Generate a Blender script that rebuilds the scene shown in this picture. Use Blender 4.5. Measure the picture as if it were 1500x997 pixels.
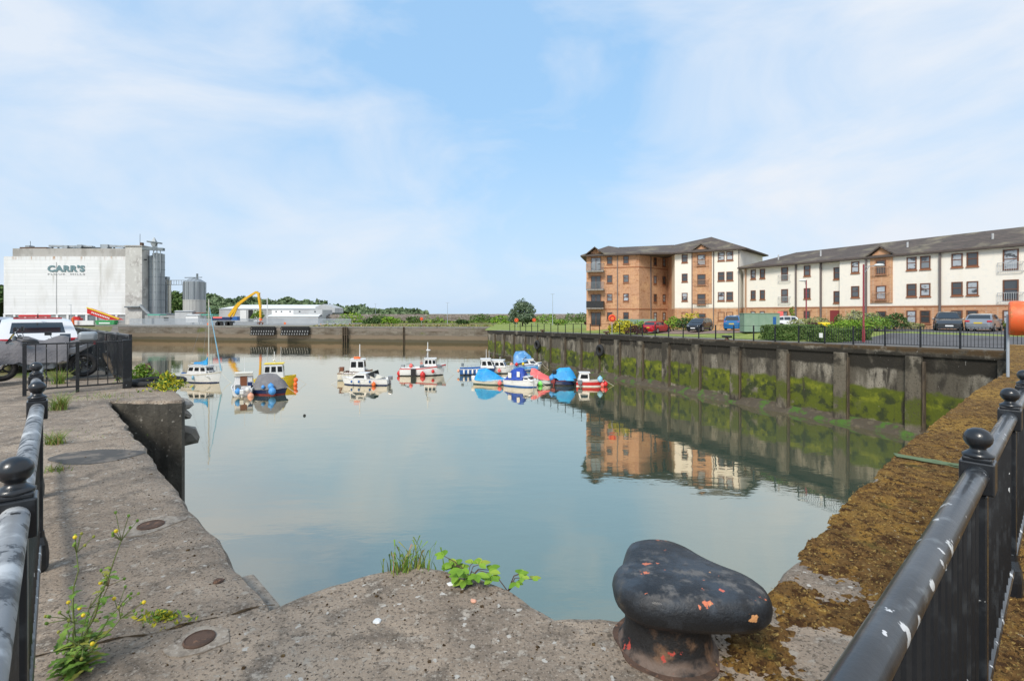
import bpy, bmesh, math, random
from mathutils import Vector, Matrix, noise
R = math.radians
random.seed(7)
for o in list(bpy.data.objects): bpy.data.objects.remove(o)
sc = bpy.context.scene
C = sc.collection
# ------------------------------------------------------------------ camera, sky, sun, exposure
F, CX, HY, H = 725.0, 750.0, 459.0, 1.65
WZ = -5.89                                     # water level
cam = bpy.data.cameras.new('camera'); co = bpy.data.objects.new('camera', cam); C.objects.link(co)
co.location = (0, 0, H); co.rotation_euler = (R(90), 0, 0)
cam.sensor_width = 36; cam.lens = F/1500*36; cam.shift_y = -39.5/1500
cam.clip_start = 0.05; cam.clip_end = 20000
sc.camera = co
SUN_EL, SUN_AZ = 43, 207                        # behind the camera, a little to the left
w = bpy.data.worlds.new('World'); sc.world = w; w.use_nodes = True
nt = w.node_tree; nt.nodes.clear(); L = nt.links.new
def wn(t, **k):
    n = nt.nodes.new(t)
    for a, b in k.items(): setattr(n, a, b)
    return n
out = wn('ShaderNodeOutputWorld'); bg = wn('ShaderNodeBackground'); bg.inputs[1].default_value = 0.13
sky = wn('ShaderNodeTexSky', sky_type='NISHITA', sun_disc=False, sun_elevation=R(SUN_EL), sun_rotation=R(SUN_AZ))
sky.air_density = 1.3; sky.dust_density = 1.2; sky.ozone_density = 1.6
tc = wn('ShaderNodeTexCoord')
sep = wn('ShaderNodeSeparateXYZ'); L(tc.outputs['Generated'], sep.inputs[0])
# cloud cover: more on the right, thin veils on the left, a clear wedge in the middle
mp = wn('ShaderNodeMapping'); mp.inputs['Scale'].default_value = (1.3, 1.3, 2.6); mp.inputs['Rotation'].default_value = (0.3, 0.5, 0)
L(tc.outputs['Generated'], mp.inputs[0])
n1 = wn('ShaderNodeTexNoise'); n1.inputs['Scale'].default_value = 2.2; n1.inputs['Detail'].default_value = 9; n1.inputs['Roughness'].default_value = .55; n1.inputs['Distortion'].default_value = .5
L(mp.outputs[0], n1.inputs[0])
rx = wn('ShaderNodeValToRGB'); cr = rx.color_ramp
cr.elements[0].position = 0; cr.elements[0].color = (.52,)*3+(1,)
cr.elements[1].position = 1; cr.elements[1].color = (.8,)*3+(1,)
for p, v in ((.2, .44), (.36, .36), (.44, .12), (.53, .05), (.6, .24), (.68, .74), (.8, .88)):
    e = cr.elements.new(p); e.color = (v, v, v, 1)
mx = wn('ShaderNodeMath', operation='MULTIPLY_ADD'); mx.inputs[1].default_value = .5; mx.inputs[2].default_value = .5
L(sep.outputs[0], mx.inputs[0]); L(mx.outputs[0], rx.inputs[0])
nm = wn('ShaderNodeMapRange'); nm.inputs[1].default_value = .34; nm.inputs[2].default_value = .68; nm.inputs[3].default_value = -.38; nm.inputs[4].default_value = .42
L(n1.outputs[0], nm.inputs[0])
ad = wn('ShaderNodeMath', operation='ADD', use_clamp=True); L(nm.outputs[0], ad.inputs[0]); L(rx.outputs[0], ad.inputs[1])
# pale horizon
hz = wn('ShaderNodeMapRange'); hz.interpolation_type = 'SMOOTHSTEP'
hz.inputs[1].default_value = 0; hz.inputs[2].default_value = .38; hz.inputs[3].default_value = .62; hz.inputs[4].default_value = .0
L(sep.outputs[2], hz.inputs[0])
m1 = wn('ShaderNodeMixRGB'); m1.inputs[2].default_value = (5.2, 6.2, 7.5, 1)
sv = wn('ShaderNodeVectorMath', operation='MULTIPLY_ADD'); sv.inputs[1].default_value = (.30, .32, .30); sv.inputs[2].default_value = (2.35, 4.0, 6.1)
L(sky.outputs[0], sv.inputs[0])
L(hz.outputs[0], m1.inputs[0]); L(sv.outputs[0], m1.inputs[1])
m2 = wn('ShaderNodeMixRGB'); m2.inputs[2].default_value = (6.3, 6.75, 7.4, 1)
L(ad.outputs[0], m2.inputs[0]); L(m1.outputs[0], m2.inputs[1])
L(m2.outputs[0], bg.inputs[0]); L(bg.outputs[0], out.inputs[0])
sd = bpy.data.lights.new('sun', 'SUN'); so = bpy.data.objects.new('sun', sd); C.objects.link(so)
sd.energy = 3.2; sd.angle = R(16); sd.color = (1, .935, .84)
az, el = R(SUN_AZ), R(SUN_EL)
sdir = Vector((math.sin(az)*math.cos(el), math.cos(az)*math.cos(el), math.sin(el)))
so.rotation_euler = sdir.to_track_quat('Z', 'Y').to_euler(); so.location = (0, 0, 60)
sc.view_settings.view_transform = 'Standard'; sc.view_settings.look = 'None'
sc.view_settings.exposure = 0.0; sc.view_settings.gamma = 1; sc.view_settings.use_curve_mapping = False
sc.cycles.max_bounces = 6; sc.cycles.diffuse_bounces = 3; sc.cycles.glossy_bounces = 4
sc.cycles.transmission_bounces = 2; sc.cycles.transparent_max_bounces = 4
sc.cycles.use_denoising = True

# ------------------------------------------------------------------ helpers
def G(px, py, z=0.0):
    Y = F*(H-z)/(py-HY); return Vector(((px-CX)/F*Y, Y, z))
def AT(px, Y, z=0.0): return Vector(((px-CX)/F*Y, Y, z))
def ZP(py, Y): return H+(HY-py)*Y/F
def interp(tab, t):
    if t <= tab[0][0]: return tab[0][1]
    for (a, b), (c, d) in zip(tab, tab[1:]):
        if t <= c: return b+(d-b)*(t-a)/(c-a)
    return tab[-1][1]
def smooth(x): x = max(0, min(1, x)); return x*x*(3-2*x)
def sr(r, g, b):
    f = lambda c: (c/255/12.92 if c/255 <= .04045 else ((c/255+.055)/1.055)**2.4)
    return (f(r), f(g), f(b), 1)
def tag(o, label=None, cat=None, group=None, kind=None):
    if label: o['label'] = label
    if cat: o['category'] = cat
    if group: o['group'] = group
    if kind: o['kind'] = kind
    return o
def thing(name, label, cat, loc=(0, 0, 0), rz=0, group=None, sc_=1):
    o = bpy.data.objects.new(name, None); C.objects.link(o); o.empty_display_size = .1
    o.location = loc; o.rotation_euler = (0, 0, rz); o.scale = (sc_,)*3
    return tag(o, label, cat, group)
def wloc(o):
    v = Vector((0, 0, 0))
    while o: v = v+o.location; o = o.parent
    return v
class MB:
    def __init__(s): s.v = []; s.f = []
    def add(s, vs, fs):
        n = len(s.v); s.v += [tuple(p) for p in vs]; s.f += [tuple(i+n for i in f) for f in fs]; return s
    def box(s, x0, x1, y0, y1, z0, z1):
        return s.add([(x0,y0,z0),(x1,y0,z0),(x1,y1,z0),(x0,y1,z0),(x0,y0,z1),(x1,y0,z1),(x1,y1,z1),(x0,y1,z1)],
              [(0,3,2,1),(4,5,6,7),(0,1,5,4),(1,2,6,5),(2,3,7,6),(3,0,4,7)])
    def obox(s, c, sx, sy, sz, rz=0, M=None):
        m = M or Matrix.Rotation(rz, 4, 'Z')
        vs = [Vector(c)+m@Vector((x*sx/2, y*sy/2, z*sz/2)) for z in (-1,1) for x, y in ((-1,-1),(1,-1),(1,1),(-1,1))]
        return s.add(vs, [(0,3,2,1),(4,5,6,7),(0,1,5,4),(1,2,6,5),(2,3,7,6),(3,0,4,7)])
    def ring(s, rings, closed=True, caps=True):
        n = len(rings[0]); vs = [p for r in rings for p in r]; fs = []
        for i in range(len(rings)-1):
            for j in range(n if closed else n-1):
                k = (j+1) % n; fs.append((i*n+j, i*n+k, (i+1)*n+k, (i+1)*n+j))
        if caps and closed:
            fs.append(tuple(range(n))[::-1]); fs.append(tuple((len(rings)-1)*n+j for j in range(n)))
        return s.add(vs, fs)
    def bar(s, a, b, r, n=8, r1=None):
        return s.tube([a, b], [r, r if r1 is None else r1], n)
    def tube(s, pts, r, n=8):
        pts = [Vector(p) for p in pts]
        rr = r if isinstance(r, (list, tuple)) else [r]*len(pts); rings = []
        for i, p in enumerate(pts):
            d = (pts[min(i+1, len(pts)-1)]-pts[max(i-1, 0)]).normalized()
            up = Vector((0,0,1)) if abs(d.z) < .9 else Vector((1,0,0))
            a = d.cross(up).normalized(); b = d.cross(a)
            rings.append([p+(a*math.cos(t)+b*math.sin(t))*rr[i] for t in [2*math.pi*k/n for k in range(n)]])
        return s.ring(rings)
    def beam(s, a, b, w_, h_):
        a, b = Vector(a), Vector(b); d = (b-a).normalized()
        up = Vector((0,0,1)) if abs(d.z) < .95 else Vector((0,1,0))
        x = d.cross(up).normalized()*w_/2; y = x.cross(d).normalized()*h_/2
        return s.ring([[p-x-y, p+x-y, p+x+y, p-x+y] for p in (a, b)])
    def lathe(s, prof, c=(0,0,0), n=16, caps=True):
        c = Vector(c)
        return s.ring([[c+Vector((r*math.cos(2*math.pi*k/n), r*math.sin(2*math.pi*k/n), z)) for k in range(n)] for r, z in prof], caps=caps)
    def ball(s, c, r, n=10, sz=1):
        return s.lathe([(max(.001, r*math.sin(math.pi*i/n)), -r*sz*math.cos(math.pi*i/n)) for i in range(n+1)], c, n+2)
    def torus(s, c, Rr, r, axis='y', n=20, m=8, sq=1):
        c = Vector(c); rings = []
        for i in range(n+1):
            a = 2*math.pi*i/n; rg = []
            for j in range(m):
                b = 2*math.pi*j/m; rad = Rr+r*math.cos(b); h = r*sq*math.sin(b)
                x, z, y = rad*math.cos(a), rad*math.sin(a), h
                rg.append(c+(Vector((x,y,z)) if axis == 'y' else Vector((y,x,z)) if axis == 'x' else Vector((x,z,y))))
            rings.append(rg)
        return s.ring(rings, caps=False)
    def prism(s, poly, z0, z1):
        n = len(poly); vs = [(p[0],p[1],z0) for p in poly]+[(p[0],p[1],z1) for p in poly]
        return s.add(vs, [tuple(range(n))[::-1], tuple(range(n, 2*n))]+[(i,(i+1)%n,(i+1)%n+n,i+n) for i in range(n)])
    def xprism(s, prof, y0, y1):           # profile in x,z extruded along y
        n = len(prof); vs = [(p[0],y0,p[1]) for p in prof]+[(p[0],y1,p[1]) for p in prof]
        return s.add(vs, [tuple(range(n)), tuple(range(n, 2*n))[::-1]]+[(i,i+n,(i+1)%n+n,(i+1)%n) for i in range(n)])
    def leaves(s, pts, size, up=.3, asp=.6, cen=None):
        for p in pts:
            d = Vector((random.gauss(0,1), random.gauss(0,1), random.gauss(0,1)+up)).normalized()
            if cen is not None: d = (d+(p-cen).normalized()*.8).normalized()
            a = d.orthogonal().normalized(); a.rotate(Matrix.Rotation(random.random()*6.28, 3, d)); b = d.cross(a)
            k = size*random.uniform(.6, 1.3); a = a*k; b = b*k*asp
            n = len(s.v); s.v += [tuple(p-a), tuple(p-b+d*k*.12), tuple(p+a), tuple(p+b+d*k*.12)]; s.f.append((n,n+1,n+2,n+3))
        return s
    def build(s, name, mat, parent=None, world=False, smooth_=False, bevel=0, seg=2, label=None, sub=0, auto=False):
        me = bpy.data.meshes.new(name)
        vs = s.v
        if world and parent is not None:
            o_ = wloc(parent); vs = [(x-o_.x, y-o_.y, z-o_.z) for x, y, z in vs]
        me.from_pydata(vs, [], s.f)
        bm = bmesh.new(); bm.from_mesh(me); bmesh.ops.recalc_face_normals(bm, faces=bm.faces); bm.to_mesh(me); bm.free()
        me.materials.append(mat)
        if smooth_:
            me.polygons.foreach_set('use_smooth', [True]*len(me.polygons))
            if auto:
                try: me.set_sharp_from_angle(angle=R(35))
                except Exception: pass
        o = bpy.data.objects.new(name, me); C.objects.link(o)
        if parent is not None: o.parent = parent
        if bevel:
            b = o.modifiers.new('bevel', 'BEVEL'); b.width = bevel; b.segments = seg; b.limit_method = 'ANGLE'; b.angle_limit = R(40)
        if sub:
            m = o.modifiers.new('sub', 'SUBSURF'); m.levels = sub; m.render_levels = sub
        if label: o['label'] = label
        return o
def copy_tree(o, parent=None):
    c = o.copy(); C.objects.link(c); c.parent = parent
    for ch in [x for x in bpy.data.objects if x.parent == o]: copy_tree(ch, c)
    return c
# ------------------------------------------------------------------ materials
def M(name, base, rough=.7, metal=0, layers=(), bump=None, coord='Object', spec=.5, coat=0, rnd=None, bump2=None):
    m = bpy.data.materials.new(name); m.use_nodes = True; t = m.node_tree; N = t.nodes; K = t.links.new
    bs = N['Principled BSDF']; bs.inputs['Roughness'].default_value = rough; bs.inputs['Metallic'].default_value = metal
    bs.inputs['Specular IOR Level'].default_value = spec; bs.inputs['Coat Weight'].default_value = coat
    bs.inputs['Base Color'].default_value = base
    tcn = N.new('ShaderNodeTexCoord'); geo = N.new('ShaderNodeNewGeometry')
    src = geo.outputs['Position'] if coord == 'World' else tcn.outputs[coord]
    rgb = N.new('ShaderNodeRGB'); rgb.outputs[0].default_value = base; cur = rgb.outputs[0]
    def mapped(st):
        if st == (1,1,1): return src
        mp_ = N.new('ShaderNodeMapping'); mp_.inputs['Scale'].default_value = st; K(src, mp_.inputs[0]); return mp_.outputs[0]
    def noi(scale, st=(1,1,1), det=6, ro=.6):
        n = N.new('ShaderNodeTexNoise'); n.inputs['Scale'].default_value = scale; n.inputs['Detail'].default_value = det; n.inputs['Roughness'].default_value = ro
        K(mapped(st), n.inputs['Vector']); return n.outputs[0]
    def mrange(x, a, b, c=0, d=1):
        n = N.new('ShaderNodeMapRange'); n.interpolation_type = 'SMOOTHSTEP'
        for i, v in enumerate((a, b, c, d)): n.inputs[i+1].default_value = v
        K(x, n.inputs[0]); return n.outputs[0]
    def math_(op, a, b):
        n = N.new('ShaderNodeMath'); n.operation = op
        for i, v in enumerate((a, b)):
            if isinstance(v, (int, float)): n.inputs[i].default_value = v
            else: K(v, n.inputs[i])
        return n.outputs[0]
    def mix(fac, c):
        nonlocal cur
        n = N.new('ShaderNodeMixRGB'); K(fac, n.inputs[0]); K(cur, n.inputs[1])
        if hasattr(c, 'links'): K(c, n.inputs[2])
        else: n.inputs[2].default_value = c
        cur = n.outputs[0]
    for l in layers:
        k = l[0]
        if k == 'n': _, c, s_, lo, hi = l[:5]; mix(mrange(noi(s_, l[5] if len(l) > 5 else (1,1,1)), lo, hi), c)
        elif k == 'v':       # specks
            _, c, s_, thr, prob = l[:5]
            v = N.new('ShaderNodeTexVoronoi'); v.inputs['Scale'].default_value = s_
            ds = N.new('ShaderNodeVectorMath'); ds.operation = 'MULTIPLY_ADD'; nn = N.new('ShaderNodeTexNoise'); nn.inputs['Scale'].default_value = s_*2.5
            K(src, nn.inputs['Vector']); K(nn.outputs['Color'], ds.inputs[0]); ds.inputs[1].default_value = (.7/s_,)*3; K(src, ds.inputs[2]); K(ds.outputs[0], v.inputs['Vector'])
            sp = N.new('ShaderNodeSeparateColor'); K(v.outputs['Color'], sp.inputs[0])
            a = mrange(v.outputs['Distance'], thr*.75, thr, 1, 0); b = math_('LESS_THAN', sp.outputs[0], prob)
            mix(math_('MULTIPLY', a, b), c)
        elif k == 'z':       # band in world height, ragged
            _, c, z0, z1, soft, amp, s_ = l[:7]
            sp = N.new('ShaderNodeSeparateXYZ'); K(geo.outputs['Position'], sp.inputs[0])
            nz = math_('MULTIPLY_ADD', noi(s_, l[7] if len(l) > 7 else (1,1,1)), amp*2); t.nodes[-1].inputs[2].default_value = -amp
            zz = math_('ADD', sp.outputs[2], nz)
            f_ = math_('MULTIPLY', mrange(zz, z0-soft, z0+soft), mrange(zz, z1-soft, z1+soft, 1, 0))
            if len(l) > 8:
                f_ = math_('MULTIPLY', f_, mrange(noi(l[8][0], l[8][3] if len(l[8]) > 3 else (1,1,1)), l[8][1], l[8][2]))
            mix(f_, c)
        elif k == 'brick':
            _, c1, c2, mort, bw, bh, bands = l
            b = N.new('ShaderNodeTexBrick'); b.inputs['Color1'].default_value = c1; b.inputs['Color2'].default_value = c2; b.inputs['Mortar'].default_value = mort
            b.inputs['Scale'].default_value = 1; b.inputs['Brick Width'].default_value = bw; b.inputs['Row Height'].default_value = bh; b.inputs['Mortar Size'].default_value = .012 if bh < .2 else .03
            cx = N.new('ShaderNodeSeparateXYZ'); K(src, cx.inputs[0]); cc = N.new('ShaderNodeCombineXYZ')
            K(math_('ADD', cx.outputs[0], math_('MULTIPLY', cx.outputs[1], .9)), cc.inputs[0]); K(cx.outputs[2], cc.inputs[1]); K(cc.outputs[0], b.inputs['Vector'])
            cur = b.outputs[0]
        elif k == 'island':  # per-leaf variation
            mix(mrange(geo.outputs['Random Per Island'], l[2], l[3]), l[1])
        elif k == 'objrnd':
            oi = N.new('ShaderNodeObjectInfo'); mix(mrange(oi.outputs['Random'], l[2], l[3]), l[1])
        elif k == 'corr':    # corrugation groove shade painted as darker wave stripes in the colour
            _, c, s_, ax, amt = l
            wv = N.new('ShaderNodeTexWave'); wv.bands_direction = ax; wv.inputs['Scale'].default_value = s_; K(src, wv.inputs['Vector'])
            mix(math_('MULTIPLY', wv.outputs['Fac'], amt), c)
    K(cur, bs.inputs['Base Color'])
    last = None
    for bp in (bump, bump2):
        if bp:
            b = N.new('ShaderNodeBump'); b.inputs['Strength'].default_value = bp[1]; b.inputs['Distance'].default_value = bp[2]
            K(noi(bp[0], bp[3] if len(bp) > 3 else (1,1,1), 8, .65), b.inputs['Height'])
            if last: K(last, b.inputs['Normal'])
            last = b.outputs[0]
    if last: K(last, bs.inputs['Normal'])
    return m
X = {}
X['concrete'] = M('concrete', (.265,.205,.15,1), .92, layers=[('n',(.37,.29,.215,1),1.1,.42,.62),('n',(.145,.115,.088,1),.7,.48,.68),('n',(.14,.11,.082,1),4.5,.48,.66),('n',(.44,.38,.31,1),9,.57,.7),
    ('n',(.09,.07,.05,1),55,.53,.63),('n',(.46,.40,.33,1),80,.58,.68),('n',(.11,.085,.06,1),21,.56,.68),('v',(.46,.43,.38,1),17,.25,.14),('v',(.07,.055,.04,1),26,.20,.06),('v',(.5,.47,.42,1),8,.13,.16),('n',(.36,.31,.25,1),18,.56,.68),('n',(.14,.095,.045,1),1.7,.66,.76)], bump=(70,.8,.007), bump2=(8,.6,.025), coord='World')
X['concrete_face'] = M('concrete_face', (.10,.09,.072,1), .95, layers=[('n',(.045,.04,.032,1),2.2,.42,.68,(1,1,.5)),('n',(.2,.18,.15,1),12,.58,.74),('v',(.3,.28,.24,1),10,.2,.2)], bump=(18,.8,.03), coord='World')
X['patch'] = M('patch', (.34,.285,.225,1), .9, layers=[('n',(.22,.18,.14,1),14,.44,.6),('n',(.4,.35,.29,1),50,.52,.66),('n',(.1,.08,.06,1),40,.6,.68)], bump=(60,.5,.004), coord='World')
X['tar'] = M('tar', (.085,.078,.07,1), .85, layers=[('n',(.19,.16,.13,1),5,.46,.62)], bump=(50,.5,.004), coord='World')
X['moss'] = M('moss', (.215,.118,.042,1), 1, layers=[('n',(.38,.22,.055,1),.55,.47,.62),('n',(.36,.20,.05,1),4.5,.5,.64),('n',(.085,.042,.018,1),11,.48,.62),('n',(.5,.34,.11,1),45,.55,.66),('n',(.07,.04,.018,1),30,.56,.66),('v',(.5,.42,.28,1),20,.22,.10),('n',(.05,.03,.014,1),60,.55,.66),('n',(.10,.11,.03,1),1.3,.62,.74)], bump=(55,1,.03), bump2=(160,.8,.01), coord='World', spec=.15)
X['moss_far'] = X['moss']
X['soil'] = M('soil', (.10,.066,.036,1), 1, layers=[('n',(.2,.13,.06,1),6,.5,.68),('v',(.42,.33,.24,1),24,.26,.2),('v',(.5,.47,.4,1),14,.16,.2),('n',(.05,.035,.02,1),30,.5,.65)], bump=(50,1,.03), coord='World', spec=.1)
X['dock'] = M('dock', (.10,.086,.064,1), .95, layers=[('n',(.27,.24,.19,1),.6,.46,.64,(1,1,.35)),('n',(.04,.034,.026,1),2.6,.48,.66,(1,1,.25)),('n',(.06,.05,.035,1),11,.54,.68),
    ('z',(.024,.02,.014,1),-1.95,-.75,.12,.45,.7,(1,1,.4),(.8,.24,.44,(1,1,.6))),  # stained black band, deepened in colour for the shade beneath the coping
    ('z',(.075,.046,.02,1),-.72,.4,.1,.1,1.5,(1,1,1),(2.2,.3,.5)),
    ('z',(.085,.105,.008,1),-5.3,-3.2,.12,.5,.7,(1,1,.5),(.35,.33,.43)),
    ('z',(.17,.19,.012,1),-4.2,-3.4,.18,.4,1.6,(1,1,.5),(1.1,.48,.6)),
    ('z',(.03,.04,.012,1),-5.6,-3.6,.3,.5,1.8,(1,1,.4),(1.3,.45,.6)),('n',(.035,.03,.02,1),1.5,.58,.7,(1,1,.15)),
    ('z',(.13,.10,.066,1),-9,-5.45,.1,.25,1),
    ('v',(.42,.4,.36,1),5,.09,.2),('n',(.42,.40,.36,1),7,.7,.8,(1,1,.2))], bump=(7,.8,.06), bump2=(40,.5,.02), coord='World')
X['dock_far'] = M('dock_far', (.17,.15,.125,1), .95, layers=[('brick',(.21,.185,.15,1),(.15,.13,.105,1),(.09,.08,.065,1),1.6,.5,0),('n',(.09,.07,.05,1),.25,.46,.68,(1,1,3)),('z',(.20,.165,.14,1),-2.9,-1.4,.08,.15,.3,(1,1,1),(.08,.42,.6)),
    ('z',(.18,.14,.10,1),-9,-4.1,.15,.2,.4,(1,1,1)),('z',(.08,.07,.045,1),-9,-5.1,.2,.35,.3),('n',(.10,.11,.03,1),.12,.62,.72,(1,1,2))], bump=(3,.6,.05), coord='World')
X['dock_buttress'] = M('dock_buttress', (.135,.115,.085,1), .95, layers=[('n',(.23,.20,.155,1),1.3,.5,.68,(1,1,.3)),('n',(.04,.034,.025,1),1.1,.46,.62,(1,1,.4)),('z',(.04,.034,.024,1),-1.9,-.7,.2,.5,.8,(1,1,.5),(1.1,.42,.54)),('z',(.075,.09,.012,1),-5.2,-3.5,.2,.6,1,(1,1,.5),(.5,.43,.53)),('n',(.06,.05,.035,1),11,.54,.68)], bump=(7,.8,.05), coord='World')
X['mud'] = M('mud', (.075,.06,.04,1), .8, layers=[('n',(.13,.105,.07,1),2.2,.5,.7),('n',(.06,.13,.015,1),.9,.52,.62),('n',(.07,.05,.03,1),3,.5,.7)], bump=(9,1,.06), coord='World')
X['kerb'] = M('kerb', (.30,.28,.25,1), .9, layers=[('n',(.17,.155,.13,1),4,.45,.7)], bump=(40,.5,.006), coord='World')
X['paving'] = M('paving', (.30,.2,.165,1), .9, layers=[('n',(.2,.15,.125,1),2,.45,.65),('v',(.38,.3,.26,1),6,.3,.4)], bump=(30,.5,.008), coord='World')
X['asphalt'] = M('asphalt', (.115,.112,.115,1), .9, layers=[('n',(.085,.08,.08,1),.5,.45,.65),('n',(.16,.155,.15,1),30,.55,.7)], bump=(40,.5,.006), coord='World')
X['brickpave'] = M('brickpave', (.27,.185,.15,1), .9, layers=[('n',(.2,.15,.13,1),.8,.45,.65)], coord='World')
X['path'] = M('path', (.21,.2,.185,1), .9, layers=[('n',(.15,.14,.125,1),1.5,.45,.65)], coord='World')
X['grass'] = M('grass', (.27,.32,.09,1), 1, layers=[('n',(.21,.27,.075,1),.35,.4,.62),('n',(.40,.40,.16,1),1.6,.5,.7),('n',(.12,.17,.04,1),9,.52,.7)], bump=(20,.8,.05), coord='World', spec=.1)
X['scrub'] = M('scrub', (.14,.15,.05,1), 1, layers=[('n',(.25,.21,.12,1),.18,.42,.6),('n',(.07,.11,.025,1),.5,.52,.7),('n',(.3,.26,.17,1),1.3,.6,.72)], bump=(3,.8,.1), coord='World', spec=.1)
X['yard'] = M('yard', (.3,.28,.25,1), .9, layers=[('n',(.22,.2,.17,1),.1,.4,.6)], coord='World')
X['rubble'] = M('rubble', (.2,.165,.135,1), .95, layers=[('n',(.32,.28,.25,1),1.1,.5,.66,(1,1,1.5)),('n',(.07,.06,.05,1),1.6,.5,.66,(1,1,2)),('n',(.12,.15,.05,1),.35,.56,.7)], bump=(2,1,.2), coord='World')
X['brick'] = M('brick', (.56,.30,.16,1), .9, layers=[('brick',(.60,.31,.16,1),(.47,.225,.11,1),(.52,.38,.28,1),.34,.11,0),('n',(.62,.36,.19,1),.6,.45,.7),('n',(.36,.16,.075,1),1.7,.52,.75),('n',(.4,.19,.09,1),4,.55,.7)], coord='World')
X['harl'] = M('harl', (.86,.80,.70,1), .95, layers=[('n',(.78,.71,.6,1),.5,.5,.75,(1,1,.3)),('n',(.8,.76,.68,1),3,.5,.7),('z',(.5,.4,.3,1),2.1,2.45,.1,.05,2)], bump=(25,.3,.01), coord='World')
X['harl_dark'] = M('harl_dark', (.78,.64,.45,1), .95, layers=[('n',(.66,.53,.36,1),.5,.45,.7)], coord='World')
X['roof'] = M('roof', (.13,.10,.085,1), .9, layers=[('brick',(.15,.115,.095,1),(.10,.078,.066,1),(.06,.05,.045,1),.33,.2,0),('n',(.22,.19,.13,1),.4,.5,.7),('n',(.07,.06,.05,1),1.2,.5,.7)], bump=(6,.5,.05), coord='World')
X['roof_edge'] = M('roof_edge', (.09,.07,.062,1), .8)
X['winframe'] = M('winframe', (.16,.062,.03,1), .6)
X['sill'] = M('sill', (.33,.13,.06,1), .8)
X['pipe'] = M('pipe', (.16,.13,.12,1), .6)
X['pipe_pale'] = M('pipe_pale', (.45,.27,.17,1), .7)
X['glass'] = M('glass', (.05,.055,.06,1), .06, layers=[('objrnd',(.42,.45,.48,1),.45,.75),('n',(.05,.05,.055,1),1.1,.52,.62,(1,1,2))], spec=.9)
X['glass_dark'] = M('glass_dark', (.02,.022,.025,1), .05, spec=.9)
X['carglass'] = M('carglass', (.03,.035,.04,1), .04, spec=1)
X['iron'] = M('iron', (.012,.014,.017,1), .32, layers=[('n',(.035,.04,.045,1),8,.5,.7),('n',(.20,.075,.025,1),3.3,.70,.78),('v',(.55,.56,.56,1),13,.17,.11)], bump=(60,.25,.003), coord='World', coat=.25)
X['rail'] = M('rail', (.02,.023,.027,1), .3, layers=[('n',(.05,.056,.062,1),4,.42,.64),('n',(.10,.11,.115,1),14,.55,.68),('v',(.66,.67,.66,1),16,.3,.17),('v',(.6,.6,.6,1),34,.3,.1),('n',(.22,.075,.02,1),3.1,.72,.8)], bump=(40,.3,.003), coord='World', coat=.25)
X['rail_worn'] = M('rail_worn', (.24,.245,.25,1), .42, layers=[('n',(.02,.022,.026,1),22,.52,.6),('n',(.55,.56,.56,1),6,.5,.66),('n',(.06,.065,.07,1),3.2,.52,.66),('v',(.03,.03,.03,1),24,.3,.3)], bump=(40,.3,.003), coord='World')
X['rust'] = M('rust', (.11,.065,.045,1), .95, layers=[('n',(.06,.04,.03,1),9,.45,.65),('n',(.24,.13,.08,1),30,.55,.7)], bump=(40,.6,.01), coord='World')
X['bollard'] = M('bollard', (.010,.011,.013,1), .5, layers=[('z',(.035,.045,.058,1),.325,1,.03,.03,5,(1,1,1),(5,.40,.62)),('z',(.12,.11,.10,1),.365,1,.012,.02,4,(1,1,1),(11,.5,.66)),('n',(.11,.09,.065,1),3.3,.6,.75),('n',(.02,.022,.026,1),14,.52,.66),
    ('z',(.62,.17,.08,1),.342,1,.008,.01,4,(1,1,1),(6.4,.64,.66)),('v',(.62,.30,.12,1),11,.2,.07),('v',(.6,.13,.08,1),8,.16,.07)], bump=(7,.45,.012), bump2=(55,.9,.005), coord='World', coat=.05)
X['neck'] = M('neck', (.013,.012,.012,1), .6, layers=[('n',(.16,.09,.05,1),6,.52,.66),('n',(.5,.08,.05,1),10,.68,.72),('z',(.15,.105,.08,1),-.1,.05,.02,.04,6,(1,1,1),(7,.4,.6)),('n',(.45,.06,.04,1),13,.66,.70)], bump=(30,.8,.01), coord='World')
X['galv'] = M('galv', (.42,.46,.5,1), .5, .3)
X['buoy_orange'] = M('buoy_orange', (.78,.13,.035,1), .5, layers=[('n',(.16,.12,.02,1),3.2,.52,.68),('n',(.6,.2,.06,1),9,.5,.7)])
X['steel'] = M('steel', (.36,.39,.41,1), .5, .35, layers=[('n',(.25,.28,.3,1),.4,.4,.65,(1,1,.15))])
X['silo'] = M('silo', (.36,.39,.40,1), .5, .3, layers=[('corr',(.2,.22,.24,1),.28,'X',.8),('n',(.28,.3,.32,1),.3,.4,.65,(1,1,.2))])
X['silo_pale'] = M('silo_pale', (.5,.49,.46,1), .7, layers=[('corr',(.36,.35,.33,1),.35,'X',.7)])
X['steel_dark'] = M('steel_dark', (.18,.21,.23,1), .6, .2, layers=[('n',(.1,.12,.13,1),.6,.45,.65,(1,1,.2))])
X['mill'] = M('mill', (.74,.745,.74,1), .85, layers=[('brick',(.77,.77,.765,1),(.71,.715,.71,1),(.54,.54,.53,1),14,1.1,0),('n',(.56,.55,.52,1),.12,.45,.68,(1,1,.35)),('n',(.50,.49,.46,1),.5,.58,.75,(1,1,.12)),('z',(.48,.43,.38,1),20.2,60,1.3,3.0,.5,(1,1,.08),(.9,.5,.66,(1,1,.1))),('z',(.42,.25,.14,1),20.6,60,.5,1.6,.35,(1,1,.1),(.35,.60,.66,(1,1,.1)))], coord='World')
X['mill_grey'] = M('mill_grey', (.40,.385,.36,1), .9, layers=[('n',(.3,.285,.26,1),.35,.45,.65,(1,1,.5))], coord='World')
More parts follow.
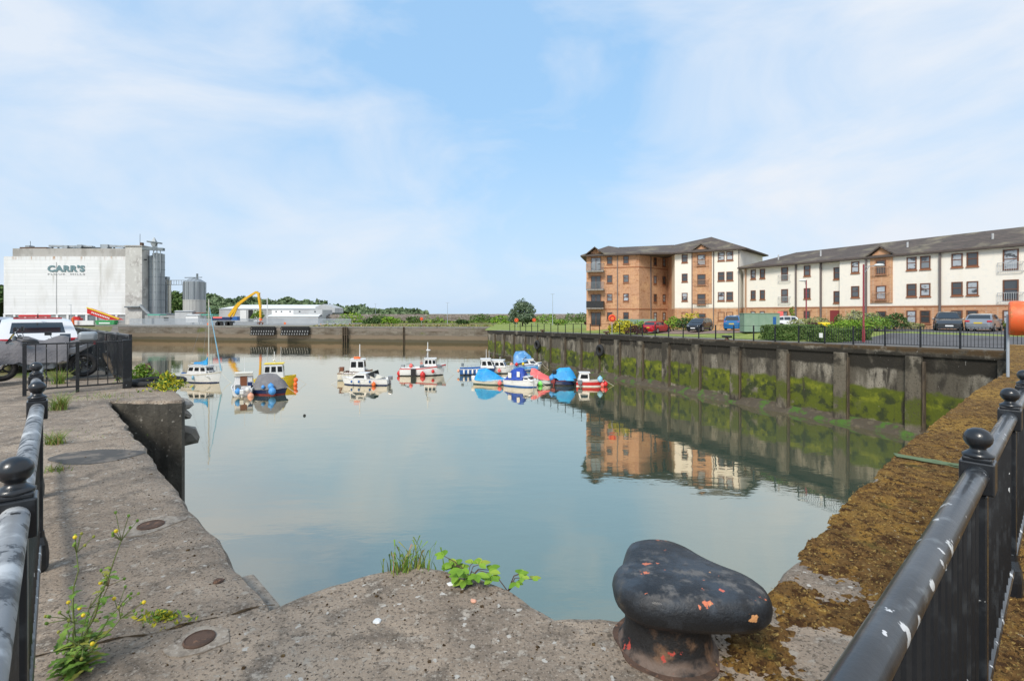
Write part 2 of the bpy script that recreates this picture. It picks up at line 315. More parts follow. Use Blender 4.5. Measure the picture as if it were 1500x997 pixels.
X['mill_tower'] = M('mill_tower', (.52,.51,.48,1), .9, layers=[('n',(.34,.32,.3,1),.3,.48,.68,(1,1,.8)),('n',(.62,.61,.58,1),.8,.5,.66),('n',(.24,.22,.2,1),.9,.62,.74,(1,1,2))], coord='World')
X['letters'] = M('letters', (.14,.23,.25,1), .7)
X['white'] = M('white', (.72,.72,.70,1), .55, layers=[('n',(.55,.54,.5,1),1.5,.55,.75)])
X['white_paint'] = M('white_paint', (.78,.78,.77,1), .35, layers=[('n',(.6,.59,.56,1),2.5,.56,.75)])
X['cream'] = M('cream', (.68,.64,.54,1), .5, layers=[('n',(.5,.45,.36,1),2,.55,.75)])
X['grey'] = M('grey', (.33,.34,.34,1), .7, layers=[('n',(.25,.26,.26,1),.5,.45,.65)])
X['palegrey'] = M('palegrey', (.5,.51,.51,1), .7, layers=[('n',(.42,.42,.42,1),.3,.45,.65),('corr',(.4,.41,.42,1),1.2,'X',.5)])
X['whiteroof'] = M('whiteroof', (.74,.75,.75,1), .5, layers=[('corr',(.62,.63,.64,1),.5,'X',.6)])
X['dkgreen'] = M('dkgreen', (.05,.085,.075,1), .8)
X['green'] = M('green', (.05,.30,.10,1), .6)
X['canopygreen'] = M('canopygreen', (.1,.4,.3,1), .6)
X['shed'] = M('shed', (.22,.32,.24,1), .75, layers=[('n',(.27,.36,.28,1),.8,.4,.65),('corr',(.18,.27,.2,1),2.4,'X',.35)])
X['blue'] = M('blue', (.02,.12,.38,1), .45, layers=[('n',(.015,.09,.28,1),3,.45,.65)])
X['tarp'] = M('tarp', (.012,.26,.58,1), .5, layers=[('n',(.03,.36,.68,1),1.6,.45,.6),('n',(.01,.19,.45,1),3,.55,.7)], bump=(2.5,.8,.12))
X['tarpdark'] = M('tarpdark', (.012,.06,.36,1), .6, layers=[('n',(.01,.04,.25,1),2,.45,.65)], bump=(3,.6,.05))
X['tarpred'] = M('tarpred', (.72,.13,.13,1), .6, layers=[('n',(.8,.2,.18,1),2,.45,.65)], bump=(2.5,.8,.1))
X['tarpgrey'] = M('tarpgrey', (.16,.155,.165,1), .7, layers=[('n',(.2,.195,.2,1),2,.45,.65)], bump=(2.5,.8,.1))
X['canopyblue'] = M('canopyblue', (.07,.25,.52,1), .5, layers=[('n',(.2,.4,.65,1),3,.5,.6)])
X['navy'] = M('navy', (.015,.03,.10,1), .4)
X['red'] = M('red', (.62,.02,.02,1), .4, layers=[('n',(.5,.03,.03,1),3,.45,.65)])
X['darkred'] = M('darkred', (.22,.03,.03,1), .5)
X['brown'] = M('brown', (.20,.07,.03,1), .6)
X['yellow'] = M('yellow', (.8,.6,.02,1), .45)
X['craneyellow'] = M('craneyellow', (.72,.40,.01,1), .45, layers=[('n',(.5,.28,.02,1),1.5,.6,.75)])
X['orange'] = M('orange', (.85,.16,.03,1), .5)
X['pink'] = M('pink', (.85,.16,.14,1), .5)
X['peach'] = M('peach', (.75,.38,.25,1), .5)
X['skyblue'] = M('skyblue', (.08,.32,.72,1), .5)
X['paleblue'] = M('paleblue', (.25,.5,.65,1), .5)
X['limegreen'] = M('limegreen', (.2,.8,.12,1), .5)
X['rubber'] = M('rubber', (.018,.018,.019,1), .8, layers=[('n',(.04,.04,.038,1),8,.5,.7)])
X['black'] = M('black', (.015,.016,.018,1), .5)
X['carred'] = M('carred', (.42,.008,.02,1), .25, coat=.8)
X['carblack'] = M('carblack', (.012,.013,.016,1), .22, coat=.8)
X['carblue'] = M('carblue', (.01,.13,.33,1), .25, coat=.8)
X['carwhite'] = M('carwhite', (.75,.76,.77,1), .28, coat=.6)
X['carsilver'] = M('carsilver', (.30,.31,.33,1), .28, .5, coat=.6)
X['cargrey'] = M('cargrey', (.055,.06,.068,1), .25, .3, coat=.8)
X['alloy'] = M('alloy', (.45,.46,.47,1), .35, .6)
X['lamp_red'] = M('lamp_red', (.55,.02,.03,1), .2, coat=.6)
X['lamp_clear'] = M('lamp_clear', (.6,.62,.65,1), .12, coat=.6)
X['plate_y'] = M('plate_y', (.7,.5,.04,1), .5)
X['plate_w'] = M('plate_w', (.75,.75,.75,1), .5)
X['lamppost'] = M('lamppost', (.25,.03,.04,1), .5)
X['chrome'] = M('chrome', (.62,.63,.64,1), .2, .85)
X['bark'] = M('bark', (.10,.075,.05,1), .95, layers=[('n',(.05,.04,.03,1),9,.45,.65,(1,1,.2))], bump=(20,.8,.02))
X['stem'] = M('stem', (.16,.20,.06,1), .8, layers=[('n',(.16,.09,.05,1),9,.5,.7)])
def leafmat(n, a, b, c): return M(n, a, .75, layers=[('island',b,.1,.7),('island',c,.78,.95)], spec=.25)
X['leaf'] = leafmat('leaf', (.07,.13,.03,1), (.11,.18,.045,1), (.17,.22,.07,1))
X['leaf_dark'] = leafmat('leaf_dark', (.045,.09,.025,1), (.075,.13,.035,1), (.12,.17,.06,1))
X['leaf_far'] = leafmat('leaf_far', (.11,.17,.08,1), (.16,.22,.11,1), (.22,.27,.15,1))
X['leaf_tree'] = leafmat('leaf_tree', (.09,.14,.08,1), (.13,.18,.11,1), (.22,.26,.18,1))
X['leaf_bright'] = leafmat('leaf_bright', (.12,.24,.02,1), (.2,.34,.035,1), (.3,.36,.05,1))
X['leaf_yellow'] = leafmat('leaf_yellow', (.42,.40,.03,1), (.6,.52,.04,1), (.3,.33,.04,1))
X['leaf_pale'] = leafmat('leaf_pale', (.25,.27,.10,1), (.38,.36,.18,1), (.15,.2,.06,1))
X['leaf_purple'] = leafmat('leaf_purple', (.05,.02,.025,1), (.09,.035,.04,1), (.1,.06,.03,1))
X['leaf_weed'] = leafmat('leaf_weed', (.13,.24,.035,1), (.2,.32,.06,1), (.3,.3,.06,1))
X['straw'] = leafmat('straw', (.32,.27,.10,1), (.2,.26,.07,1), (.36,.2,.14,1))
X['petal'] = M('petal', (.8,.6,.02,1), .6)
# water: turbid green body under a Fresnel reflection
def water_mat():
    m = bpy.data.materials.new('water'); m.use_nodes = True; t = m.node_tree; N = t.nodes; K = t.links.new; N.clear()
    o = N.new('ShaderNodeOutputMaterial'); mixs = N.new('ShaderNodeMixShader')
    d = N.new('ShaderNodeBsdfDiffuse'); d.inputs[0].default_value = (.07,.122,.09,1)
    g = N.new('ShaderNodeBsdfGlossy'); g.inputs['Roughness'].default_value = .03; g.inputs[0].default_value = (1,.875,.71,1)
    lw = N.new('ShaderNodeLayerWeight'); lw.inputs[0].default_value = .5; pw_ = N.new('ShaderNodeMath'); pw_.operation = 'POWER'; pw_.inputs[1].default_value = 1.4; fr = N.new('ShaderNodeMath'); fr.operation = 'MULTIPLY_ADD'; fr.inputs[1].default_value = .92; fr.inputs[2].default_value = .08; K(lw.outputs['Facing'], pw_.inputs[0]); K(pw_.outputs[0], fr.inputs[0])
    geo = N.new('ShaderNodeNewGeometry')
    def noi(sc_, st):
        mp_ = N.new('ShaderNodeMapping'); mp_.inputs['Scale'].default_value = st; K(geo.outputs['Position'], mp_.inputs[0])
        n = N.new('ShaderNodeTexNoise'); n.inputs['Scale'].default_value = sc_; n.inputs['Detail'].default_value = 3; K(mp_.outputs[0], n.inputs['Vector']); return n.outputs[0]
    b1 = N.new('ShaderNodeBump'); b1.inputs['Strength'].default_value = 1; b1.inputs['Distance'].default_value = .006; K(noi(1.4, (.5,1,1)), b1.inputs['Height'])
    b2 = N.new('ShaderNodeBump'); b2.inputs['Strength'].default_value = 1; b2.inputs['Distance'].default_value = .02; K(noi(.22, (.5,1,1)), b2.inputs['Height']); K(b1.outputs[0], b2.inputs['Normal'])
    K(b2.outputs[0], g.inputs['Normal']); K(b2.outputs[0], lw.inputs['Normal'])
    K(fr.outputs[0], mixs.inputs[0]); K(d.outputs[0], mixs.inputs[1]); K(g.outputs[0], mixs.inputs[2]); K(mixs.outputs[0], o.inputs[0])
    return m
X['water'] = water_mat()
# ------------------------------------------------------------------ setting: water, quay, dock walls, ground
def structure(o): o['kind'] = 'structure'; return o
mb = MB(); mb.add([(-9000,-300,WZ),(9000,-300,WZ),(9000,12000,WZ),(-9000,12000,WZ)], [(0,1,2,3)])
structure(mb.build('water', X['water']))
def fbm(x, y, s=1, o=4):
    v = 0; a = .5
    for i in range(o): v += a*noise.noise(Vector((x*s, y*s, 3.7*i))); s *= 2.1; a *= .5
    return v
def dense(pts, step, jit=0):
    out_ = []
    for a, b in zip(pts, pts[1:]):
        a, b = Vector(a[:2]), Vector(b[:2]); n = max(1, int((b-a).length/step))
        for i in range(n): out_.append(a+(b-a)*i/n)
    out_.append(Vector(pts[-1][:2])); return out_
left_edge = [(-9.8,12.7), (-7.96,11.5), (-6.45,9.72), (-6.3,9.45), (-6.5,9.37), (-7.62,9.36), (-1.36,2.80)]
plat = [(-1.36,2.80), (-1.25,2.92), (-1.125,3.02), (-.84,3.207), (-.589,3.286), (-.307,3.19), (-.042,3.02), (.155,2.83), (.264,2.73), (.564,2.725), (.9,2.74), (1.30,2.76)]
right_edge = [(1.30,2.76), (2.85,4.26), (5.06,6.30), (9.6,10.3), (13.9,13.9), (26.65,26.65)]
edge = dense(left_edge, .12)[:-1]+dense(plat, .07)[:-1]+dense(right_edge, .12)
for i, p in enumerate(edge):
    k = .05 if p.y < 6 else .07
    if 2 < i < len(edge)-3:
        n_ = Vector((noise.noise(Vector((p.x*2.3, p.y*2.3, 0))), noise.noise(Vector((p.x*2.3, p.y*2.3, 9)))))
        n2 = Vector((noise.noise(Vector((p.x*9, p.y*9, 0))), noise.noise(Vector((p.x*9, p.y*9, 9)))))
        edge[i] = p+n_*k*.7+n2*k*.45
def inset(path, d):
    r = []
    for i, p in enumerate(path):
        t = (path[min(i+1, len(path)-1)]-path[max(i-1, 0)]).normalized(); r.append(p+Vector((t.y, -t.x))*d)
    return r
rings = []
A1 = inset(edge, .075); A2 = inset(edge, .03)
back = [Vector((34,22)), Vector((34,-8)), Vector((-30,-8)), Vector((-30,12.7))]
mb = MB()
top = [(p.x,p.y,0) for p in A1+back]
mb.add(top, [tuple(range(len(top)))])
def zz(p, a, s=7): return a*noise.noise(Vector((p.x*s, p.y*s, 5)))
rA = [(p.x,p.y,0) for p in A1]; rB = [(p.x,p.y,-.012+zz(p,.012)) for p in A2]; rC = [(p.x,p.y,-.055+zz(p,.03)) for p in edge]
rD = [(p.x,p.y,-.3) for p in edge]; rE = [(p.x,p.y,-8) for p in edge]
mb.ring([rA, rB, rC], closed=False, caps=False)
structure(mb.build('quay', X['concrete'], smooth_=False))
mb = MB(); mb.ring([rC, rD, rE], closed=False, caps=False)
tag(mb.build('dock_wall', X['concrete_face']), 'dark stained concrete quay wall dropping from the near platform edge to the water', 'dock wall')
# seams and repairs in the quay surface
def sheet(name, pts, z, mat, st=True):
    m = MB(); m.add([(p[0],p[1],z) for p in pts], [tuple(range(len(pts)))]); o = m.build(name, mat)
    return structure(o) if st else o
def blob(cx, cy, rx_, ry_, n=26, j=.12, seed=0, rot=0):
    r = []
    for i in range(n):
        a = 2*math.pi*i/n; k = 1+j*noise.noise(Vector((math.cos(a)*1.6+seed, math.sin(a)*1.6, seed)))*2.4
        x, y = rx_*k*math.cos(a), ry_*k*math.sin(a)
        r.append((cx+x*math.cos(rot)-y*math.sin(rot), cy+x*math.sin(rot)+y*math.cos(rot)))
    return r
g = G(140, 668); sheet('tar_patch', blob(g.x, g.y, .5, .3, seed=3, j=.09), .004, X['tar'])
# lower ledge of stone below the corner
m = MB(); a = [G(345,845,-.1), G(372,838,-.1), G(412,884,-.1), G(385,905,-.1)]
m.prism([(p.x,p.y) for p in a], -5, -.1); tag(m.build('stone_ledge', X['patch'], bevel=.02), 'pale stone ledge set just below the quay corner by the water', 'ledge')
# dirt-filled joint between the left slab and the platform
ja = Vector((-1.34,2.80)); jb = Vector((-2.35,2.35)); pu = []; pd = []
for i in range(61):
    f = i/60; p = ja.lerp(jb, f); n_ = Vector((.42,-.91)); k_ = max(.0015, .004+.03*noise.noise(Vector((f*11,2,0)))+.014*noise.noise(Vector((f*50,5,0)))); c_ = .05*noise.noise(Vector((f*5,0,7)))
    pu.append(p+n_*(c_+k_)); pd.append(p+n_*(c_-k_))
m = MB(); m.ring([[(p.x,p.y,.004) for p in pu],[(p.x,p.y,.004) for p in pd]], closed=False, caps=False); structure(m.build('joint', X['soil']))
# boards around the iron covers
for (px, py, r1, r2, sd_, lab, cat) in ((292,938,.135,.072,1,'round rusty iron cap in pale square mortar patch, nearest the camera','iron cap'), (221,770,.20,.09,5,'small rusty iron cap in a worn pale patch half way along the left quay','iron cap')):
    g = G(px, py); t = thing('iron_cap', lab, cat, (g.x, g.y, 0), group='iron caps set in the quay')
    m = MB(); k = r1; q = blob(0, 0, k, k*.8, n=18, j=.17, seed=sd_+.3, rot=.5)
    m.prism(q, -.02, .006); m.build('mortar_patch', X['patch'], t)
    m = MB(); m.lathe([(r2*1.0,.0),(r2*1.0,.012),(r2*.9,.017),(r2*.86,.012),(.001,.013)], n=24); m.build('cap', X['rust'], t)
# grit, dead moss and crumbs lying on the concrete
def inside(p):
    c = False; n_ = len(top)
    for i in range(n_):
        a, b = top[i], top[(i+1) % n_]
        if (a[1] > p.y) != (b[1] > p.y) and p.x < (b[0]-a[0])*(p.y-a[1])/(b[1]-a[1])+a[0]: c = not c
    return c
random.seed(77); m = MB(); ne = [p for p in edge if p.y < 8]
for i in range(1000):
    if i % 3: ii = random.randrange(1, len(ne)-1); dd = abs(random.gauss(0,.2))+.1; tt = (ne[ii+1]-ne[ii-1]).normalized(); p = ne[ii]+Vector((tt.y,-tt.x))*dd
    else: p = Vector((random.uniform(-2.3,1.3), random.uniform(1.4,3.0)))
    if not inside(p): continue
    s_ = random.uniform(.002,.0055)*(1.8 if random.random() < .08 else 1)
    Mx = Matrix.Rotation(random.random()*6, 4, Vector((random.random(),random.random(),1)))
    m.obox((p.x,p.y,s_*.3), s_*2, s_*random.uniform(.8,2), s_, M=Mx)
tag(m.build('grit', X['soil']), 'brown grit and crumbs scattered over the foreground concrete', 'grit', kind='stuff')
# moss on the right-hand quay
def edge_pt(s):       # s metres along the right edge
    P = [Vector(p) for p in right_edge]
    if s < 0: d = (P[1]-P[0]).normalized(); return P[0]+d*s, d
    for a_, b_ in zip(P, P[1:]):
        l = (b_-a_).length
        if s <= l: d = (b_-a_).normalized(); return a_+d*s, d
        s -= l
    d = (P[-1]-P[-2]).normalized(); return P[-1]+d*s, d
def moss_patch(s0, s1, w0, w1, step, mb_):
    ns = int((s1-s0)/step); nw = int((w1-w0)/step); idx = {}
    vs = []; hh = []
    for i in range(ns+1):
        s = s0+i*step; p0, d = edge_pt(s); nr = Vector((d.y, -d.x))
        for j in range(nw+1):
            w_ = w0+j*step; p = p0+nr*w_
            m_ = fbm(p.x, p.y, 1.5, 4)+.22+.3*fbm(p.x, p.y, 8, 3)+.35*fbm(p.x, p.y, 33, 2)
            m_ -= 1.1*math.exp(-((p.x-1.66)**2+(p.y-2.32)**2)/.085)+.9*math.exp(-((p.x-1.36)**2+(p.y-2.78)**2)/.012)       # bare concrete in the foreground
            m_ -= .5*smooth((.11-w_)/.12)                                    # rim
            if s < 0: m_ -= .9*smooth((-s-.25)/.8-.9*w_)
            m_ += .12+.25*smooth(s/4)
            h = -.012+.03*smooth(m_*4+.4)+(.026*fbm(p.x, p.y, 20, 3)+.02*fbm(p.x,p.y,70,2))*smooth(m_*5+.3)
            vs.append((p.x, p.y, h)); hh.append(h)
    fs = []
    for i in range(ns):
        for j in range(nw):
            a_ = i*(nw+1)+j; q = (a_, a_+nw+1, a_+nw+2, a_+1)
            if max(hh[k] for k in q) > -.002: fs.append(q)
    mb_.add(vs, fs)
mb = MB(); moss_patch(-1.4, 3.2, .0, 2.9, .015, mb); moss_patch(3.2, 8, .0, 2.9, .035, mb); moss_patch(8, 34, .0, 3.6, .09, mb)
mo = mb.build('moss', X['moss'], smooth_=True); tag(mo, 'orange brown moss carpet covering the right-hand quay strip', 'moss', kind='stuff')
random.seed(41); cand = [Vector(v_) for v_ in mb.v if v_[2] > .006 and v_[1] < 5.5]; m = MB(); m.leaves([random.choice(cand)+Vector((random.uniform(-.01,.01),random.uniform(-.01,.01),random.uniform(0,.012))) for i in range(9000)], .009, up=1.2, asp=.3)
tag(m.build('dry_grass', M('dry_grass', (.20,.11,.04,1), .95, layers=[('island',(.40,.27,.09,1),.4,.75),('island',(.09,.05,.02,1),.8,.9)], spec=.1)), 'dry stalks and moss tips standing out of the orange moss nearest the camera', 'dry grass', kind='stuff')
# left bank behind the railing: kerb, paving, land
v = Vector((-.68,.733)); nl = Vector((-.733,-.68))
k0 = Vector((-1.51,1.5))+nl*1.15
m = MB(); a = k0-v*5; b = k0+v*9.6; q = [a, b, b+nl*.16, a+nl*.16]; m.prism([(p.x,p.y) for p in q], -.1, .11)
tag(m.build('kerb', X['kerb'], bevel=.015), 'grey concrete kerb between the left quay and the brick paving', 'kerb', kind='structure')
q = [a+nl*.161, b+nl*.161, b+nl*.161+v*6, b+nl*12+v*6, a+nl*12]
sheet('paving', q, .05, X['paving'])
def lr(t):            # left dock wall line beyond the near quay
    return Vector((-9.8,12.7)).lerp(Vector((-111.8,140.4)), t)
m = MB(); vs = []; fs = []; n_ = 20
for i in range(n_+1):
    t_ = (i/n_)**1.3; p = lr(t_); z = -1.99*smooth(t_*1.2)
    for j, w_ in enumerate((0, 1.5, 6, 20, 80, 300)): vs.append((p.x-w_*.8, p.y-w_*.1, z-.001))
for i in range(n_):
    for j in range(5): a = i*6+j; fs.append((a, a+6, a+7, a+1))
m.add(vs, fs); structure(m.build('ground', X['scrub']))
m = MB(); n2 = 24
P_ = [lr((i/n2)**1.3) for i in range(n2+1)]; Z_ = [-1.99*smooth(((i/n2)**1.3)*1.2) for i in range(n2+1)]
m.ring([[(p.x,p.y,z+.02) for p, z in zip(P_, Z_)], [(p.x,p.y,-8) for p in P_], [(p.x-1,p.y-.6,-8) for p in P_], [(p.x-1,p.y-.6,z+.02) for p, z in zip(P_, Z_)], [(p.x,p.y,z+.02) for p, z in zip(P_, Z_)]], closed=False, caps=False)
tag(m.build('dock_wall', X['dock_far']), 'old brown stone dock wall running away along the left side', 'dock wall')
# rubble slope beside the left wall
m = MB()
for i in range(70):
    t_ = random.random()**1.6*.05; p = lr(t_)+Vector((.75,.66))*random.uniform(0, 1.0); z = -.35-random.random()*1.1
    s_ = random.uniform(.12,.34); Mx = Matrix.Rotation(random.random()*3, 4, Vector((random.random(),random.random(),1)))
    m.obox((p.x,p.y,z), s_, s_*.8, s_*.6, M=Mx)
tag(m.build('rubble', X['rust'], bevel=.03), 'reddish brown broken stone lying against the left dock wall', 'rubble', kind='stuff')
# far dock wall
FW = [Vector((-124.8,148.2)), Vector((-87.1,140.4)), Vector((-8.7,125.1)), Vector((-5.6,124.5))]
FZ = [-1.99,-1.99,-1.77,-1.73]
def fwz(x): return interp([(-124.8,-1.99),(-87.1,-1.99),(-8.7,-1.77),(-5.6,-1.73)], x)
m = MB()
for i in range(3):
    a, b = FW[i], FW[i+1]; za, zb = FZ[i], FZ[i+1]
    d = (b-a).normalized(); n_ = Vector((-d.y, d.x))*1.2
    vs = [(a.x,a.y,-8),(b.x,b.y,-8),(b.x,b.y,zb),(a.x,a.y,za),(a.x+n_.x,a.y+n_.y,za),(b.x+n_.x,b.y+n_.y,zb)]
    m.add(vs, [(0,1,2,3),(3,2,5,4)])
fw = m.build('dock_wall', X['dock_far'], thing('dock_wall', 'long low brown stone wall across the far side of the dock', 'dock wall', (-58,135,-2)), world=True)
fw.name = 'wall'
fwt = fw.parent
m = MB()
for a, b, za, zb in zip(FW, FW[1:], FZ, FZ[1:]):
    d = (b-a).normalized(); n_ = Vector((-d.y, d.x)); m.add([(a.x-n_.x*.08,a.y-n_.y*.08,za-.32),(b.x-n_.x*.08,b.y-n_.y*.08,zb-.32),(b.x-n_.x*.08,b.y-n_.y*.08,zb+.05),(a.x-n_.x*.08,a.y-n_.y*.08,za+.05),(a.x+n_.x,a.y+n_.y,za+.05),(b.x+n_.x,b.y+n_.y,zb+.05),(a.x,a.y,za-.32),(b.x,b.y,zb-.32)],
          [(0,1,2,3),(3,2,5,4),(6,7,1,0)])
m.build('coping', X['path'], fwt, world=True)
for px in (505.5, 592): # timber ladders / piles
    y0_ = {505.5:131.6,592:129.2,608:128.8}[px]; x = (px-CX)/F*y0_; y = y0_-.2; m = MB(); wv = 1.3 if px < 550 else .3
    for k in (-1, 0, 1): m.box(x+k*wv*.4-.1, x+k*wv*.4+.1, y-.4, y+.5, -7, fwz(x)-.1)
    if px < 550:
        for k in range(4): m.box(x-wv*.9, x+wv*.9, y-.42, y-.3, fwz(x)-.5-k*.55, fwz(x)-.35-k*.55)
    m.build('timber_pile', X['bark'], fwt, world=True)
# right dock wall (buttressed)
CAM_SCALE = 1.3                                       # dock, boats and far side scaled about the camera; factor along the right wall
CW = Vector((26.65,26.65)); U = Vector((-.434,.9)).normalized(); NR = Vector((U.y,-U.x))
WT = [(-3,-.39),(0,-.40),(3.45,-.47),(12.2,-.66),(26.3,-.86),(54,-1.46),(82,-1.73)]
def W(t, s=0, z=0): p = CW+U*t*CAM_SCALE+NR*s; return Vector((p.x,p.y,z))
TT = [(-40,.1),(0,.12),(8,.15),(14,.05),(20,-.2),(23,-.38),(27,-.62),(36,-.5),(45,-.9),(60,-1.4),(84,-1.73)]
def land(t, s): a = interp(WT, t); return a+smooth((s-2.5)/9)*(interp(TT, t)-a)
TEND = 55.0
wt = thing('dock_wall', 'tall algae-covered concrete wall with buttresses along the right side of the dock', 'dock wall', tuple(W(20,0,-.7)))
m = MB(); ts = [i*TEND/60 for i in range(61)]; ts[0] = -.3
m.ring([[W(t,0,-8) for t in ts], [W(t,0,interp(WT,t)-.5) for t in ts]], closed=False, caps=False)
E0 = Vector((-4.42,91,0)); E1 = Vector((-5.6,124.5,0))
m.add([(E0.x,E0.y,-8),(E1.x,E1.y,-8),(E1.x,E1.y,-1.73),(E0.x,E0.y,-1.47)], [(0,1,2,3)])
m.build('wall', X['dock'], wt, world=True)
m = MB(); m.ring([[W(t,0,interp(WT,t)-.5) for t in ts],[W(t,-.14,interp(WT,t)-.5) for t in ts],[W(t,-.16,interp(WT,t)-.03) for t in ts],[W(t,-.1,interp(WT,t)+.02) for t in ts],[W(t,.55,interp(WT,t)+.03) for t in ts]], closed=False, caps=False)
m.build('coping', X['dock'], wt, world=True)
k = 0; t = -.10
while t < TEND-1:
    z = interp(WT, t)-.5; m = MB(); wd = .42
    m.ring([[W(t-wd/CAM_SCALE,.1,-8),W(t-wd/CAM_SCALE,-.36,-8),W(t+wd/CAM_SCALE,-.36,-8),W(t+wd/CAM_SCALE,.1,-8)], [W(t-wd/CAM_SCALE,.1,z),W(t-wd/CAM_SCALE,-.30,z),W(t+wd/CAM_SCALE,-.30,z),W(t+wd/CAM_SCALE,.1,z)]])
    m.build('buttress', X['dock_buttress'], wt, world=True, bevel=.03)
    m = MB(); q0_ = t-(wd+.02)/CAM_SCALE; q1_ = t-(wd+.12+.1*noise.noise(Vector((t,0,0))))/CAM_SCALE; m.ring([[W(q0_,.0,-8),W(q0_,-.24,-8),W(q1_,-.24,-8),W(q1_,.0,-8)],[W(q0_,.0,z-.3),W(q0_,-.24,z-.3),W(q1_,-.24,z-.3),W(q1_,.0,z-.3)]]); m.build('timber_pile', X['bark'], wt, world=True, bevel=.03); t += 3.35 if t < 14 else 3.0
    m = MB()
tag(wt, None)
# ground right of the dock
m = MB(); vs = []; fs = []
TS = [-40+i*3 for i in range(14)]+[i*2 for i in range(1, 28)]+[55.2,57,60,64,68,72,76,80,84,90,110,150,200,300]; SS = [.5,1.2,2,3,4.5,6,8,10,12,14,17,20,25,32,45,70,110,200]
for t in TS:
    for s in SS:
        if t > 54.5: s += max(0, (-32.4+.434*t*CAM_SCALE)/.9)+.0
        p = W(t, s, land(t, s)); vs.append(p)
for i in range(len(TS)-1):
    for j in range(len(SS)-1):
        if TS[i] < -2 and SS[j+1] < 3: continue
        a = i*len(SS)+j; fs.append((a, a+1, a+1+len(SS), a+len(SS)))
m.add(vs, fs); structure(m.build('lawn', X['grass']))
def strip(name, f0, t0, t1, mat, dz, step=2):     # f0(t) -> (s0, s1)
    m = MB(); n_ = max(1, int((t1-t0)/step)); rings = []
    for i in range(n_+1):
        t = t0+(t1-t0)*i/n_; s0, s1 = f0(t); k_ = 8
        rings.append([W(t, s0+(s1-s0)*j/k_, land(t, s0+(s1-s0)*j/k_)+dz) for j in range(k_+1)])
    m.ring(rings, closed=False, caps=False); return structure(m.build(name, mat))
strip('path', lambda t: (.5, 2.5), -6, 55, X['path'], .012)
strip('road', lambda t: (2.5, 30), -30, 8, X['asphalt'], .020)
strip('road', lambda t: (11, 30), 8, 16, X['asphalt'], .028)
strip('car_park', lambda t: (5.6+max(0,(22-t))*.5, 14), 15, 34, X['brickpave'], .036)
# far ground, breakwater, hills
m = MB()
vs = [(-600,148,-1.99)]+[(p.x,p.y,z-.002) for p, z in zip(FW, FZ)]+[(260,124,-1.75)]
bk = [(260,420,-2),(-700,1150,-2)]
m.add(vs+bk, [tuple(range(len(vs+bk)))]); structure(m.build('ground', X['scrub']))
sheet('yard', [(-260,149), (-124,149), (-87,141.2), (-55,134.8), (-52,228), (-260,228)], -1.93, X['yard'])
tb = thing('breakwater', 'long rubble stone breakwater wall across the horizon', 'breakwater', (0,195,-2))
m = MB(); rings = []
for i in range(90):
    x = -75+i*2.9; h = 1.38+.18*noise.noise(Vector((x*.3,0,0))); y = 195+x*.12
    rings.append([(x,y,-3),(x,y+.6,h*.2),(x,y+1.0,h*.6),(x,y+2.2,h*.66),(x,y+2.5,h),(x,y+5,h),(x,y+6,-8)])
m.ring(rings, closed=False, caps=False); m.build('wall', X['rubble'], tb, world=True)
# mud shelf below the right wall
m = MB(); rings = []
for i in range(80):
    t = -1+i*.7
    w_ = (.6+.3*noise.noise(Vector((t*.5,0,0))))*(1 if t < 30 else max(.12, 1-(t-30)/14)); hh = .32+.25*noise.noise(Vector((t*.4,7,0)))
    rings.append([W(t,.05,WZ+hh+.25), W(t,-.3,WZ+hh+.12*noise.noise(Vector((t*2,1,0)))), W(t,-.6*w_-.1,WZ+hh*.6), W(t,-w_,WZ+.06), W(t,-w_-.5,WZ-.25)])
m.ring(rings, closed=False, caps=False); tag(m.build('mud_bank', X['mud'], smooth_=True), None, None, kind='structure')

# ------------------------------------------------------------------ vegetation helpers
def clump_pts(c, rx_, ry_, rz_, n, seed, low=-.6, fill=.55):
    out_ = []; c = Vector(c)
    while len(out_) < n:
        d = Vector((random.gauss(0,1), random.gauss(0,1), random.gauss(0,1))).normalized()
        if d.z < low: continue
        k = 1+.38*noise.noise(d*1.7+Vector((seed,0,0)))+.22*noise.noise(d*4.1+Vector((0,seed,0)))
        r = k*(random.random()**fill if random.random() < .35 else random.uniform(.82,1.0))
        out_.append(c+Vector((d.x*rx_*r, d.y*ry_*r, d.z*rz_*r)))
    return out_
def bush(name, label, cat, c, rx_, ry_, rz_, mat, n=700, size=.14, seed=None, group=None, hedge=False):
    seed = seed if seed is not None else random.random()*50
    t = thing(name, label, cat, tuple(c), group=group)
    m = MB(); 
    if hedge:
        pts = []
        for i in range(n):
            f = random.choice('tttffebb'); x = random.uniform(-1,1); y = random.uniform(-1,1); z = random.uniform(-1,1)
            if f == 't': z = 1
            elif f == 'f': y = -1
            elif f == 'b': y = 1
            else: x = random.choice((-1,1))
            k = 1+.12*noise.noise(Vector((x*rx_*1.5+seed, y*ry_*1.5, z)))
            rr = 1-.12*max(0, abs(x)-.7)*(1 if z > 0 else 0)*3
            pts.append(Vector((x*rx_*k, y*ry_*k, rz_+z*rz_*k*rr)))
        m.leaves(pts, size, cen=Vector((0,0,rz_)))
        m2 = MB(); m2.box(-rx_*.9, rx_*.9, -ry_*.86, ry_*.86, 0, rz_*1.84)
    else:
        pts = clump_pts((0,0,rz_*.9), rx_, ry_, rz_, n, seed)
        m.leaves(pts, size, cen=Vector((0,0,rz_*.9)))
        m2 = MB()
        for k in range(5):
            a = random.random()*6.28; m2.tube([(0,0,-.1),(math.cos(a)*rx_*.3,math.sin(a)*ry_*.3,rz_*.8),(math.cos(a)*rx_*.6,math.sin(a)*ry_*.6,rz_*1.3)],[.04,.03,.01],5)
    m.build('foliage', mat, t); m2.build('branches' if not hedge else 'stems', X['bark'] if not hedge else X['leaf_dark'], t)
    return t
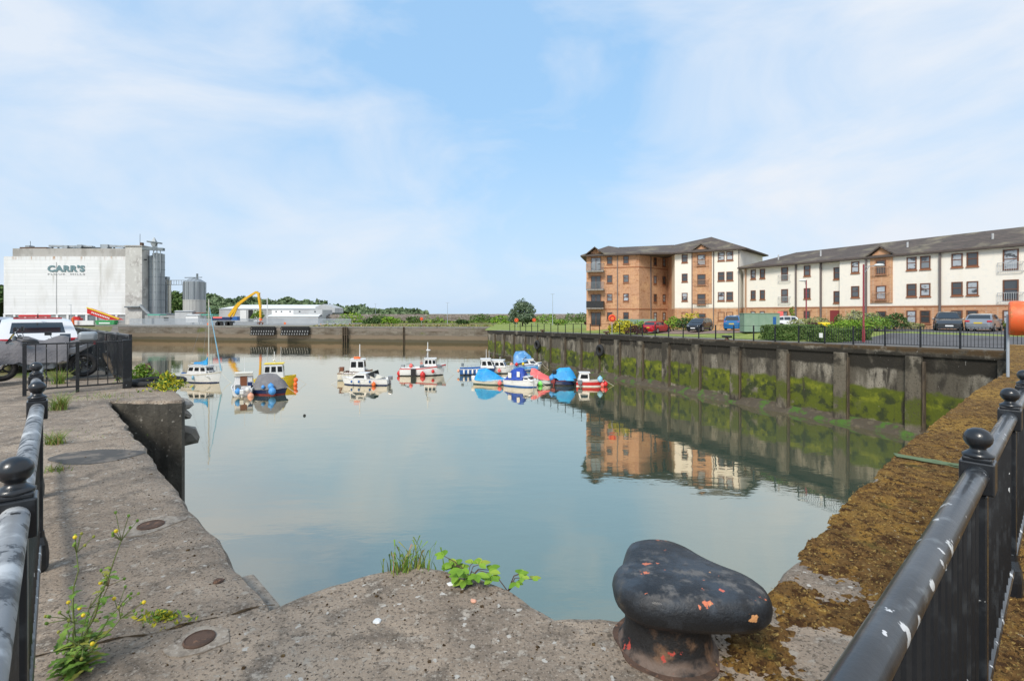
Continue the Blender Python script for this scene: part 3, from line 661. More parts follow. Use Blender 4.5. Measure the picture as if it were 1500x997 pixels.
def tree(name, label, base, h, rx_, mat, n=2500, size=.25, trunk=.25, lobes=9, seed=1, group=None, crown0=.25, cat='tree'):
    rs = random.getstate(); random.seed(seed)
    t = thing(name, label, cat, tuple(base), group=group)
    tr = MB(); tr.tube([(0,0,-.3),(.05*rx_,0,h*.3),(0,.04*rx_,h*.6),(0,0,h*.88)], [trunk,trunk*.8,trunk*.5,trunk*.12], 8)
    m = MB(); per = n//(lobes+2)
    cs = [(Vector((0,0,h*(.5+crown0/2))), rx_*.7, (1-crown0)*h*.46)]
    for i in range(lobes):
        a = i*2.4+random.random(); f = random.uniform(crown0+.1,.86); rr = rx_*.62*math.sin(math.pi*min(.95, (f-crown0)/(1.02-crown0)*.8+.25))
        c = Vector((rr*math.cos(a), rr*math.sin(a), h*f)); cs.append((c, rx_*random.uniform(.34,.5), h*random.uniform(.12,.2)))
        tr.tube([(0,0,h*f*.55), c*.6+Vector((0,0,h*f*.3)), c], [trunk*.35,trunk*.2,trunk*.06], 5)
    for c, a, b in cs:
        m.leaves(clump_pts(c, a, a, b, per if c.x or c.y else per*2, seed+c.x, low=-1), size, cen=c)
    tr.build('trunk', X['bark'], t); m.build('crown', mat, t); random.setstate(rs)
    return t
# ------------------------------------------------------------------ bollard
bt = thing('bollard', 'large black lobed iron mooring bollard standing on the quay edge', 'bollard', (.80,2.47,0))
oc = Vector((.88,2.46))
outl = [(.497,2.44),(.51,2.31),(.60,2.215),(.76,2.175),(.94,2.165),(1.085,2.175),(1.175,2.23),(1.21,2.34),(1.18,2.46),(1.11,2.57),(1.04,2.70),(.985,2.83),(.90,2.92),(.78,2.935),(.68,2.88),(.625,2.76),(.575,2.62),(.52,2.54)]
def closed_spline(pts, k=4):
    r = []; n = len(pts)
    for i in range(n):
        p0, p1, p2, p3 = [Vector(pts[(i+j-1) % n]) for j in range(4)]
        for q in range(k):
            t = q/k; r.append(.5*((2*p1)+(p2-p0)*t+(2*p0-5*p1+4*p2-p3)*t*t+(3*p1-p0-3*p2+p3)*t**3))
    return r
ol = closed_spline(outl, 3)
def hring(sc_, z, off=0):
    r = []
    for p in ol:
        d = p-oc; q = oc+d*sc_; tilt = (q.y-2.2)*-.055
        dip = -.012*math.exp(-((q.x-1.0)**2+(q.y-2.62)**2)*18)
        r.append((q.x, q.y, z+(tilt+dip if z > .3 else tilt*.4)))
    return r
m = MB()
m.ring([hring(.62,.225),hring(.80,.222),hring(.92,.232),hring(.985,.262),hring(1.0,.298),hring(.985,.334),hring(.94,.362),hring(.86,.381),hring(.72,.392),hring(.5,.397),hring(.25,.399),hring(.02,.40)])
m.build('head', X['bollard'], bt, world=True, smooth_=True)
m = MB(); nc = (.775,2.475,0)
m.lathe([(.245,-.05),(.24,.008),(.222,.025),(.215,.05),(.207,.08),(.203,.16),(.21,.24),(.23,.26)], nc, 40, caps=False); m.build('neck', X['neck'], bt, world=True, smooth_=True)
m = MB(); q = blob(nc[0], nc[1], .262, .262, n=40, j=.08, seed=4); m.prism(q, -.03, .008); m.build('footing', X['rust'], bt, world=True)
# ------------------------------------------------------------------ railings
def finial_prof(): return [(.026,0),(.046,.003),(.048,.012),(.036,.020),(.025,.029),(.024,.037),(.034,.046),(.042,.060),(.044,.072),(.041,.086),(.031,.101),(.015,.110),(.001,.112)]
def post(m, m2, p, rz, hh=1.07):
    m.obox((p.x,p.y,hh/2-.1), .055, .055, hh+.0, rz); m.obox((p.x,p.y,hh-.035), .100, .100, .12, rz); m.obox((p.x,p.y,hh+.032), .085,.085,.018, rz)
    m.lathe([(.045,-.05),(.045,.0),(.055,.02),(.058,.10),(.05,.17),(.036,.22),(.033,.26)], (p.x,p.y,0), 14)
    m2.lathe(finial_prof(), (p.x,p.y,hh+.035), 20)
def railing(name, label, posts, r=.035, gap=.105, topz=1.045, botz=.17, group=None, start=None, end=None, railmat=('rail',), hh=1.07):
    P0 = posts[0]; t = thing(name, label, 'railing', (P0[0],P0[1],0), group=group)
    P = [Vector((p[0],p[1])) for p in posts]
    allp = ([Vector(start)] if start else [])+P+([Vector(end)] if end else [])
    rz = math.atan2(*(allp[1]-allp[0]).yx)
    for p in P:
        m = MB(); m2 = MB(); post(m, m2, p, rz, hh); o = m.build('post', X['iron'], t, world=True, bevel=.006)
        f = m2.build('finial', X['iron'], o, world=True, smooth_=True)
    nb = 0
    for i, (a, b) in enumerate(zip(allp, allp[1:])):
        m = MB(); m.bar((a.x,a.y,topz), (b.x,b.y,topz), r, 24); m.build('top_rail', X[railmat[min(i, len(railmat)-1)]], t, world=True, smooth_=True, auto=True)
        m = MB(); m.bar((a.x,a.y,botz), (b.x,b.y,botz), .024, 10); m.build('bottom_rail', X['rail'], t, world=True, smooth_=True, auto=True)
        n = max(1, round((b-a).length/gap))
        for k in range(1, n):
            p = a.lerp(b, k/n); m = MB(); m.bar((p.x,p.y,botz), (p.x,p.y,topz), .0125, 7); nb += 1
            if nb < 98: m.build('baluster', X['iron'], t, world=True, smooth_=True, auto=True)
    return t
dR = Vector((.748,.664)); p1 = Vector((1.77,1.88)); posts = [tuple(p1), tuple(p1+dR*1.52), tuple(p1+dR*2.9), tuple(p1+dR*4.4), tuple(p1+dR*5.9), tuple(p1+dR*7.4), tuple(p1+dR*8.9)]
railing('railing', 'black iron railing with ball-topped posts and white-flecked round rail on the mossy right quay', posts, start=tuple(p1-dR*2.2))
dL = Vector((-.676,.737)); q1 = Vector((-1.505,1.50))
railing('railing', 'black iron railing with worn silvery top rail along the left foreground', [tuple(q1), (-3.04,3.17), (-4.25,4.42)], start=tuple(q1-dL*2.0), end=(-5.2,5.45), railmat=('rail_worn','rail_worn','rail_worn','rail'))
# plain cross fence and the long fence beyond
def plainfence(name, label, pts, h, gap, postgap=None, rr=.022, br=.009, balsmax=96, zf=lambda p: 0, pw=.06, thick=(), bal_in=True, group=None, mat='iron', railz=(.12,)):
    t = thing(name, label, 'fence', (pts[0][0],pts[0][1],zf(Vector(pts[0][:2]))), group=group)
    P = [Vector(p[:2]) for p in pts]; nb = 0; rest = MB()
    for i, p in enumerate(P):
        m = MB(); w_ = .15 if i in thick else pw; z = zf(p); rz = math.atan2(*(P[min(i+1,len(P)-1)]-P[max(0,i-1)]).yx)
        m.obox((p.x,p.y,z+h/2), w_, w_, h+.06+(.02 if w_ > .1 else 0), rz); m.build('post', X[mat], t, world=True, bevel=.004)
    for zz_, nm_ in [(h,'top_rail')]+[(z, 'bottom_rail') for z in railz]:
        m = MB()
        for a, b in zip(P, P[1:]): m.beam((a.x,a.y,zf(a)+zz_), (b.x,b.y,zf(b)+zz_), rr*2, rr*1.4)
        m.build(nm_, X[mat], t, world=True)
    if bal_in:
        for a, b in zip(P, P[1:]):
            if bal_in is not True and not bal_in(a): continue
            n = max(1, round((b-a).length/gap))
            for k in range(1, n):
                p = a.lerp(b, k/n); nb += 1; m = MB() if nb <= balsmax else rest
                m.bar((p.x,p.y,zf(p)+railz[0]), (p.x,p.y,zf(p)+h), br, 6)
                if nb <= balsmax: m.build('baluster', X[mat], t, world=True)
        if rest.v: tag(rest.build('balusters', X[mat], t, world=True), kind='stuff')
    return t
plainfence('fence', 'short black barred fence panel crossing the left quay in front of the motorbike', [(-9.75,9.9),(-9.13,10.4),(-8.52,10.95)], 1.03, .16, thick=(2,))
lf = [(-8.60,11.15)]
for i in range(1, 9): lf.append((-8.60-1.10*i, 11.15+1.02*i))
plainfence('fence', 'long black railing seen end-on beside the parked silver car', lf, 1.13, .115, zf=lambda p: .02, rr=.03, br=.014)
# right quay fence
fts = [3.2-1.5*0]; fp = []; t = -2.82
while t < 49: fp.append(tuple(W(t, .62))[:2]); t += 1.52
def zw(p): v = p-CW; return interp(WT, v.dot(U)/CAM_SCALE)+.03
plainfence('fence', 'long thin black post-and-rail fence along the top of the right dock wall', fp, 1.25, .16, zf=zw, rr=.019, br=.013, pw=.085, bal_in=lambda a: (a-CW).dot(U) < 11.5)
# life buoy stand at the right edge
b0 = G(1476.5, 553); t = thing('life_buoy', 'orange life buoy housing seen edge-on atop a grey pole at the right edge', 'life buoy', tuple(b0), group='life buoys round the dock')
m = MB(); m.bar((0,0,-.05), (0,0,1.62), .032, 12); m.build('pole', X['galv'], t, smooth_=True, auto=True)
m = MB(); m.box(-.12,.12,-.12,.12,0,.015); m.build('base_plate', X['galv'], t)
m = MB(); ax = Vector((.72,-.69,0)).normalized(); cc = ax*.18+Vector((0,0,1.53)); side = Vector((.69,.72,0)).normalized(); rg = []
for off, rad in ((-.165,.33),(-.17,.40),(-.14,.435),(-.02,.445),(.12,.43),(.165,.41),(.17,.33)):
    rg.append([cc+ax*off+side*math.cos(a)*rad+Vector((0,0,1))*math.sin(a)*rad for a in [2*math.pi*k/40 for k in range(40)]])
m.ring(rg); m.build('housing', X['buoy_orange'], t, smooth_=True, auto=True)
m = MB(); rg = []
for i in range(33):
    a = 2*math.pi*i/32; c_ = cc+ax*.26+side*math.cos(a)*.31+Vector((0,0,1))*math.sin(a)*.31; e = side*math.cos(a)+Vector((0,0,1))*math.sin(a)
    rg.append([c_+(e*math.cos(b)+ax*math.sin(b))*.07 for b in [2*math.pi*k/10 for k in range(10)]])
m.ring(rg, caps=False); m.build('ring', X['orange'], t, smooth_=True)
# small black bench at the far right corner
p = W(-2.0, 2.2, -.36); t = thing('bench', 'low black bench behind the fence corner at the right edge', 'bench', tuple(p), rz=R(-20))
m = MB(); m.box(-.75,.75,-.22,.22,.36,.44); m.build('seat', X['black'], t, bevel=.01)
for sx in (-.6,.6): m = MB(); m.box(sx-.05,sx+.05,-.2,.2,0,.36); m.build('leg', X['black'], t)
# rope net lying over the mossy quay
p = G(1385,683); t_ = MB(); nr = Vector((.70,-.71)); 
for k in range(16):
    s0 = random.uniform(-.05,.05); pts = []
    for i in range(24):
        u = i/23*1.15-.42; pts.append((p.x+nr.x*u+.03*noise.noise(Vector((u*5,k,0)))+s0*.5, p.y+nr.y*u+.09*noise.noise(Vector((u*4,k*1.7,3)))+s0, .035+.012*noise.noise(Vector((u*8,k,8)))))
    t_.tube(pts, .007, 5)
tag(t_.build('rope', M('rope', (.12,.17,.10,1), .95)), 'frayed grey green rope lying across the orange moss', 'rope')

# ------------------------------------------------------------------ foreground plants
def leafshape(m, base, d, n_, L_, wd, bend=.25, lob=False):
    d = d.normalized(); s_ = d.cross(n_).normalized(); k = 7; l = []; r_ = []
    for i in range(k+1):
        f = i/k; ww = wd*math.sin(math.pi*min(1, f*.92+.06))**.8*(1 if not lob else (.55 if i % 2 else 1.15)); c = base+d*L_*f+n_*(-bend*L_*f*f); l.append(c+s_*ww+n_*ww*.25); r_.append(c-s_*ww+n_*ww*.25)
    mid = [base+d*L_*i/k+n_*(-bend*L_*(i/k)**2) for i in range(k+1)]
    m.add(l+mid+r_, [(i,i+1,k+1+i+1,k+1+i) for i in range(k)]+[(k+1+i,k+2+i,2*k+3+i,2*k+2+i) for i in range(k)])
def ragwort(base, hts, spread, nl, label, name='ragwort', flowers=True, seed=3, ls=.1, cat='weed'):
    random.seed(seed); t = thing(name, label, cat, tuple(base)); st = MB(); lf_ = MB(); fpos = []
    for k, (h_, ax_, ay_) in enumerate(hts):
        pts = [Vector((ax_*f**1.2+random.gauss(0,.008), ay_*f**1.2+random.gauss(0,.008), h_*f)) for f in [i/8 for i in range(9)]]
        st.tube(pts, [.006-.0045*i/8 for i in range(9)], 5)
        for i in range(nl):
            f = random.random()**1.5*.8; q = pts[int(f*8)].lerp(pts[min(8,int(f*8)+1)], f*8%1); a = random.random()*6.28
            d = Vector((math.cos(a), math.sin(a), random.uniform(.1,.8))); leafshape(lf_, q, d, Vector((0,0,1)), ls*(1.15-f)*random.uniform(.7,1.3), ls*.17, .35, True)
        if flowers:
            for j in range(7):
                a = random.random()*6.28; tip = pts[-1]+Vector((math.cos(a)*.05, math.sin(a)*.05, random.uniform(-.05,.05))); st.tube([pts[-2], tip], [.002,.0015], 4)
                
                if j < 1: fpos.append(tip)
                else: lf_.ball(tip, .0065, 5, 1.2)
    for i in range(int(nl*1.6)):
        a = random.random()*6.28; q = Vector((random.gauss(0,spread*.4), random.gauss(0,spread*.4), random.uniform(.0,.14))); leafshape(lf_, q, Vector((math.cos(a), math.sin(a), random.uniform(.0,.9))), Vector((0,0,1)), ls*random.uniform(.8,1.5), ls*.2, .3, True)
    st.build('stem', X['stem'], t); lf_.build('leaves', X['leaf_weed'], t)
    for q_ in fpos: fm = MB(); fm.ball(q_, .009, 5, 1.0); fm.build('flower', X['petal'], t)
g = G(108, 985)
ragwort(g, [(.66,.20,.08),(.60,-.03,.06),(.40,.1,.1),(.26,.22,.03),(.24,-.10,.05),(.20,.12,-.1),(.30,.06,-.06),(.26,-.03,.12),(.28,.16,.1)], .15, 15, 'tall straggly weed with small yellow flowers growing by the left railing', ls=.085)
def grasstuft(base, n, h, spread, label, mat='leaf_weed', mat2='straw', seeds=True, seed=5, lean=.25, name='grass_tuft', group=None, ex=1.0):
    random.seed(seed); t = thing(name, label, 'grass', tuple(base), group=group); a_ = MB(); b_ = MB()
    for i in range(n):
        x, y = random.gauss(0, spread*ex), random.gauss(0, spread*.5); hh = h*random.uniform(.35,1); lx, ly = random.gauss(0,lean)*hh, random.gauss(0,lean)*hh
        m = a_ if random.random() < .65 else b_; wd = .0035*random.uniform(.7,1.5)*(1+h); sx = Vector((random.gauss(0,1), random.gauss(0,1), 0)).normalized()*wd
        pts = [Vector((x+lx*f*f, y+ly*f*f, -.02+hh*f)) for f in (0,.33,.66,1)]
        m.add([p-sx*(1-f) for p, f in zip(pts, (0,.2,.5,.95))]+[p+sx*(1-f) for p, f in zip(pts, (0,.2,.5,.95))], [(i_,i_+1,i_+5,i_+4) for i_ in range(3)])
        if seeds and hh > h*.66: m.v[-5] = tuple(pts[-1]+sx*1.2); m.v[-1] = tuple(pts[-1]-sx*1.2)
    a_.build('blades', X[mat], t); b_.build('dry_blades', X[mat2], t); return t
g = G(612, 829); grasstuft((g.x-.03,g.y,-.03), 75, .22, .07, 'wispy grass tuft growing on the tip of the foreground platform', ex=1.0)
g = G(588, 836); grasstuft((g.x,g.y,-.02), 70, .17, .05, 'low pale grass just left of the platform tip', seed=9)
def bramble(base, n, label, seed, sc_=1):
    random.seed(seed); t = thing('bramble', label, 'plant', tuple(base)); st = MB(); lf_ = MB()
    for k in range(n):
        a = random.uniform(-2.6, .6)+(0 if k % 2 else 2.4); l = random.uniform(.05,.17)*sc_; e = Vector((math.cos(a)*l*1.4, math.sin(a)*l*.7, random.uniform(.03,.13)*sc_)); st.tube([(0,0,-.02), e*.5+Vector((0,0,.03)), e], [.0035,.003,.002], 5)
        for j in (-1,0,1):
            b = a+j*1.15; leafshape(lf_, e, Vector((math.cos(b), math.sin(b), random.uniform(-.1,.35))), Vector((0,-.35,1)).normalized(), random.uniform(.05,.085)*sc_, .021*sc_, .2)
    st.build('stem', X['rust'], t); lf_.build('leaves', X['leaf_bright'], t)
g = G(684,848); bramble((g.x,g.y+.02,0), 15, 'bright green bramble sprig with oval leaves on the platform rim', 4)
g = G(744,861); bramble((g.x,g.y,0), 6, 'small bramble seedling to the right of the larger bramble', 8, .75)
def weedmat(name, base, rx_, ry_, h, n, mats, label, size=.03, seed=2, st=True, zb=0):
    random.seed(seed); t = thing(name, label, 'weed', tuple(base)); 
    for i, mt in enumerate(mats):
        m = MB(); pts = []
        for k in range(n//len(mats)):
            a = random.random()*6.28; r_ = abs(random.gauss(0,.5)); x, y = rx_*r_*math.cos(a), ry_*r_*math.sin(a); pts.append(Vector((x,y,random.random()**1.4*h*max(.15, 1-r_*.7))))
        m.leaves(pts, size, up=.6, asp=.35); m.build('leaves' if i == 0 else 'foliage', X[mt], t)
    return t
g = G(236,906); weedmat('stonecrop', (g.x,g.y,0), .16, .06, .05, 260, ('leaf_weed','leaf_yellow'), 'low yellow-green mat weed in the seam between the concrete slabs', .016)
g = G(208,558); weedmat('weed', (g.x,g.y,0), .5, .35, .45, 700, ('leaf_weed','leaf_bright'), 'bright green weeds at the foot of the fence corner post', .055)
g = G(246,570); weedmat('weed', (g.x,g.y,0), .35, .45, .4, 600, ('leaf_yellow','leaf_weed'), 'yellow flowering weeds on the far corner of the left quay', .05, seed=11)
g = G(257,596, -.35); weedmat('weed', (g.x,g.y-.1,-.85), .22, .15, .22, 160, ('leaf_bright',), 'small green plant growing among the boulders below the corner', .045, seed=12)
for i, (px, py, n, hh) in enumerate(((86,600,240,.34),(80,650,150,.22),(80,690,80,.12),(86,562,220,.42),(150,582,160,.12),(125,640,50,.05))):
    g = G(px, py); grasstuft((g.x,g.y,0), n, hh, .075 if i < 4 else .4, ['tall green weeds at the railing end post','green weeds rooted under the left railing, second clump from the fence','short weeds under the left railing beside the dark tar patch','green weeds in front of the cross fence panel','thin grass along the foot of the cross fence','sparse grass blades near the left railing'][i], seeds=False, seed=20+i, lean=.55, ex=.8)
# tyre rim ring and boulders on the far corner
g = G(232,562); t = thing('tyre', 'old tyre lying flat among weeds on the far corner of the left quay', 'tyre', (g.x,g.y,.0))
m = MB(); m.torus((0,0,.06), .5, .065, 'z', 30, 10); m.build('tread', X['rubber'], t, smooth_=True)
for i, (px, py, s_, z) in enumerate(((256,592,.3,-.25),(270,590,.34,-.3),(268,604,.33,-.55),(273,640,.5,-1.1))):
    p = AT(px, 9.9, ZP(py, 9.9)); m = MB(); m.ball((0,0,0), s_*.55, 5, .5); m.v = [tuple(Vector(v_)*(1+.6*noise.noise(Vector(v_)*5+Vector((i*7,0,0))))) for v_ in m.v]
    o = m.build('boulder', X['kerb'], smooth_=False); o.location = p; o.rotation_euler = (.3*i,.2,i)
    tag(o, ['rounded pale boulder, leftmost of those wedged below the quay corner','pale flat boulder, uppermost at the water edge of the quay corner','dark-shadowed boulder in the middle of the heap below the quay corner','large grey boulder lowest in the heap below the quay corner'][i], 'boulder', 'boulders below the quay corner')
# little stones and shells on the foreground concrete
random.seed(31)
stl = ['small white shell lying on the middle of the platform','pale orange stone chip near the platform rim','tiny white pebble near the round rusty cap','reddish stone chip on the left quay edge']
for i, (px, py, s_, mt) in enumerate(((553,911,.022,'white'),(694,881,.02,'peach'),(660,856,.022,'white'),(320,852,.03,'rust'))):
    g = G(px, py); m = MB(); m.ball((0,0,.006), s_, 6, .4); m.v = [tuple(Vector(v_)*(1+.4*noise.noise(Vector(v_)*60+Vector((i*7,0,0))))) for v_ in m.v]
    o = m.build('pebble', X[mt]); o.location = g; tag(o, stl[i], 'pebble', 'pebbles on the foreground platform')

# ------------------------------------------------------------------ housing
class Facade:
    def __init__(s, p0, p1):
        s.p0 = Vector(p0[:2]); s.p1 = Vector(p1[:2]); s.d = (s.p1-s.p0).normalized(); s.n = Vector((s.d.y, -s.d.x)); s.L = (s.p1-s.p0).length
        if s.n.dot(-s.p0) < 0: s.n = -s.n
    def u(s, px):
        k = (px-CX)/F; return (k*s.p0.y-s.p0.x)/(s.d.x-k*s.d.y)
    def pt(s, u, z, d=0): q = s.p0+s.d*u+s.n*d; return Vector((q.x,q.y,z))
    def box(s, m, u0, u1, z0, z1, d0, d1):
        vs = [s.pt(u, z, d) for z in (z0, z1) for u, d in ((u0,d0),(u1,d0),(u1,d1),(u0,d1))]
        return m.add(vs, [(0,3,2,1),(4,5,6,7),(0,1,5,4),(1,2,6,5),(2,3,7,6),(3,0,4,7)])
WN = 0
def window(f, par, u, zt, w_=1.0, h_=1.2, french=False, sill=True, off=0.0, split=True):
    global WN; WN += 1
    m = MB(); fw_ = .09; zb = zt-h_
    f.box(m, u-w_/2, u-w_/2+fw_, zb, zt, -.05+off, .07+off); f.box(m, u+w_/2-fw_, u+w_/2, zb, zt, -.05+off, .07+off)
    f.box(m, u-w_/2+fw_, u+w_/2-fw_, zt-fw_, zt, -.05+off, .068+off); f.box(m, u-w_/2+fw_, u+w_/2-fw_, zb, zb+.13, -.05+off, .068+off)
    if split: f.box(m, u-w_/2+fw_, u+w_/2-fw_, zb+h_*.52, zb+h_*.52+.07, -.05+off, .045+off)
    if french: f.box(m, u-.04, u+.04, zb+.13, zt-fw_, -.05+off, .05+off)
    o = m.build('window', X['winframe'], par, world=True)
    m = MB(); f.box(m, u-w_/2+fw_, u+w_/2-fw_, zb+.1, zt-.05, -.04+off, .012+off); m.build('pane', X['glass'], o, world=True)
    if sill: m = MB(); f.box(m, u-w_/2-.06, u+w_/2+.06, zb-.11, zb, -.02+off, .10+off); m.build('sill', X['sill'], o, world=True)
    return o
def juliet(f, par, u, zb, w_=1.6, h_=1.0, off=0, mat='steel', d=.28, bw=.012):
    m = MB()
    for zz_ in (zb, zb+h_): 
        f.box(m, u-w_/2, u+w_/2, zz_-.02, zz_+.02, off+d-.03, off+d); 
        for s_ in (-1,1): f.box(m, u+s_*w_/2-.02, u+s_*w_/2+.02, zz_-.02, zz_+.02, off, off+d-.03)
    n = int(w_/.14)
    for i in range(n+1): x = u-w_/2+w_*i/n; f.box(m, x-bw, x+bw, zb+.02, zb+h_-.02, off+d-.022, off+d-.008)
    return m.build('balcony_railing', X[mat], par, world=True)
def downpipe(f, par, px, z0, z1, mat='pipe', w_=.12, off=0):
    u = f.u(px); m = MB(); f.box(m, u-w_/2, u+w_/2, z0, z1, off, off+w_); m.build('downpipe', X[mat], par, world=True)
def seg_wall(par, f, z0, z1, mat, name='wall', thick=.4, u0=0, u1=None, off=0):
    m = MB(); f.box(m, u0, f.L if u1 is None else u1, z0, z1, off-thick, off); return m.build(name, X[mat], par, world=True)
def hip(par, eave, z, ridge, faces, name='roof', th=.22):
    e = [Vector((p[0],p[1],z)) for p in eave]; n = len(e); vs = e+[Vector(r) for r in ridge]+[p-Vector((0,0,th)) for p in e]; k = len(ridge)
    m = MB(); m.add(vs, faces+[(i,(i+1)%n,n+k+(i+1)%n,n+k+i) for i in range(n)]+[tuple(n+k+i for i in range(n))[::-1]])
    o = m.build(name, X['roof'], par, world=True)
    m = MB()
    for i in range(n):
        a, b = e[i], e[(i+1)%n]; m.beam(a-Vector((0,0,th*.6)), b-Vector((0,0,th*.6)), .16, .16)
    m.build('gutter', X['roof_edge'], o, world=True); return o
def gable(par, f, u, w_, z, h_, depth=1.6, out_=.35, off=0):
    m = MB(); a = [f.pt(u-w_/2,z,out_+off), f.pt(u+w_/2,z,out_+off), f.pt(u,z+h_,out_+off)]; b = [f.pt(u-w_/2,z,-depth), f.pt(u+w_/2,z,-depth), f.pt(u,z+h_,-depth)]
    up = Vector((0,0,.16)); 
    for i, j in ((0,2),(1,2)):
        m.add([a[i],a[j],b[j],b[i],a[i]+up,a[j]+up,b[j]+up,b[i]+up], [(0,1,2,3),(4,5,6,7),(0,1,5,4),(1,2,6,5),(2,3,7,6),(3,0,4,7)])
    m.build('gable_roof', X['roof'], par, world=True)
    m = MB(); m.add([f.pt(u-w_/2+.1,z-.1,.03+off), f.pt(u+w_/2-.1,z-.1,.03+off), f.pt(u,z+h_-.05,.03+off), f.pt(u-w_/2+.1,z-.1,-.4), f.pt(u+w_/2-.1,z-.1,-.4), f.pt(u,z+h_-.05,-.4)], [(0,1,2),(3,5,4),(0,3,4,1),(1,4,5,2),(2,5,3,0)]); m.build('gable_wall', X['brick'], par, world=True)
a0 = AT(859,73.5); a1 = AT(936,71.0); a2 = AT(979,75.5); a3 = AT(988.5,70.5); a4 = AT(1084,65.5); a5 = AT(1117,72.5)
A = thing('apartment_building', 'four-storey block with orange brick wing and cream walls behind the red car', 'building', (22,72,0))
z0, ze, zb = -1.3, 10.15, 2.3
core = [a0+Vector((.2,.3,0)), a1+Vector((0,.3,0)), a2+Vector((-.2,.3,0)), a3+Vector((.2,.3,0)), a4+Vector((-.1,.3,0)), a5+Vector((-.4,0,0)), Vector((32,86,0)), Vector((15,88,0))]
m = MB(); m.prism([(p.x,p.y) for p in core], z0, ze-.05); m.build('wall', X['brick'], A, world=True)
fa = Facade(a0, a1); fb = Facade(a1, a2); fc = Facade(a2, a3); fd = Facade(a3, a4); fe = Facade(a4, a5)
fb.n = Vector((fb.d.y,-fb.d.x)); fc.n = Vector((-.95,-.3)).normalized(); fe.n = Vector((.8,-.6)).normalized() if True else fe.n
fe.n = Vector((fe.d.y,-fe.d.x))
fc.n = Vector((-1,0)) 
seg_wall(A, fa, z0, ze, 'brick'); seg_wall(A, fb, z0, ze, 'brick'); 
m = MB(); fc.box(m, 0, fc.L, zb, ze, -.5, 0); m.build('wall', X['harl_dark'], A, world=True)
m = MB(); fc.box(m, 0, fc.L, z0, zb, -.5, .01); m.build('wall', X['brick'], A, world=True)
seg_wall(A, fd, zb, ze, 'harl'); seg_wall(A, fe, zb, ze, 'harl'); seg_wall(A, fd, z0, zb, 'brick', off=.05); seg_wall(A, fe, z0, zb, 'brick', off=.05)
m = MB(); fa.box(m, 0, fa.L, 2.2, 2.36, 0, .04); fb.box(m, 0, fb.L, 2.2, 2.36, 0, .04); fa.box(m, 2.2, fa.L, 8.25, 8.4, 0, .04); fb.box(m, 0, fb.L, 8.25, 8.4, 0, .04); m.build('band', X['sill'], A, world=True)
for k in range(4):
    zt = 9.95-2.7*k
    for px in (893, 917): window(fa, A, fa.u(px), zt, .8, 1.15)
    for px in (959.5, 972.5): window(fb, A, fb.u(px), zt, .75, 1.25)
    window(fd, A, fd.u(1003), zt-.0, .8, 1.15)
    for px in (1056.5, 1069): window(fd, A, fd.u(px), zt, .85, 1.2)
    u = fa.u(873); o = window(fa, A, u, zt-.05, 1.5, 2.0, french=True, sill=False, split=False)
    if k < 3:
        m = MB(); fa.box(m, u-1.25, u+1.25, zt-2.25, zt-2.08, 0, 1.1); o = m.build('balcony', X['kerb'], A, world=True)
        if k == 2: m = MB(); fa.box(m, u-1.25, u+1.25, zt-2.05, zt-1.1, 1.02, 1.07); fa.box(m, u-1.25, u-1.2, zt-2.05, zt-1.1, .05, 1.02); fa.box(m, u+1.2, u+1.25, zt-2.05, zt-1.1, .05, 1.02); m.build('parapet', X['black'], o, world=True)
        else: q = juliet(fa, o, u, zt-2.05, 2.5, 1.0, d=1.07, mat='steel_dark', bw=.03)
u = fd.u(1027.8)
m = MB(); fd.box(m, u-1.35, u+1.35, 3.0, ze+.1, 0, .10); m.build('brick_bay', X['brick'], A, world=True)
for k in range(4):
    zt = 9.75-2.7*k; window(fd, A, u, zt, 1.1, 1.5 if k < 3 else 1.2, off=.11 if k < 3 else .05)
    if k < 3: juliet(fd, A, u, zt-1.55, 1.9, .75, off=.11, mat='pipe_pale', d=.2)
for px, f in ((904.5,fa),(953,fb),(1014,fd),(1045.5,fd),(1082.5,fd)): downpipe(f, A, px, -.3, ze-.1)
def off2(p, d): return (p[0]+d[0], p[1]+d[1])
hip(A, [off2(a0,(-.9,-.5)), off2(a1,(0,-.75)), off2(a2,(.2,-.6)), (22.5,88), (14.2,89)], ze+.1, [(15.5,79.5,12.5),(17.5,84,12.4)],
    [(0,1,5),(1,2,5),(2,3,6,5),(3,4,6),(4,0,5,6)])
hip(A, [off2(a2,(-.1,.3)), off2(a3,(-.4,-.75)), off2(a4,(.35,-.9)), off2(a5,(.9,.2)), (33,87.5), (24,88)], ze+.12, [(23.0,80,12.0),(29.2,72.5,12.85)],
    [(0,1,6),(1,2,7,6),(2,3,7),(3,4,7),(4,5,6,7),(5,0,6)])
hip(A, [(18.3,70.35), (23.3,69.75), (26.5,85), (16.8,85)], ze+.11, [(17.3,80,12.35),(25.5,78,12.45)], [(0,1,5,4),(1,2,5),(2,3,4,5),(3,0,4)])
gable(A, fa, fa.u(872.5), 3.0, ze-.05, 1.15, out_=.9); gable(A, fd, u, 3.0, ze+.0, 1.0, off=.1)
for px, z in ((985, 11.3),(1043,11.9)): p = AT(px, 75, z); m = MB(); m.bar(p, p+Vector((0,0,.7)), .09, 8); m.build('vent', X['pipe'], A, world=True)
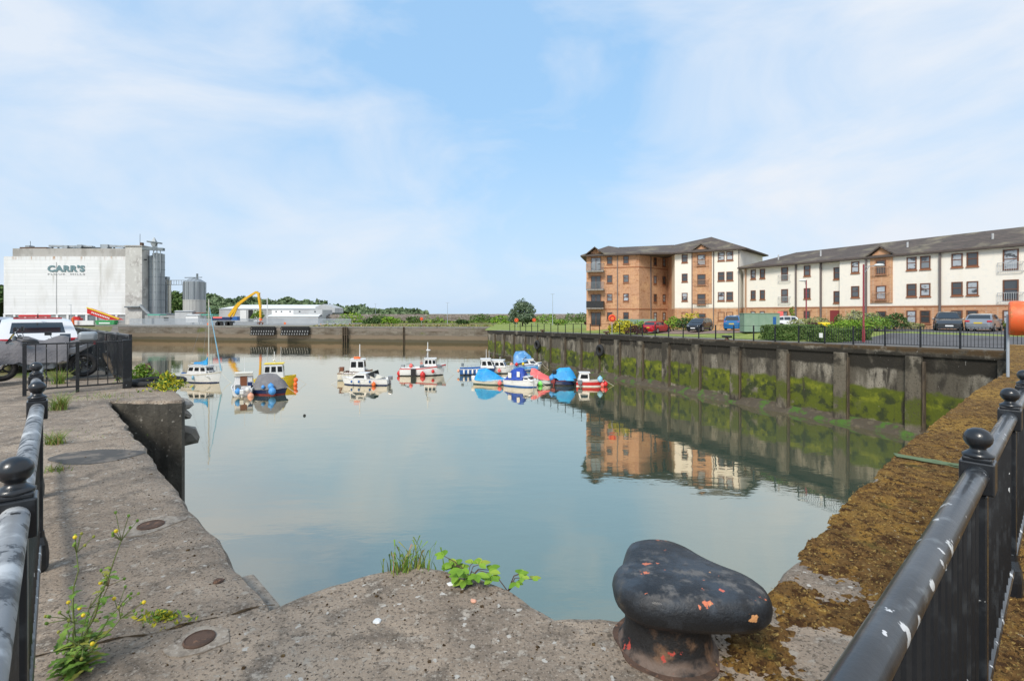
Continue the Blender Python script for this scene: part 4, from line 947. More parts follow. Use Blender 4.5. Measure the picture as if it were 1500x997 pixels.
# long three-storey block
B = thing('apartment_building', 'long three-storey cream harled block with brick ground floor on the right', 'building', (38,55,0))
b0, b1 = Vector((30.6,65.4,0)), Vector((49.5,35.8,0)); fB = Facade(b0, b1); u1 = fB.u(1200); u2 = fB.u(1231.5); zeB = 7.62
nb3 = Vector((-fB.n.x, -fB.n.y, 0)); q0 = b0+nb3*.3; q1_ = b1+nb3*.3
m = MB(); m.prism([(p.x,p.y) for p in (q0, q1_, b1+nb3*10, b0+nb3*10)], z0, zeB-.05); m.build('wall', X['harl'], B, world=True)
for (ua, ub, off) in ((0,u1,0),(u1,u2,-.28),(u2,fB.L,.25)):
    m = MB(); fB.box(m, ua, ub, zb, zeB, off-.6, off); m.build('wall', X['harl'], B, world=True)
    m = MB(); fB.box(m, ua, ub, z0, zb, off-.6, off+.04); m.build('wall', X['brick'], B, world=True)
    m = MB(); fB.box(m, ua+.01, ub-.01, zb-.02, zb+.1, off, off+.07); m.build('band', X['sill'], B, world=True)
def woff(px): u = fB.u(px); return 0 if u < u1 else -.28 if u < u2 else .25
cols = [(1103.5,.85,1.2,0,3),(1117,.85,1.2,0,3),(1149.5,1.05,1.65,1,4),(1182.5,.95,1.25,0,3),(1225,1.0,1.35,0,3),(1254.5,1.0,1.25,0,3),(1337,1.05,1.3,0,3),(1357,1.05,1.3,0,3),(1403.5,1.05,1.3,0,3),(1426,1.05,1.3,0,3),(1482,1.3,1.85,1,4),(1536,1.0,1.3,0,3),(1556,1.0,1.3,0,3)]
for px, w_, h_, jul, n_ in cols:
    u = fB.u(px); off = woff(px)
    for k in range(3):
        zt = 7.32-2.68*k
        if px == 1225 and k == 2: continue
        if px == 1225 : zt -= .45
        hh = h_ if k < 2 or not jul else 1.3
        window(fB, B, u, zt, w_*.78, hh, off=off+(.04 if k == 2 else 0), sill=not (jul and k < 2))
        if jul and k < 2: juliet(fB, B, u, zt-hh-.1, w_*.78+.6, .8, off=off, mat='palegrey', d=.25)
u = fB.u(1292.8); m = MB(); fB.box(m, u-1.0, u+1.0, 2.75, zeB+.1, .25, .36); m.build('brick_bay', X['brick'], B, world=True)
for k in range(3):
    window(fB, B, u, 7.25-2.68*k, .9, 1.5 if k < 2 else 1.35, off=.37 if k < 2 else .29)
    if k < 2: juliet(fB, B, u, 7.25-2.68*k-1.55, 1.5, .8, off=.37, mat='pipe_pale', d=.2)
u = fB.u(1225); m = MB(); fB.box(m, u-.75, u+.75, -.2, 2.0, -.28, -.2); o = m.build('door', X['darkred'], B, world=True)
m = MB(); fB.box(m, u+.45, u+.5, .8, 1.0, -.2, -.14); m.build('handle', X['steel'], o, world=True)
for px, mt in ((1166.5,'pipe'),(1201.5,'pipe'),(1271,'pipe'),(1379,'pipe'),(1093,'pipe_pale')): downpipe(fB, B, px, -.2, zeB-.1, mt, .16, off=woff(px)+.05)
e_ = [b0+Vector((-.9,-.3,0)), b0+fB.d.to_3d()*u1+fB.n.to_3d()*.55, b1+fB.n.to_3d()*.75, b1+nb3*10.5, b0+nb3*10.5+Vector((-.5,.3,0))]
hip(B, [(p.x,p.y) for p in e_], zeB+.1, [tuple(b0+fB.d.to_3d()*4.2+nb3*5+Vector((0,0,9.6))), tuple(b1-fB.d.to_3d()*1+nb3*5+Vector((0,0,9.95)))], [(0,1,5),(1,2,6,5),(2,3,6),(3,4,5,6),(4,0,5)])
gable(B, fB, fB.u(1292.8), 2.6, zeB+.02, .95, off=.36)
for px in (1130,1192,1320,1446): 
    u = fB.u(px); p = fB.pt(u, 8.35, -1.6); m = MB(); m.bar(p, p+Vector((0,0,.75)), .09, 8); m.build('vent', X['palegrey'], B, world=True)

# ------------------------------------------------------------------ cars
def car(name, label, loc, rz, L_, Wd, Hh, paint, kind='hatch', plate='plate_y', group='cars parked in front of the flats', roofbar=False, pil=(.07,.08)):
    t = thing(name, label, 'car', tuple(loc), rz=rz, group=group)
    hL = L_/2; bh = Hh*.60; gb = .2                      # x forward
    if kind == 'hatch': st = [(-1,.66,.66,.80),(-.97,.72,.74,.9),(-.88,.95,1.0,.98),(-.70,.98,1.42,1),(-.45,.98,1.5,1),(-.1,.97,1.5,1),(.14,.95,1.46,1),(.46,.92,.93,1),(.75,.84,.85,.98),(.92,.74,.74,.92),(1,.55,.55,.8)]
    elif kind == 'suv': st = [(-1,.7,.7,.86),(-.98,.85,.88,.93),(-.93,1.0,1.05,.98),(-.84,1.02,1.5,1),(-.5,1.02,1.62,1),(-.1,1.02,1.62,1),(.16,1.0,1.55,1),(.44,.98,1.0,1),(.78,.92,.93,.98),(.93,.8,.8,.92),(1,.6,.6,.82)]
    else: st = [(-1,.7,.7,.86),(-.98,.9,.95,.94),(-.92,1.02,1.1,.98),(-.85,1.02,1.5,1),(-.4,1.02,1.6,1),(.1,1.0,1.58,1),(.3,1.0,1.42,1),(.62,.95,.97,1),(.86,.82,.83,.96),(.96,.68,.68,.9),(1,.5,.5,.8)]
    sH = Hh/max(s[2] for s in st); rings = []; hw = Wd/2
    for x, zbt, zt, ww in st:
        x *= hL; zbt *= sH; zt *= sH; a = hw*ww; g = max(0, (zt-zbt)/(.6*sH)); tw = a*(1-(.27 if kind == 'suv' else .2)*min(1, g))
        rings.append([(x,-a*.93,gb),(x,-a,gb+.25),(x,-a,zbt*.72),(x,-a*.96,zbt),(x,-tw*.97,zt-.05*g),(x,-tw*.75,zt),(x,tw*.75,zt),(x,tw*.97,zt-.05*g),(x,a*.96,zbt),(x,a,zbt*.72),(x,a,gb+.25),(x,a*.93,gb)])
    m = MB(); m.ring(rings); body = m.build('body', paint, t, smooth_=True, auto=True)
    gl = [s for s in st if s[2]-s[1] > .2]; r_ = {round(s[0],3): rr for s, rr in zip(st, rings)}; idx = [i for i, s in enumerate(st) if s[2]-s[1] > .2]
    for sd_ in (3, 8):
        top = 4 if sd_ == 3 else 7
        for i0, i1 in zip(idx, idx[1:]):
            a, b = Vector(rings[i0][sd_]), Vector(rings[i1][sd_]); c, d = Vector(rings[i1][top]), Vector(rings[i0][top]); o_ = Vector((0, -.012 if sd_ == 3 else .012, .004))
            q = [a.lerp(b,.05).lerp(d.lerp(c,.05),.12), a.lerp(b,.95).lerp(d.lerp(c,.95),.12), a.lerp(b,.95).lerp(d.lerp(c,.95),.88), a.lerp(b,.05).lerp(d.lerp(c,.05),.88)]
            m = MB(); m.add([p+o_ for p in q], [(0,1,2,3)]); m.build('side_window', X['carglass'], t)
    def screen(i0, i1, nm_, o_):
        a, b = rings[i0], rings[i1]; lo, hi = (a, b) if b[5][2] > a[5][2] else (b, a)
        pa = pil[0]; q = [Vector(lo[3]).lerp(Vector(lo[8]),pa), Vector(lo[3]).lerp(Vector(lo[8]),1-pa), Vector(hi[4]).lerp(Vector(hi[7]),1-pa), Vector(hi[4]).lerp(Vector(hi[7]),pa)]
        q = [q[0].lerp(q[3],.08), q[1].lerp(q[2],.08), q[2].lerp(q[1],.08), q[3].lerp(q[0],.08)]
        vs = [p+o_ for p in q]; m = MB(); m.add(vs, [(0,1,2,3)]); m.build(nm_, X['carglass'], t)
    screen(idx[0]-1, idx[0], 'rear_window', Vector((-.02,0,.025))); screen(idx[-1], idx[-1]+1, 'windscreen', Vector((.02,0,.03)))
    wr = .32*Hh/1.45 if Hh < 1.6 else .35
    for x in (-.6*hL, .63*hL):
        for sy in (-1,1):
            m = MB(); m.lathe([(wr*.6,-.10),(wr*.93,-.105),(wr,-.07),(wr,.07),(wr*.93,.105),(wr*.6,.10)], n=24); m.v = [(v_[0]+x, v_[2]+sy*(hw-.09), v_[1]+wr) for v_ in m.v]; wo = m.build('wheel', X['rubber'], t, smooth_=True, auto=True)
            m = MB(); m.lathe([(wr*.62,-.02),(wr*.62,.02),(wr*.5,.03),(.04,.012),(.001,.02)], n=20); m.v = [(v_[0]+x, sy*(hw+.0)+v_[2]*sy, v_[1]+wr) for v_ in m.v]; m.build('rim', X['alloy'], wo, smooth_=True, auto=True)
            m = MB(); n_ = 14; rr_ = wr*1.14; m.add([(x+rr_*math.cos(math.pi*k/n_), sy*(hw+.004), wr+rr_*math.sin(math.pi*k/n_)) for k in range(n_+1)], [tuple(range(n_+1))]); m.build('wheel_arch', X['black'], t)
    m = MB(); m.box(-hL*.995,hL*.985,-hw*.94,hw*.94,.17,.34); m.build('lower_trim', X['black'], t, bevel=.05)
    for sy in (-1,1):
        m = MB(); zl = .93*sH if kind == 'hatch' else .98*sH; m.obox((-hL*.935,sy*hw*.76,zl*.92), .14, hw*.34, .13); m.build('tail_light', X['lamp_red'], t, bevel=.02)
        m = MB(); m.obox((hL*.92,sy*hw*.70,.66*sH), .16, hw*.36, .12); m.build('headlight', X['lamp_clear'], t, bevel=.03)
        m = MB(); m.obox((.30*hL,sy*(hw+.07),.98*sH), .1, .16, .12); m.build('mirror', paint, t, bevel=.02)
    m = MB(); m.box(-hL-.015,-hL*.975,-.26,.26,.60*sH+.05,.60*sH+.16); m.build('number_plate', X['plate_y'], t)
    m = MB(); m.box(hL*.985,hL+.012,-.26,.26,.36,.47); m.build('number_plate', X['plate_w'], t)
    m = MB(); m.box(hL*.95,hL+.005,-.42,.42,.5*sH,.58*sH); m.build('grille', X['black'], t, bevel=.01)
    if roofbar:
        m = MB(); m.box(-hL*1.0,-hL*.955,-hw*.93,hw*.93,.30,.78); m.build('tailgate', X['cargrey'], t, bevel=.04)
        m = MB(); m.obox((-hL*.86,.08,.98*sH), .03, .42, .025); m.build('wiper', X['black'], t)
        m = MB(); m.box(-.1*hL,.02*hL,-.36,.36,Hh+.03,Hh+.10); m.build('light_bar', X['red'], t, bevel=.02)
        m = MB(); m.box(-.86*hL,-.80*hL,-.5,.5,Hh-.02,Hh+.02); m.build('spoiler', X['red'], t)
        m = MB(); m.tube([(-.72*hL,0,Hh),(-.78*hL,0,Hh+.13)], [.02,.008], 6); m.build('antenna', X['black'], t)
    return t
def place(px, Y): p = AT(px, Y); v = Vector((p.x,p.y))-CW; return (p.x, p.y, land(v.dot(U)/CAM_SCALE, v.dot(NR))+.04)
def yaw(dx, dy): return math.atan2(dy, dx)
car('parked_car', 'red hatchback parked behind the yellow bush, rear to the water', place(962,60.5), yaw(.80,.75), 4.15, 1.75, 1.42, X['carred'])
car('parked_car', 'black people carrier with its pale windscreen facing the dock', place(1025,57.5), yaw(-.66,-.72), 4.0, 1.7, 1.58, X['carblack'], 'mpv')
car('parked_car', 'bright blue off-road car parked beside the green container', place(1079,55.5), yaw(.62,.78), 4.2, 1.8, 1.66, X['carblue'], 'suv')
car('parked_car', 'white hatchback parked right of the green container', place(1160,54.5), yaw(.93,-.36), 3.9, 1.7, 1.45, X['carwhite'])
car('parked_car', 'dark grey off-road car facing the dock, left of the silver one', place(1388,43.5), yaw(-.62,-.78), 4.3, 1.82, 1.62, X['cargrey'], 'suv')
car('parked_car', 'silver hatchback with red tail lights seen from behind, rightmost of the row', place(1441,41.8), yaw(.80,.60), 4.25, 1.78, 1.46, X['carsilver'])
car('parked_car', 'pale grey car almost hidden behind the feathery bushes', place(1275,50), yaw(.93,-.36), 4.2, 1.75, 1.5, X['carsilver'])
cx = AT(57, 13.9)+Vector((-.72,.69,0))*2.15; car('parked_car', 'white estate car with a red roof light bar behind the motorbike, seen from behind', (cx.x,cx.y,.05), yaw(-.72,.69), 4.3, 1.8, 1.46, X['carwhite'], 'hatch', group='cars on the left quayside', roofbar=True, pil=(.15,.1))
cx = AT(-14, 21); car('parked_car', 'silver car at the very left edge beyond the white estate', (cx.x,cx.y,.05), yaw(-.7,.7), 4.3, 1.8, 1.45, X['carsilver'], group='cars on the left quayside')
# ------------------------------------------------------------------ motorbike (x forward)
def motorbike(name, label, loc, rz, body='black', seat='tarpgrey', topcase=True, cover=False, sc_=1.0, group='motorbikes on the left quayside'):
    t = thing(name, label, 'motorbike', tuple(loc), rz=rz, group=group, sc_=sc_)
    for x, r_ in ((.76,.30),(-.70,.31)):
        m = MB(); m.torus((x,0,r_), r_-.06, .062, 'y', 28, 10, 1.15); wo = m.build('tyre', X['rubber'], t, smooth_=True)
        m = MB(); m.torus((x,0,r_), r_-.11, .018, 'y', 24, 6, 2)
        for k in range(5): a = k*1.2566; m.beam((x,0,r_), (x+math.cos(a)*(r_-.11),0,r_+math.sin(a)*(r_-.11)), .03, .035)
        m.lathe([(.05,-.06),(.05,.06)], (0,0,0), 12); m.v[-24:] = [(v_[0]+x, v_[2], v_[1]+r_) for v_ in m.v[-24:]]; m.build('rim', X['black'], wo)
    m = MB()
    for sy in (-.09,.09): m.bar((.76,sy,.30), (.50,sy,.92), .026, 8)
    m.build('fork', X['chrome'], t, smooth_=True, auto=True)
    m = MB(); m.tube([(.35,-.38,1.02),(.46,-.28,1.04),(.50,-.1,.97),(.50,.1,.97),(.46,.28,1.04),(.35,.38,1.02)], .016, 8); m.build('handlebar', X['black'], t, smooth_=True)
    for sy in (-1,1):
        m = MB(); m.tube([(.42,sy*.30,1.03),(.46,sy*.38,1.2)], .008, 6); m.obox((.45,sy*.42,1.23), .04, .17, .10); m.build('mirror', X['black'], t, bevel=.012)
        m = MB(); m.obox((.49,sy*.33,1.02), .05, .18, .12); m.build('hand_guard', X['steel_dark'], t, bevel=.02)
    m = MB(); m.ring([[(x,-w_,z0_),(x,-w_*1.0,z1_),(x,w_,z1_),(x,w_,z0_)] for x, w_, z0_, z1_ in ((.02,.12,.72,.86),(.16,.17,.68,.98),(.36,.18,.64,.98),(.52,.13,.62,.86),(.66,.09,.62,.80))]); m.build('tank', X[body], t, bevel=.05, seg=4, smooth_=True)
    m = MB(); m.ring([[(x,-w_,z0_),(x,-w_,z1_),(x,w_,z1_),(x,w_,z0_)] for x, w_, z0_, z1_ in ((-.86,.09,.88,.95),(-.55,.14,.76,.93),(-.2,.16,.68,.84),(.08,.13,.70,.86))]); m.build('seat', X[seat], t, bevel=.04, seg=3, smooth_=True)
    m = MB(); m.ring([[(x,-w_,z0_),(x,-w_,z1_),(x,w_,z1_),(x,w_,z0_)] for x, w_, z0_, z1_ in ((-.92,.06,.80,.90),(-.6,.13,.60,.78),(-.2,.14,.52,.72))]); m.build('tail_panel', X['carsilver'], t, bevel=.03)
    m = MB(); m.obox((.08,0,.42), .52, .34, .34); m.obox((.22,0,.60), .26, .24, .24, M=Matrix.Rotation(.35,4,'Y')); m.lathe([(.1,-.19),(.1,.19)], n=16); m.v[-32:] = [(v_[0]+.0, v_[2], v_[1]+.38) for v_ in m.v[-32:]]
    m.build('engine', X['steel'], t, bevel=.03)
    for sy in (-1,1):
        m = MB(); m.ring([[(x,sy*w_,z0_),(x,sy*w_,z1_),(x,sy*(w_-.04),z1_),(x,sy*(w_-.04),z0_)] for x, w_, z0_, z1_ in ((-.1,.2,.35,.66),(.25,.22,.28,.82),(.58,.16,.45,.92),(.72,.1,.6,.85))]); m.build('fairing', X['steel_dark'], t, bevel=.015)
    m = MB(); m.ring([[(x,-.085,z_),(x,-.07,z_+.045),(x,.07,z_+.045),(x,.085,z_)] for x, z_ in ((.50,.50),(.60,.58),(.74,.61),(.88,.58),(1.02,.48),(1.08,.36))]); m.build('mudguard', X['white_paint'], t, smooth_=True, auto=True)
    m = MB(); m.add([(.66,-.16,.9),(.66,.16,.9),(.48,.13,1.22),(.48,-.13,1.22)], [(0,1,2,3)]); m.add([(.665,-.16,.9),(.665,.16,.9),(.485,.13,1.225),(.485,-.13,1.225)], [(0,1,2,3)]); m.build('windshield', X['carglass'], t)
    m = MB(); m.ball((.68,0,.82), .1, 8); m.build('headlight', X['lamp_clear'], t, smooth_=True)
    m = MB(); m.bar((.30,-.2,.28), (-.85,-.2,.50), .05, 12, .065); m.build('exhaust', X['chrome'], t, smooth_=True, auto=True)
    m = MB(); m.obox((-.93,0,.86), .04, .2, .07); m.build('tail_light', X['lamp_red'], t)
    m = MB(); m.obox((.60,-.22,.88), .08, .06, .05); m.build('indicator', X['yellow'], t, bevel=.01)
    m = MB(); m.tube([(.0,.12,.25),(-.08,.3,.01)], .014, 6); m.build('side_stand', X['black'], t)
    if cover:
        m = MB(); rg = []
        for i in range(14):
            x = -.45+i*.095; top_ = 1.0+.06*math.sin(i*.9); lo_ = .42+.10*noise.noise(Vector((i*.6,0,3))); wv = .27+.05*noise.noise(Vector((i*.8,5,0)))
            rg.append([(x,-wv-.05,lo_),(x,-wv-.03*math.sin(i*2.1),lo_+.2),(x,-wv*.8,top_-.22),(x,-.1,top_),(x,.1,top_),(x,wv*.8,top_-.22),(x,wv,lo_+.2),(x,wv+.05,lo_)])
        m.ring(rg, closed=False, caps=False); m.build('cover', X['tarpgrey'], t, smooth_=True)
    if topcase: m = MB(); m.obox((-.80,0,1.02), .36, .42, .24); m.build('top_case', X['steel'], t, bevel=.07, seg=4, smooth_=True, auto=True)
    return t
cx = AT(66, 12.1); motorbike('motorbike', 'grey and black touring motorbike with top box standing behind the cross fence', (cx.x,cx.y,.05), yaw(-.80,-.60), cover=True)
cx = AT(3, 10.9); motorbike('motorbike', 'dark motorbike cut off by the left edge of the photo', (cx.x-1.25,cx.y-.3,.05), yaw(-.85,-.5), topcase=False)
cx = AT(150, 14.2); motorbike('motorbike', 'small silver motorbike parked near the corner of the long fence', (cx.x-.8,cx.y-.2,.05), yaw(.55,-.83), topcase=False, body='carsilver', sc_=.85)
# ------------------------------------------------------------------ boats (x forward = bow, z = 0 waterline)
def hull(t, L_, B_, Hh, mat, bottom='navy', stripe=None, deck='white', bowrise=.35, transom=.8, flare=.86):
    N_ = 16; rg = []; rgb = []; dk = []; st_ = []
    for i in range(N_+1):
        f = i/N_; x = -L_/2+L_*f
        b = B_/2*(transom+(1-transom)*math.sin(min(1, f/.45)*math.pi/2)) if f < .45 else B_/2*max(.015, (1-((f-.45)/.55)**2.3))
        h_ = Hh*(1+bowrise*max(0, f-.3)**1.6*1.8-.0*f); kx = x-(0 if f < .8 else 0)+ (0 if f < .7 else -(f-.7)*L_*.0)
        rake = max(0, f-.75)*L_*.28; wl = b*flare
        rg.append([(x-rake,-wl*.9,-.02),(x-rake*.85,-wl,.07),(x-rake*.4,-b*.95,h_*.55),(x,-b,h_),(x,-b+.05*min(1,b*8),h_+.01),(x,-b+.07*min(1,b*8),h_-.12),(x,b-.07*min(1,b*8),h_-.12),(x,b-.05*min(1,b*8),h_+.01),(x,b,h_),(x-rake*.4,b*.95,h_*.55),(x-rake*.85,wl,.07),(x-rake,wl*.9,-.02)])
        rgb.append([(x-rake*1.02,-wl*.3,-.35),(x-rake,-wl*.93,-.1),(x-rake*.84,-wl*1.012,.085),(x-rake*.84,wl*1.012,.085),(x-rake,wl*.93,-.1),(x-rake*1.02,wl*.3,-.35)])
        st_.append([(x-.05*rake,-b*1.006,h_*.86),(x,-b*1.012-.01,h_*.97),(x,b*1.012+.01,h_*.97),(x-.05*rake,b*1.006,h_*.86)])
    m = MB(); m.ring(rg); m.build('hull', X[mat], t, smooth_=True, auto=True)
    m = MB(); m.ring(rgb); m.build('bottom_paint', X[bottom], t)
    m = MB(); m.tube([(L_/2-.05,0,Hh*1.25),(L_/2+.35,.1,Hh*.5),(L_/2+.9,.25,-.1)], .014, 5); m.build('mooring_rope', X['cream'], t)
    if stripe:
        m = MB(); n = len(st_)
        for side in (0, 2):
            vs = [p for r in st_ for p in r[side:side+2]]; m.add(vs, [(2*i,2*i+2,2*i+3,2*i+1) for i in range(n-1)])
        vs = [st_[0][0],st_[0][1],st_[0][2],st_[0][3]]; m.add([(v_[0]-.01,v_[1],v_[2]) for v_ in vs], [(0,1,2,3)])
        m.build('rubbing_strake', X[stripe], t)
def cabin(t, x0, x1, w0, z0, z1, mat='white_paint', rf=.25, rb=.08, roof='white_paint', win='glass_dark', wz=(.42,.85), nside=2, over=.08, front=2, backw=False, w1=None, name='cabin'):
    w1 = w1 or w0*.88; h = z1-z0
    ring0 = [(x0,-w0/2,z0),(x1,-w0/2,z0),(x1,w0/2,z0),(x0,w0/2,z0)]; ring1 = [(x0+rb,-w1/2,z1),(x1-rf,-w1/2,z1),(x1-rf,w1/2,z1),(x0+rb,w1/2,z1)]
    m = MB(); m.ring([ring0, ring1]); c = m.build(name, X[mat], t, bevel=.04, seg=3)
    m = MB(); m.box(x0+rb-over, x1-rf+over*1.3, -w1/2-over*.6, w1/2+over*.6, z1, z1+.05); m.build('cabin_roof', X[roof], c, bevel=.02)
    def lerp4(a, b, u, v_): 
        p = Vector(ring0[a]).lerp(Vector(ring0[b]), u); q = Vector(ring1[a]).lerp(Vector(ring1[b]), u); return p.lerp(q, v_)
    def pane(a, b, ua, ub, nrm):
        vs = [lerp4(a,b,ua,wz[0]), lerp4(a,b,ub,wz[0]), lerp4(a,b,ub,wz[1]), lerp4(a,b,ua,wz[1])]; n_ = Vector(nrm)
        m = MB(); m.add([v_+n_*.006 for v_ in vs]+[v_+n_*.014 for v_ in vs], [(0,1,2,3),(4,5,6,7),(0,1,5,4),(1,2,6,5),(2,3,7,6),(3,0,4,7)]); m.build('window', X[win], c)
    for i in range(nside):
        a, b = (i+.14)/nside, (i+.86)/nside; pane(0,1,a,b,(0,-1,.05)); pane(3,2,a,b,(0,1,.05))
    for i in range(front): a, b = (i+.12)/front, (i+.88)/front; pane(1,2,a,b,(1,0,.1))
    if backw:
        for i in range(2): pane(0,3,(i+.15)/2,(i+.85)/2,(-1,0,.05))
    return c
def tarp(t, prof, mat, name='tarpaulin', seed=0, n=11):     # prof: (x, half width, edge z, ridge z)
    m = MB(); rg = []
    for x, b, ze_, zr in prof:
        r = []
        for k in range(n):
            u = -1+2*k/(n-1); z = ze_+(zr-ze_)*(1-abs(u)**1.5); j = .05*noise.noise(Vector((x*1.7+seed, u*2.2, seed))); r.append((x+j, u*b*(1+.3*j), z+j*1.2))
        rg.append(r)
    m.ring(rg, closed=False, caps=False)
    m.add(rg[0], [tuple(range(n))]); m.add(rg[-1], [tuple(range(n))])
    return m.build(name, X[mat], t, smooth_=True, auto=True)
def buoy(t, p, r_, mat, name='buoy'):
    m = MB(); m.ball(p, r_, 10, 1.12); m.lathe([(r_*.25, r_*1.05),(r_*.2, r_*1.35)], p, 8); return m.build(name, X[mat], t, smooth_=True)
def fender(t, p, r_, h_, mat):
    m = MB(); m.lathe([(.01,-h_/2),(r_*.8,-h_/2+.04),(r_,-h_/2+.1),(r_,h_/2-.1),(r_*.8,h_/2-.04),(.01,h_/2)], p, 10); m.build('fender', X[mat], t, smooth_=True)
def mast(t, x, z0_, z1_, r_=.03, mat='white_paint', name='mast', y=0, cross=()):
    m = MB(); m.bar((x,y,z0_), (x,y,z1_), r_, 8, r_*.6)
    for zc, wc in cross: m.beam((x,y-wc,zc), (x,y+wc,zc), .03, .03)
    m.build(name, X[mat], t)
def outboard(t, x, z, mat='black', y=0):
    m = MB(); m.obox((x-.12,y,z+.25), .34, .26, .34); m.obox((x-.08,y,z-.1), .12, .1, .6); m.build('outboard_motor', X[mat], t, bevel=.05, seg=3)
def rail(t, x0, x1, y, z, h_, n=4, mat='chrome'):
    m = MB(); m.bar((x0,y,z+h_), (x1,y*.6,z+h_+.05), .014, 6)
    for i in range(n+1): f = i/n; m.bar((x0+(x1-x0)*f,y*(1-.4*f),z), (x0+(x1-x0)*f,y*(1-.4*f),z+h_+.05*f), .011, 5)
    m.build('guard_rail', X[mat], t)
BG = 'small boats moored in the dock'
def boat(label, px, wy, rz_deg, cat='boat', name='boat', s_=1.3):
    Y = (H-WZ)*F/(wy-HY); p = AT(px, Y+.6, WZ); return thing(name, label, cat, tuple(p), rz=R(rz_deg), group=BG, sc_=s_)
# 1 sailing boat
t = boat('white sailing boat with tall wooden mast and furled blue sail, leftmost in the dock', 298, 560.5, -12, 'sailing boat', 'sailing_boat')
hull(t, 3.55, 1.35, .72, 'white_paint', 'navy', 'cream', bowrise=.35, transom=.8)
cabin(t, -1.25, .75, 1.0, .66, 1.38, rf=.15, rb=.25, nside=3, wz=(.45,.85), front=1)
cabin(t, .3, 1.15, .8, .70, .95, rf=.35, nside=1, name='coach_roof')
m = MB(); m.bar((.53,0,.9),(.53,0,7.0),.05,10,.035); m.build('mast', X['peach'] if False else X['cream'], t)
m = MB(); m.bar((1.75,0,1.0),(.60,0,6.3),.055,8,.02); m.build('furled_sail', X['paleblue'], t)
m = MB(); m.bar((.45,0,1.65),(-1.2,0,1.60),.03,8); m.build('boom', X['cream'], t)
tarp(t, [(-.9,.10,1.52,1.66),(-.3,.13,1.5,1.72),(.2,.14,1.5,1.85),(.45,.08,1.5,2.15)], 'tarp', 'sail_cover')
m = MB()
for a, b in (((.53,0,6.8),(-1.7,0,.9)),((.53,0,6.7),(.4,-.62,.8)),((.53,0,6.7),(.4,.62,.8))): m.bar(a, b, .008, 4)
m.build('rigging', X['steel'], t); rail(t, .3, 1.6, -.45, .95, .35); rail(t, .3, 1.6, .45, .95, .35)
outboard(t, -1.85, .35, 'blue'); fender(t, (-.35,-.72,.45), .09, .35, 'paleblue'); fender(t, (.95,-.6,.55), .07, .16, 'white')
# 2 cabin boat seen from astern
t = boat('small white open-stern boat with brown cabin door and a blue ball fender', 357, 577, 115)
hull(t, 3.4, 1.55, .55, 'white_paint', 'steel_dark'); cabin(t, -.1, 1.1, 1.25, .45, 1.42, roof='cream', rf=.2, rb=.02, nside=2, backw=False)
m = MB(); m.box(-.14,-.10,-.22,.22,.55,1.22); m.build('cabin_door', X['brown'], t); m = MB(); m.box(-.2,.02,-.62,.62,1.28,1.34); m.build('visor', X['cream'], t)
buoy(t, (-1.78,.25,.38), .19, 'skyblue'); buoy(t, (-1.7,-.35,.45), .16, 'white'); buoy(t, (-1.95,-.55,.02), .21, 'peach'); outboard(t, -1.7, .1, 'white_paint', .0)
m = MB(); m.obox((-.9,.3,.55), .3, .35, .35); m.build('fish_box', X['steel_dark'], t, bevel=.02); m = MB(); m.obox((-.8,-.45,.75), .3, .3, .25); m.build('crate', X['navy'], t, bevel=.02)
mast(t, .9, 1.4, 2.6, .015)
# 3 yellow boat behind
t = boat('white wheelhouse boat with yellow roof and yellow bow behind the grey-covered one', 404, 566, 20)
hull(t, 3.0, 1.5, .62, 'yellow', 'yellow', 'yellow'); cabin(t, -.85, .65, 1.25, .55, 1.78, roof='yellow', rf=.12, rb=.1, nside=3, backw=True, wz=(.5,.85))
mast(t, -.1, 1.8, 2.75, .04, cross=((2.1,.3),)); mast(t, .35, 1.8, 3.1, .015, y=.2, name='aerial'); mast(t, -.6, 1.8, 3.1, .015, y=-.2, name='aerial')
m = MB(); m.ball((-.1,0,2.05), .13, 6, .5); m.build('radar', X['white_paint'], t); buoy(t, (1.5,-.45,.45), .17, 'orange'); buoy(t, (1.48,-.5,.12), .16, 'orange')
# 4 covered dark blue boat
t = boat('dark blue boat under a grey cover with two pale blue ball fenders', 399, 578, -8)
hull(t, 2.3, 1.5, .45, 'navy', 'darkred', 'white', bowrise=.2, transom=.9)
tarp(t, [(-1.25,.35,.62,.9),(-1.05,.72,.5,1.35),(-.4,.80,.42,1.5),(.3,.78,.42,1.42),(.8,.6,.44,1.05),(1.1,.3,.5,.6)], 'tarpgrey', 'boat_cover', 3)
buoy(t, (.45,-.85,.66), .2, 'skyblue'); buoy(t, (.62,-.95,.34), .24, 'skyblue'); buoy(t, (-.15,-.85,.6), .12, 'skyblue'); outboard(t, -1.2, .2, 'black', -.2)
# 5 wheelhouse boat behind the white cruiser
t = boat('white wheelhouse boat with orange liferaft on its roof and rust-brown deck', 521, 557, 8)
hull(t, 2.9, 1.3, .68, 'cream', 'steel_dark', 'brown'); cabin(t, -.45, .85, 1.0, .7, 1.78, rf=.1, nside=2, wz=(.4,.85), backw=True)
m = MB(); m.box(-.9,1.2,-.55,.55,.66,.76); m.build('deck', X['rust'], t); m = MB(); m.ring([[(x,math.cos(a)*.2*k,1.83+.08+.11*math.sin(a)) for a in [j*math.pi/4 for j in range(8)]] for x, k in ((-.15,.4),(-.05,1),(.3,1),(.4,.4))]); m.build('liferaft', X['orange'], t, smooth_=True)
mast(t, .35, 1.8, 3.1, .05, cross=((2.75,.16),(2.6,.1))); m = MB(); m.obox((-1.15,0,.95), .3, .5, .35); m.tube([(-1.3,-.3,.7),(-1.35,-.3,1.1),(-1.35,.3,1.1)], .03, 6); m.build('winch', X['brown'], t, bevel=.02)
m = MB(); m.box(.4,1.0,-.35,.35,.78,.88); m.build('hatch', X['black'], t)
